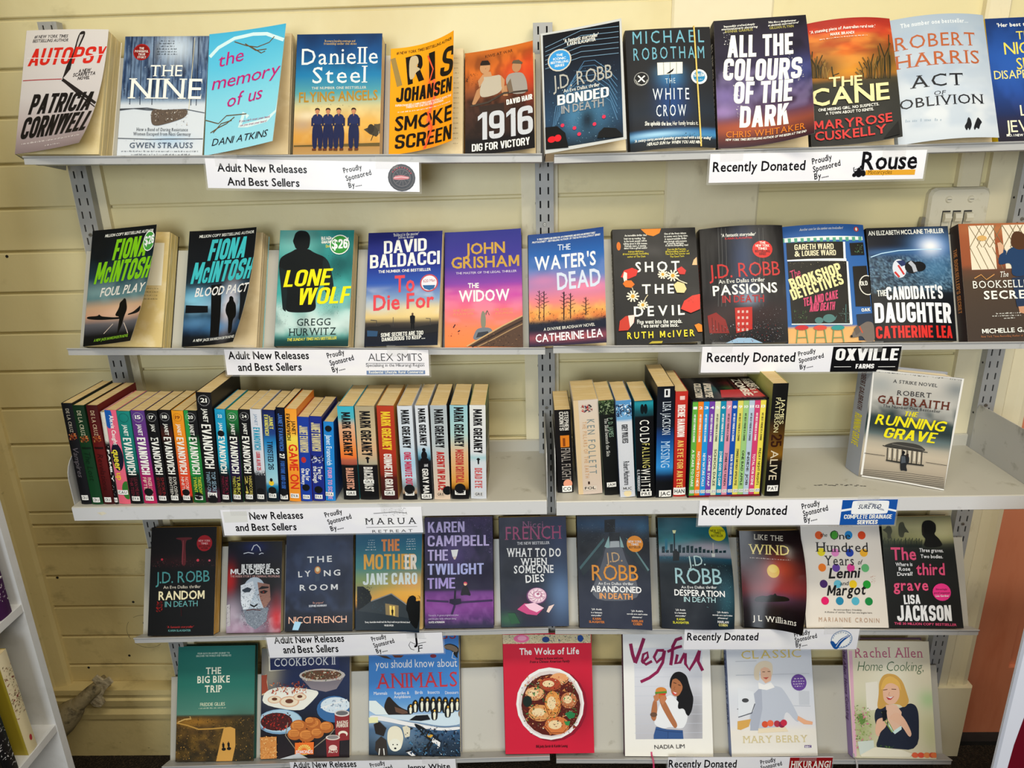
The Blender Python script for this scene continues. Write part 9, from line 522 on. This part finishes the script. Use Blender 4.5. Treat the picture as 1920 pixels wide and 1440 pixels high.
def flat_shelf(b):
    x0,x1=((-.913,-.0075),(.0105,.9))[b]; z=(.875,.872)[b]; F=-.2165
    root=empty('flat_shelf',Matrix.Translation((x0,0,z))); tag(root,'flat pale metal shelf %s'%('packed with standing spines, on the bookcase side','half empty, with a boxed set and one lone hardback')[b],'shelf',group='flat middle shelves')
    L=x1-x0
    mb=MB(); mb.prism([(F,0),(F-.0015,-.0015),(F-.0015,-.0285),(F,-.030),(F+.012,-.030),(F+.012,-.0285),(F+.002,-.0285),(F+.002,-.002),(.0155,-.002),(.0155,.024),(.017,.026),(.0165,.026),(.0125,.024),(.0125,0)],'x',0,L); mb.build('deck',M['shelf'],root)
    mb=MB(); mb.box(0,L,F-.0019,F-.0015,-.0285,-.0015); mb.build('front_edge',M['lip'],root)
    for q,xx in enumerate((-.0018,L+.0004)):
        f=F+.010; top=.096 if not(b==1 and q==1) else .100
        prof=[(0,-.028),(0,top-.012),(-.004,top-.003),(-.012,top),(f+.045,top)]+[(f+.045-.045*math.sin(t),top-.045+.045*math.cos(t)) for t in np.linspace(.2,1.5,6)]+[(f,-.020),(f+.02,-.028)]
        mb=MB(); mb.prism(prof,'x',xx,xx+.0014); mb.build('end_bracket',M['metal'],root)
    mb=MB()
    if b==0: k=[(.047,.0019,-.012),(.060,.0019,-.010),(.066,.0019,-.014),(.055,.0019,-.018)]; mb.add([(x,F-.00205,zz) for x,_,zz in k],[(0,1,2,3)])
    else:
        rs=random.Random(4)
        for i in range(16): x=.498+i*.006+rs.uniform(-.002,.002); y=-.165+rs.uniform(-.003,.003)-i*.0004; mb.add([(x,y,.0004),(x+.005,y-.001,.0004),(x+.006,y+.0012,.0004),(x+.001,y+.0016,.0004)],[(0,1,2,3)])
    mb.build('scuff_mark',M['black'] if b else M['plast'],root)
for b in (0,1): flat_shelf(b)
# ------------------------------------------------------------ books
def flat_P(y): return lambda x,yy,l: np.stack([x/1000,np.full(len(x),y)-l,(HH-yy)/1000],1)
def page_mb(W,H,t,inset=0,top=True,fan=0):
    """page block: a stack of a few slightly uneven leaves-bundles"""
    mb=MB(); rs=random.Random(int(W*10+H)); n=5; y0=-.0008; y1=-(t-.0008)
    for i in range(n):
        a=y0+(y1-y0)*i/n; b=y0+(y1-y0)*(i+1)/n; e=rs.uniform(0,.0009)
        mb.box(.001,W-.0012-inset-e,b,a,.0006+inset+rs.uniform(0,.0004),H-.0006-inset-rs.uniform(0,.0006))
    return mb
def face_book(D,mw=None):
    global GAIN; GAIN={4:1.12,5:1.22}.get(D.get('s'),1.0)
    W,H,t=D['W'],D['H'],D['t']; n=D['n']
    if mw is None:
        s,b=D['s'],D['b']
        mw=Matrix.Translation(Vector((D['X']/1000,BY,ZS[s]))+DV*(D['r']/1000+.0001))@Matrix.Rotation(-math.radians(D['th']),4,'X')@Matrix.Rotation(D['a'],4,'Y')@Matrix.Translation((0,-.0004,0))
    root=empty('book',mw); tag(root,D['label'],'book',group=D.get('g'))
    sk=D.get('skew',0)
    def shear(m):
        if sk:
            for v in m.v: v[:,0]-=sk*(v[:,1]+t/1000)
        return m
    tm=t/1000; Wm,Hm=W/1000,H/1000; hard=D['hard']; bd=.0025 if hard else .0004; ov=.003 if hard else 0
    mb=MB()
    if D.get('bend'):
        ht,kt,hb,kb=D['bend']
        def P(x,y,l):
            v=np.clip(y/H,0,1)**D.get('bp',1); h=ht+(hb-ht)*v; k=kt+(kb-kt)*v; k=np.where(np.abs(k)<1e-3,1e-3,k); q=k/W; th=h+q*x
            X=(np.sin(th)-np.sin(h))/q; L=(np.cos(h)-np.cos(th))/q
            return np.stack([(X)/1000-np.sin(th)*l,-tm-L/1000-np.cos(th)*l,(H-y)/1000],1)
        cur=True
    else:
        P=lambda x,y,l: np.stack([x/1000,-tm-l,(H-y)/1000],1); cur=False
    seed=sum(map(ord,n)); sh=Sheet(W,H,P,mb,cur); st,bl,no=D['bg']
    sh.grid(paint(60,90,st,bl,no,seed)); sh.draw(D['el'],seed)
    # inner side of the front cover, rim
    inn=lin('e6dfcc')
    if cur:
        nx=16; u,v=np.meshgrid(np.linspace(0,W,nx),np.linspace(0,H,nx)); f=[(j*nx+i,j*nx+i+1,(j+1)*nx+i+1,(j+1)*nx+i) for j in range(nx-1) for i in range(nx-1)]
        mb.add(P(u.ravel(),v.ravel(),np.full(nx*nx,-.0004)),f,inn,0,True)
    else:
        e=lin(D['sp']) if hard else inn
        mb.box(0,Wm,-tm+.00005,-tm+bd,0,Hm,e)
    sp=lin(D['sp'])
    mb.box(0,Wm,-bd,0,0,Hm,sp)                                   # back cover
    # spine: slightly rounded strip on the left side
    k=6; yy=np.linspace(0,-tm,k); bx=-.0012*np.sin(np.linspace(0,math.pi,k))-.0002
    V=[(bx[i],yy[i],z) for z in (0,Hm) for i in range(k)]; mb.add(V,[(i,i+1,k+i+1,k+i) for i in range(k-1)],sp,0,True)
    V2=[(x+.0006,y,z) for x,y,z in V]; mb.add(V2,[(i,k+i,k+i+1,i+1) for i in range(k-1)],sp*.8+.02,0,True)
    if D.get('spt'):
        ss=Sheet(t,H,lambda x,y,l: np.stack([np.full(len(x),-.0015)-l,-x/1000,(H-y)/1000],1),mb)
        for (tx,v0,v1,c,hf) in D['spt']: ss.tris(text_tris(tx,(t*(.5+hf/2.4),v0*H),(t*(.5+hf/2.4),v1*H),t*hf,'b'),c) if 0 else ss.tris(text_tris(tx,(t*(.5-hf/2),v0*H),(t*(.5-hf/2),v1*H),t*hf,'b'),c)
    cov_=shear(mb).build('cover',pm(min(.6,D['gl']+.14)),root)
    shear(page_mb(Wm,Hm,tm-(.002 if hard else 0),ov)).build('page_block',pages(D['pg']),root)
    if n in ('foul','smoke'):
        fm=MB(); fs=Sheet(W,H,lambda x,y,l: np.stack([x/1000,-(tm-.0007)-l,(H-y)/1000],1),fm)
        if n=='foul': fs.draw([('p','f0ead8',[W*.62,H*.10,W*.93,H*.10,W*.93,H*.47,W*.62,H*.47])]+[('d','5a5240',W*.60,H*(.50+.03*i),W*.90,H*(.50+.03*i),2.2) for i in range(4)])
        else: fs.draw([('d','8a7c60',W*.86,H*(.10+.047*i),W*.93,H*(.10+.047*i),1.8) for i in range(18)])
        fm.build('first_page_print',pm(.6),root)
    for c,(cx,cy),rx,ry,els in D.get('stk',()):
        sm=MB(); s2=Sheet(W,H,P,sm,cur,.0022); s2.tris(ell_tris(cx,cy,rx,ry),'eef0ea'); s2.tris(ell_tris(cx,cy,rx*.9,ry*.9),c); s2.draw(els)
        o=sm.build('price_sticker',pm(.4),cov_); o['label']='round green price sticker'
    if D.get('band'):
        bm=MB(); x0,x1=W*.80,W*.80+2.4; ys=np.linspace(0,H-1,24); 
        for l0 in (.0016,.0026): bm.add(np.concatenate([P(np.full(24,x0),ys,np.full(24,l0)),P(np.full(24,x1),ys,np.full(24,l0))]),[(i,i+1,25+i,24+i) for i in range(23)])
        for xx in (x0,x1): bm.add(np.concatenate([P(np.full(24,xx),ys,np.full(24,.0016)),P(np.full(24,xx),ys,np.full(24,.0026))]),[(i,i+1,25+i,24+i) for i in range(23)])
        q=P(np.array([x0]),np.array([0.]),np.array([.0026]))[0]; bm.box(q[0],q[0]+.0024,q[1],.0001,Hm+.0004,Hm+.0014); o=bm.build('elastic_band',M['yellow'],root); o['label']='thin yellow elastic band'
    if n in ('vegful','rachel'):
        rm=MB(); x=(W*.30 if n=='vegful' else .5)/1000; c0=Vector((x,-tm-.0006,.010)); pts=[c0,c0+Vector((.0005,-.001,-.0085))]+[Vector((x+.001,min(-.0375,-tm-.002),.0012)),Vector((x+.002,-.0405,-.010)),Vector((x+.004,-.030,-.062))]
        for a_,b_ in zip(pts[:-1],pts[1:]): rm.add([a_+Vector((-.002,0,0)),a_+Vector((.002,0,0)),b_+Vector((.002,0,0)),b_+Vector((-.002,0,0)),a_+Vector((-.002,.0005,0)),a_+Vector((.002,.0005,0)),b_+Vector((.002,.0005,0)),b_+Vector((-.002,.0005,0))],[(0,1,2,3),(7,6,5,4),(0,3,7,4),(1,5,6,2)])
        rm.build('bookmark_ribbon',M['ribm'] if n=='vegful' else M['ribg'],root)
    return root
GRP={1:'face-out books on the top shelf',2:'face-out books on the second shelf',4:'face-out books on the fourth shelf',5:'large books on the bottom shelf'}
for D in FACE: D['g']=GRP[D['s']]; face_book(D)
# the lone hardback on the middle shelf
RT,RSK=34,.75; RUN['t']=RT; RUN['skew']=RSK; RUN['spt']=[('ROBERT GALBRAITH',.04,.40,'5a3a34',.34),('RUNNING GRAVE',.44,.74,'e8dc2a',.5)]; RUN['g']=None
face_book(RUN,Matrix.Translation(Vector(RUN['P'])/1000)@Matrix.Rotation(RUN['yaw'],4,'Z')@Matrix.Rotation(RUN['a'],4,'Y')@Matrix.Translation((0,RT/1000,.0006)))
GAIN=1.0
# ---- books standing spine out
def spine_book(W,H,Dp,st,els,side,pg,mw,label,group,art=None,name='book',gl=.35,bulge=.0014):
    root=empty(name,mw); tag(root,label,'book',group=group)
    Wm,Hm,Dm=W/1000,H/1000,Dp/1000; mb=MB()
    def P(x,y,l): return np.stack([x/1000,-bulge*np.sin(np.clip(x/W,0,1)*math.pi)-l,(H-y)/1000],1)
    sh=Sheet(W,H,P,mb,True,seg=2.6); sh.grid(paint(13,70,st,(),(),int(W*H)%999)); stickers=[]
    for E in els:
        k=E[0]
        if k=='V': _,t,v0,v1,c,hf,u,s_=E; x=W*(u-hf/2); sh.tris(text_tris(t,(x,v0*H),(x,v1*H),W*hf,s_),c)
        elif k=='H': _,t,v,c,h,u,w_=E; sh.tris(text_tris(t,(W*(u-w_/2),v*H),(W*(u+w_/2),v*H),W*h,'b'),c)
        elif k=='P': _,c,u0,v0,u1,v1=E; sh.tris(poly_tris([u0*W,v0*H,u1*W,v0*H,u1*W,v1*H,u0*W,v1*H]),c)
        elif k=='E': _,c,u,v,ru,rv=E; sh.tris(ell_tris(u*W,v*H,ru*W,rv*H),c)
        elif k=='Q': sh.tris(poly_tris([.1*W,E[1]*H,.9*W,E[1]*H,.9*W,(E[1]+.02)*H,.1*W,(E[1]+.02)*H]),E[2])
        elif k=='B': 
            sh.draw([('k',[E[2],'e0a060','7a2a18'],40,.2*W,(E[1]-.03)*H,.85*W,(E[1]+.03)*H,W*.22,3)])
        elif k=='A': sh.tris(poly_tris([.5*W,(E[1]-.035)*H,.66*W,(E[1]-.01)*H,.56*W,(E[1]-.008)*H,.56*W,(E[1]+.04)*H,.46*W,(E[1]+.04)*H,.46*W,(E[1]-.008)*H,.36*W,(E[1]-.01)*H]),'17151a')
        elif k=='C': sh.draw([('k',['2a3a5a','b83a34','3a3a3a'],40,.35*W,(E[1]-.04)*H,.75*W,(E[1]+.03)*H,W*.14,5)])
        elif k=='K': sh.draw([('k',E[1],E[2]*2,.02*W,E[3]*H,.98*W,E[4]*H,W*.3,6)])
        elif k=='R':
            n=22
            for j in range(n): a=j*2*math.pi/n; sh.tris(ell_tris(W*.5+W*.36*math.cos(a),E[1]*H+W*.36*math.sin(a),W*.035,W*.035)[::2],E[2]); sh.lay-=sh.step
            sh.lay+=sh.step
        else: stickers.append(E)
    sd=lin(side); b=.0006
    mb.box(0,b,0,Dm,0,Hm,sd); mb.box(Wm-b,Wm,0,Dm,0,Hm,sd); mb.box(0,Wm,.0002,.0008,0,Hm,lin(st[-1][1]))
    if art: art(mb,W,H,Dp)
    cov_=mb.build('cover',pm(gl),root)
    pb=MB(); rs=random.Random(int(W*H)); 
    for i in range(4): pb.box(b+.0003+(Wm-2*b-.0006)*i/4,b+.0003+(Wm-2*b-.0006)*(i+1)/4,.001,Dm-.001-rs.uniform(0,.001),.0006,Hm-.0007-rs.uniform(0,.00015))
    pb.build('page_block',pages(pg),root)
    for E in stickers:
        sm=MB(); s2=Sheet(W,H,P,sm,True,.0011,seg=2.6)
        if E[0]=='D': _,v,u,r=E; s2.tris(ell_tris(u*W,v*H,r*W,r*W),'121214'); sm.build('dot_sticker',pm(.5),cov_)
        else:
            _,code,v,w_,bgc,tc,u,h,s_=E; hw=w_*W/2; cx=min(max(u*W,hw),W-hw); y=v*H; hh=h*H/2
            s2.tris(poly_tris([cx-hw,y-hh,cx+hw,y-hh,cx+hw,y+hh,cx-hw,y+hh]),bgc); s2.tris(text_tris(code,(cx-hw*.82,y+hh*.55),(cx+hw*.82,y+hh*.55),hh*1.1,s_),tc); sm.build('spine_label',pm(.45),cov_)
    return root
def deadeye(mb,W,H,Dp):
    s=Sheet(Dp,H,lambda x,y,l: np.stack([np.full(len(x),W/1000)+l,x/1000,(H-y)/1000],1),mb)
    s.grid(paint(30,60,[(0,'8a9a6a'),(.3,'6a8a5a'),(.45,'3f6a58'),(.55,'c8b898'),(1,'cbb994')],[(.7,.45,.2,.2,'d0c4a8',.6)],[('2f5a4c',5,6,.6,0,.5)]))
    s.draw([('t','MARK',Dp*.25,H*.26,Dp*.85,H*.26,26,'26302c','h'),('t','GREANEY',Dp*.08,H*.44,Dp*.9,H*.44,26,'26302c','h'),('t','DEAD EYE',Dp*.1,H*.84,Dp*.85,H*.84,22,'8a3a2a','h'),('p','1c1c1c',[Dp*.62,H*.5,Dp*.68,H*.55,Dp*.66,H*.66,Dp*.6,H*.66,Dp*.58,H*.55])])
for q in (0,1):
    row=[D for D in SPINES if (D['z']==875)==(q==0)]; prev=None
    for D in row:
        X,W=D['X'],D['W']
        if prev is not None and X<prev+.2: W-= (prev+.2-X); X=prev+.2
        prev=X+W
        lift=abs(math.sin(D['a']))*(W if D['a']>0 else 0)/1000
        mw=Matrix.Translation((X/1000,D['Y']/1000,D['z']/1000+.0003+lift))@Matrix.Rotation(D['a'],4,'Y')@Matrix.Translation((0 if D['a']>=0 else 0,0.0014,0))
        spine_book(W-.3,D['H'],D['D'],D['st'],D['el'],D['side'],D['pg'],mw,D['label'],D['g'],deadeye if D['art'] else None)
# ---- boxed set: sleeve and thirteen thin books
def boxset():
    X0,X1,Y,Z,Ht,Dp=.2560,.3935,-.2100,.8725,.1950,.124; Wd=X1-X0
    root=empty('book_box_set',Matrix.Translation((X0,Y,Z))@Matrix.Rotation(-.012,4,'Y')); tag(root,'black boxed-set sleeve with a red and teal printed top, holding thirteen thin coloured books','book box')
    mb=MB(); k=lin('15121a'); t=.0025
    mb.box(0,t,0,Dp,0,Ht,k); mb.box(Wd-t,Wd,0,Dp,0,Ht,k); mb.box(0,Wd,0,Dp,0,t,lin('7a1c24')); mb.box(0,Wd,0,Dp,Ht-t,Ht,k); mb.box(0,Wd,Dp-t,Dp,0,Ht,k)
    W,H=Wd*1000,Dp*1000; s=Sheet(W,H,lambda x,y,l: np.stack([x/1000,y/1000,np.full(len(x),Ht)+l],1),mb)
    s=Sheet(W,H,lambda x,y,l: np.stack([x/1000,(H-y)/1000,np.full(len(x),Ht)+l],1),mb)
    s.grid(paint(40,40,[(0,'2a1c20'),(.5,'2c1a1e'),(1,'201818')],[(.35,.5,.15,.35,'1f6a70',.9),(.75,.8,.25,.2,'a82a2c',.9),(.6,.3,.3,.2,'5a1c22',.8),(.55,.55,.1,.12,'3a6a3c',.8)],[('14100f',5,5,.5,0,1)]))
    s.draw([('p','b83438',[W*.46,H*.62,W*.95,H*.6,W*.97,H*.95,W*.4,H*.95]),('t','APOCALYPSE',W*.30,H*.28,W*.20,H*.92,14,'e8e0d0','h'),('t','COLLECTION',W*.17,H*.28,W*.07,H*.92,13,'e8e0d0','h'),('t','MY BEST',W*.93,H*.12,W*.93,H*.6,8,'e8e0d0','h'),('t','FRIEND IS A',W*.86,H*.12,W*.86,H*.8,9,'e8e0d0','h'),('t','ZOMBIE',W*.72,H*.12,W*.72,H*.9,15,'f0e8d8','h')])
    mb.build('sleeve',pm(.3),root)
    n=13; w=(Wd-2*t-.001)/n
    for i in range(n):
        dark=ZC[i] in ('d8dcb8','d898ac','dcd46a','a0c884','b8c8d8','e8d85a'); tc='2a2a2c' if dark else 'f2f0ea'; e=[('H',str(i+1),.075,'f6f4ee',.5,.5,.7),V2(.36,.13,tc),('V',ZT[i],.50+.02*(i%4),.90,tc,.42,.5,'h'),('L','ZO',.955,.86,'e8e8e4','2a2a2c',.55,.035,'sb')]
        mw=root.matrix_world@Matrix.Translation((t+.0005+i*w,.0025,t+.0004))
        spine_book(w*1000-.35,(Ht-2*t)*1000-3.5,112,[(0,ZC[i]),(1,ZC[i])],e,ZC[i],'ece4d0',mw,'thin %s spine numbered %d in the boxed set'%(ZL[i],i+1),'thin numbered books in the boxed set',gl=.4,bulge=.0003)
def V2(v1,v0,tc): return ('V','MY BEST FRIEND IS A ZOMBIE',v0,v1+.06,tc,.36,.5,'h')
boxset()
# ------------------------------------------------------------ sign strips with clear tape
for G in SIGNS:
    W,H=G['W'],G['H']
    root=empty('shelf_sign',Matrix.Translation((G['X']/1000,G['Y']/1000,G['Z']/1000))@Matrix.Rotation(-G['a'],4,'Y')); tag(root,G['label'],'sign',group='laminated sponsor signs on the shelf edges')
    mb=MB(); s=Sheet(W,H,lambda x,y,l: np.stack([x/1000,-.0004-l,-y/1000],1),mb)
    s.grid(paint(40,8,[(0,'ecebf0'),(1,'e6e6ec')],(),[('f2f1f4',6,3,.5,0,1)],int(W))); s.draw(G['el']); mb.box(0,W/1000,-.0003,.0002,-H/1000,0,lin('e8e8ec')); mb.build('paper_strip',pm(.22),root)
    mb=MB(); e=.0035; mb.box(-e,W/1000+e,.0002,.0004,-H/1000-e,0); mb.build('laminate_edge',M['tape'],root)
    for u in (.10,.85):
        mb=MB(); x=W/1000*u; mb.add([(x-.02,-.0012,.009),(x+.02,-.0012,.0085),(x+.019,-.0014,-.012),(x-.0195,-.0014,-.0125)],[(0,1,2,3)]); mb.add([(x-.02,-.0010,.009),(x+.02,-.0010,.0085),(x+.019,-.0012,-.012),(x-.0195,-.0012,-.0125)],[(3,2,1,0)]); mb.build('clear_tape',M['tape'],root)
# ------------------------------------------------------------ switches and conduit on the wall
def switches():
    root=empty('light_switch_box',Matrix.Translation((.742,.03,1.22))); tag(root,'cream wall box with three rocker light switches','switch')
    w,h,dp=.116,.190,.019
    mb=MB(); pr=[(0,0),(w,0),(w,h-.012),(w-.004,h-.004),(w-.012,h),(.012,h),(.004,h-.004),(0,h-.012)]
    mb.prism([(x,z) for x,z in pr],'y',-dp,0) if 0 else None
    def ring(o,y): return [(o+ (x*(w-2*o)/w),y,o+(z*(h-2*o)/h)) for x,z in pr]
    A,B_,C=ring(0,0),ring(0,-dp+.006),ring(.004,-dp); n=len(pr)
    mb.add(A+B_+C,[(i,(i+1)%n,n+(i+1)%n,n+i) for i in range(n)]+[(n+i,n+(i+1)%n,2*n+(i+1)%n,2*n+i) for i in range(n)]+[tuple(range(2*n,3*n))]); mb.build('case',M['plast'],root)
    mb=MB(); mb.prism([(-.008,.10),(0,.10),(0,.135),(-.006,.135),(-.008,.125)],'y',-.014,-.003); mb.build('side_clip',M['steel'],root)
    for x in (.036,.078):
        mb=MB(); mb.tube([(x,-dp+.001,.168),(x,-dp-.003,.168)],[.0075,.005],16); mb.box(x-.004,x+.004,-dp-.0034,-dp-.0028,.1676,.1684,None,1); mb.build('screw',[M['plast'],M['dark']],root)
    for x in (.035,.055,.076):
        mb=MB(); mb.prism([(-dp,.1445),(-dp-.009,.142),(-dp-.012,.134),(-dp-.009,.127),(-dp,.125)],'x',x-.0065,x+.0065); mb.box(x-.0075,x+.0075,-dp-.0008,-dp+.001,.098,.147,None,1); mb.box(x-.0068,x+.0068,-dp-.0016,-dp,.099,.1255); mb.build('rocker_switch',[M['plast'],M['black']],root)
    mb=MB(); mb.prism([(.792,.0285),(.792,.016),(.796,.012),(.832,.012),(.836,.016),(.836,.0285)],'z',1.411,2.5); tag(mb.build('cable_trunking',M['trimc']),'cream vertical cable cover running up the wall above the light switches','trunking')
switches()
# ------------------------------------------------------------ old pipe stub, low left
def pipe():
    root=empty('pipe',Matrix.Translation((-1.16,-.03,.22))); tag(root,'old lagged pipe stub in the wall corner by the white bookcase','pipe')
    T=lambda *p: [tuple(Vector(q)-Vector((-1.16,-.03,.22))) for q in p]
    mb=MB(); mb.tube(T((-1.245,-.075,.135),(-1.20,-.05,.19),(-1.155,-.035,.24),(-1.118,-.022,.272),(-1.09,.0,.286)),[.021,.021,.019,.016,.016],16); mb.build('tube',M['pipe'],root)
    mb=MB(); mb.tube(T((-1.215,-.066,.175),(-1.19,-.055,.205),(-1.165,-.045,.232),(-1.15,-.04,.245)),[.027,.033,.030,.022],14); mb.tube(T((-1.20,-.09,.188),(-1.18,-.085,.208)),[.010,.008],10); mb.build('joint',M['pipe'],root)
    mb=MB(); rs=random.Random(3)
    for k in range(2):
        prof=[(-1.112,.305),(-1.098,.318),(-1.085,.303),(-1.07,.312),(-1.062,.296),(-1.075,.285),(-1.088,.27),(-1.098,.252),(-1.094,.236),(-1.108,.222),(-1.125,.226),(-1.132,.24),(-1.118,.25),(-1.108,.27),(-1.102,.288)]
        break
    mb.prism([(x+1.16,z-.22) for x,z in prof],'y',.008,.013); v=mb.v
    mb.build('torn_wrapping',M['torn'],root)
pipe()
# small holes and a round mark in the boards
mb=MB()
for x,z in ((-1.185,1.47),(-1.10,1.32),(-1.17,.56),(-1.0,.49),(-.985,.43),(-1.04,.335),(-1.15,.30),(-.99,.10),(-1.17,.055)): mb.tube([(x,.0290,z),(x,.0279,z)],.0032,8)
tag(mb.build('wall_nail_holes',M['black']),kind='structure')
mb=MB(); pts=[]
for a0,a1 in ((.35,2.1),(2.5,3.6),(3.9,5.4)):
    A=np.linspace(a0,a1,18); mb.tube([(-.985+.047*math.cos(a),.0288,.405+.047*math.sin(a)) for a in A],.0007,5)
tag(mb.build('wall_ring_mark',M['pipe']),kind='structure')
# ------------------------------------------------------------ white bookcase, lower left
def bookcase():
    X0,X1,Y0,Y1,HT=-1.252,-.970,-1.12,-.309,1.98; t=.016  # unseen upper height is invented, tall enough to shade the left wall
    root=empty('bookcase',Matrix.Translation((X1,Y1,FZ))); tag(root,'white open bookcase standing side-on to the shelves','bookcase')
    off=Vector((X1,Y1,FZ)); 
    def bx(name,a,b,c,d,e,f,m=M['white']):
        mb=MB(); mb.box(a-X1,b-X1,c-Y1,d-Y1,e-FZ,f-FZ); mb.build(name,m,root)
    bx('side_panel',X0,X1,Y1-t,Y1,FZ,HT); bx('side_panel',X0,X1,Y0,Y0+t,FZ,HT); bx('back_panel',X0,X0+.005,Y0+t,Y1-t,FZ,HT); bx('top',X0+.005,X1,Y0+t,Y1-t,HT-t,HT)
    zs=[.10,.46,.735,1.06,1.38,1.68]
    for z in zs: bx('shelf_board',X0+.005,X1-.001,Y0+t,Y1-t,z-t,z)
    # books: (name, y range of the spine on the shelf, shelf z, height, tilt, colours)
    def bk(y0,y1,z,h,tilt,c,side,els,label,dp=150,pg='d8c090'):
        # spine faces +X; local x runs towards +Y... spine drawn left to right as seen from the room
        mw=Matrix.Translation((X1-.004,y0,z+.0004))@Matrix.Rotation(math.pi/2,4,'Z')@Matrix.Rotation(tilt,4,'Y')
        spine_book((y1-y0)*1000,h,dp,c,els,side,pg,mw,label,'books in the white bookcase')
    q='f2efe6'
    bk(-.399,-.375,.46,222,-.027,[(0,'e0d4b4'),(1,'dccfa8')],'a8942c',[('K',['6a5a3a','8a3a3a','a09070'],34,.12,.62),('E','b83a44',.6,.87,.14,.03)],'cream spine with an olive cover, leaning in the white bookcase',170)
    bk(-.452,-.427,.46,236,-.03,[(0,'17171a'),(1,'1a1a1c')],'2a2a2c',[('K',['d8d8d8','17171a'],40,.3,.95),('E','c83a2c',.5,.42,.5,.08)],'black patterned spine with a red patch, behind the cream leaning spine',170)
    bk(-.482,-.457,.46,230,-.03,[(0,'17171a'),(1,'1c1c1e')],'1a1a1c',[('K',['e0e0e0','17171a'],50,.2,.95)],'black and white striped spine, last in view in the white bookcase',170)
    bk(-.374,-.346,.735,215,0,[(0,'3a1c44'),(1,'4a2050')],'3a1c44',[('K',[q,'c8b8cc'],14,.55,.88)],'purple spine on the upper shelf of the white bookcase',160)
    bk(-.412,-.378,.735,210,0,[(0,'8a8a8c'),(1,'c8c8cc')],'b0b0b4',[],'grey spine beside the purple one in the white bookcase',160)
bookcase()
# ------------------------------------------------------------ pavement board, lower right
def board():
    root=empty('pavement_board',Matrix.Translation((.734,-.462,FZ))@Matrix.Rotation(.03,4,'Z')); tag(root,'white pavement board with a maroon printed shape, before the terracotta door','sign board')
    W,H=560,900
    mb=MB(); s=Sheet(W,H,lambda x,y,l: np.stack([x/1000,-.0021-l,(H-y)/1000],1),mb)
    s.grid(paint(20,30,[(0,'d4d8e4'),(1,'d2d4de')])); zb=lambda z: H-(z-FZ)*1000
    s.draw([('p','b8bcc8',[0,0,6,0,6,H,0,H]),('p','6a1024',[24,zb(.625),70,zb(.60),150,zb(.565),330,zb(.46),W-20,zb(.42),W-20,zb(.12),24,zb(.12)]),('p','d8dae2',[58,zb(.15),62,zb(.44),72,zb(.505),92,zb(.545),125,zb(.562),180,zb(.555),230,zb(.51),270,zb(.42),280,zb(.15)]),('k',['e0d8dc'],12,40,zb(.58),150,zb(.52),3,4)])
    mb.box(0,W/1000,-.002,.002,0,H/1000,lin('c8ccd6')); mb.build('front_panel',pm(.4),root)
    for x in (.30,.50):
        mb=MB(); mb.prism([(.003,.70),(.012,.70),(.17,0),(.16,0)],'x',x,x+.02); mb.build('stand_leg',M['post'],root)
board()
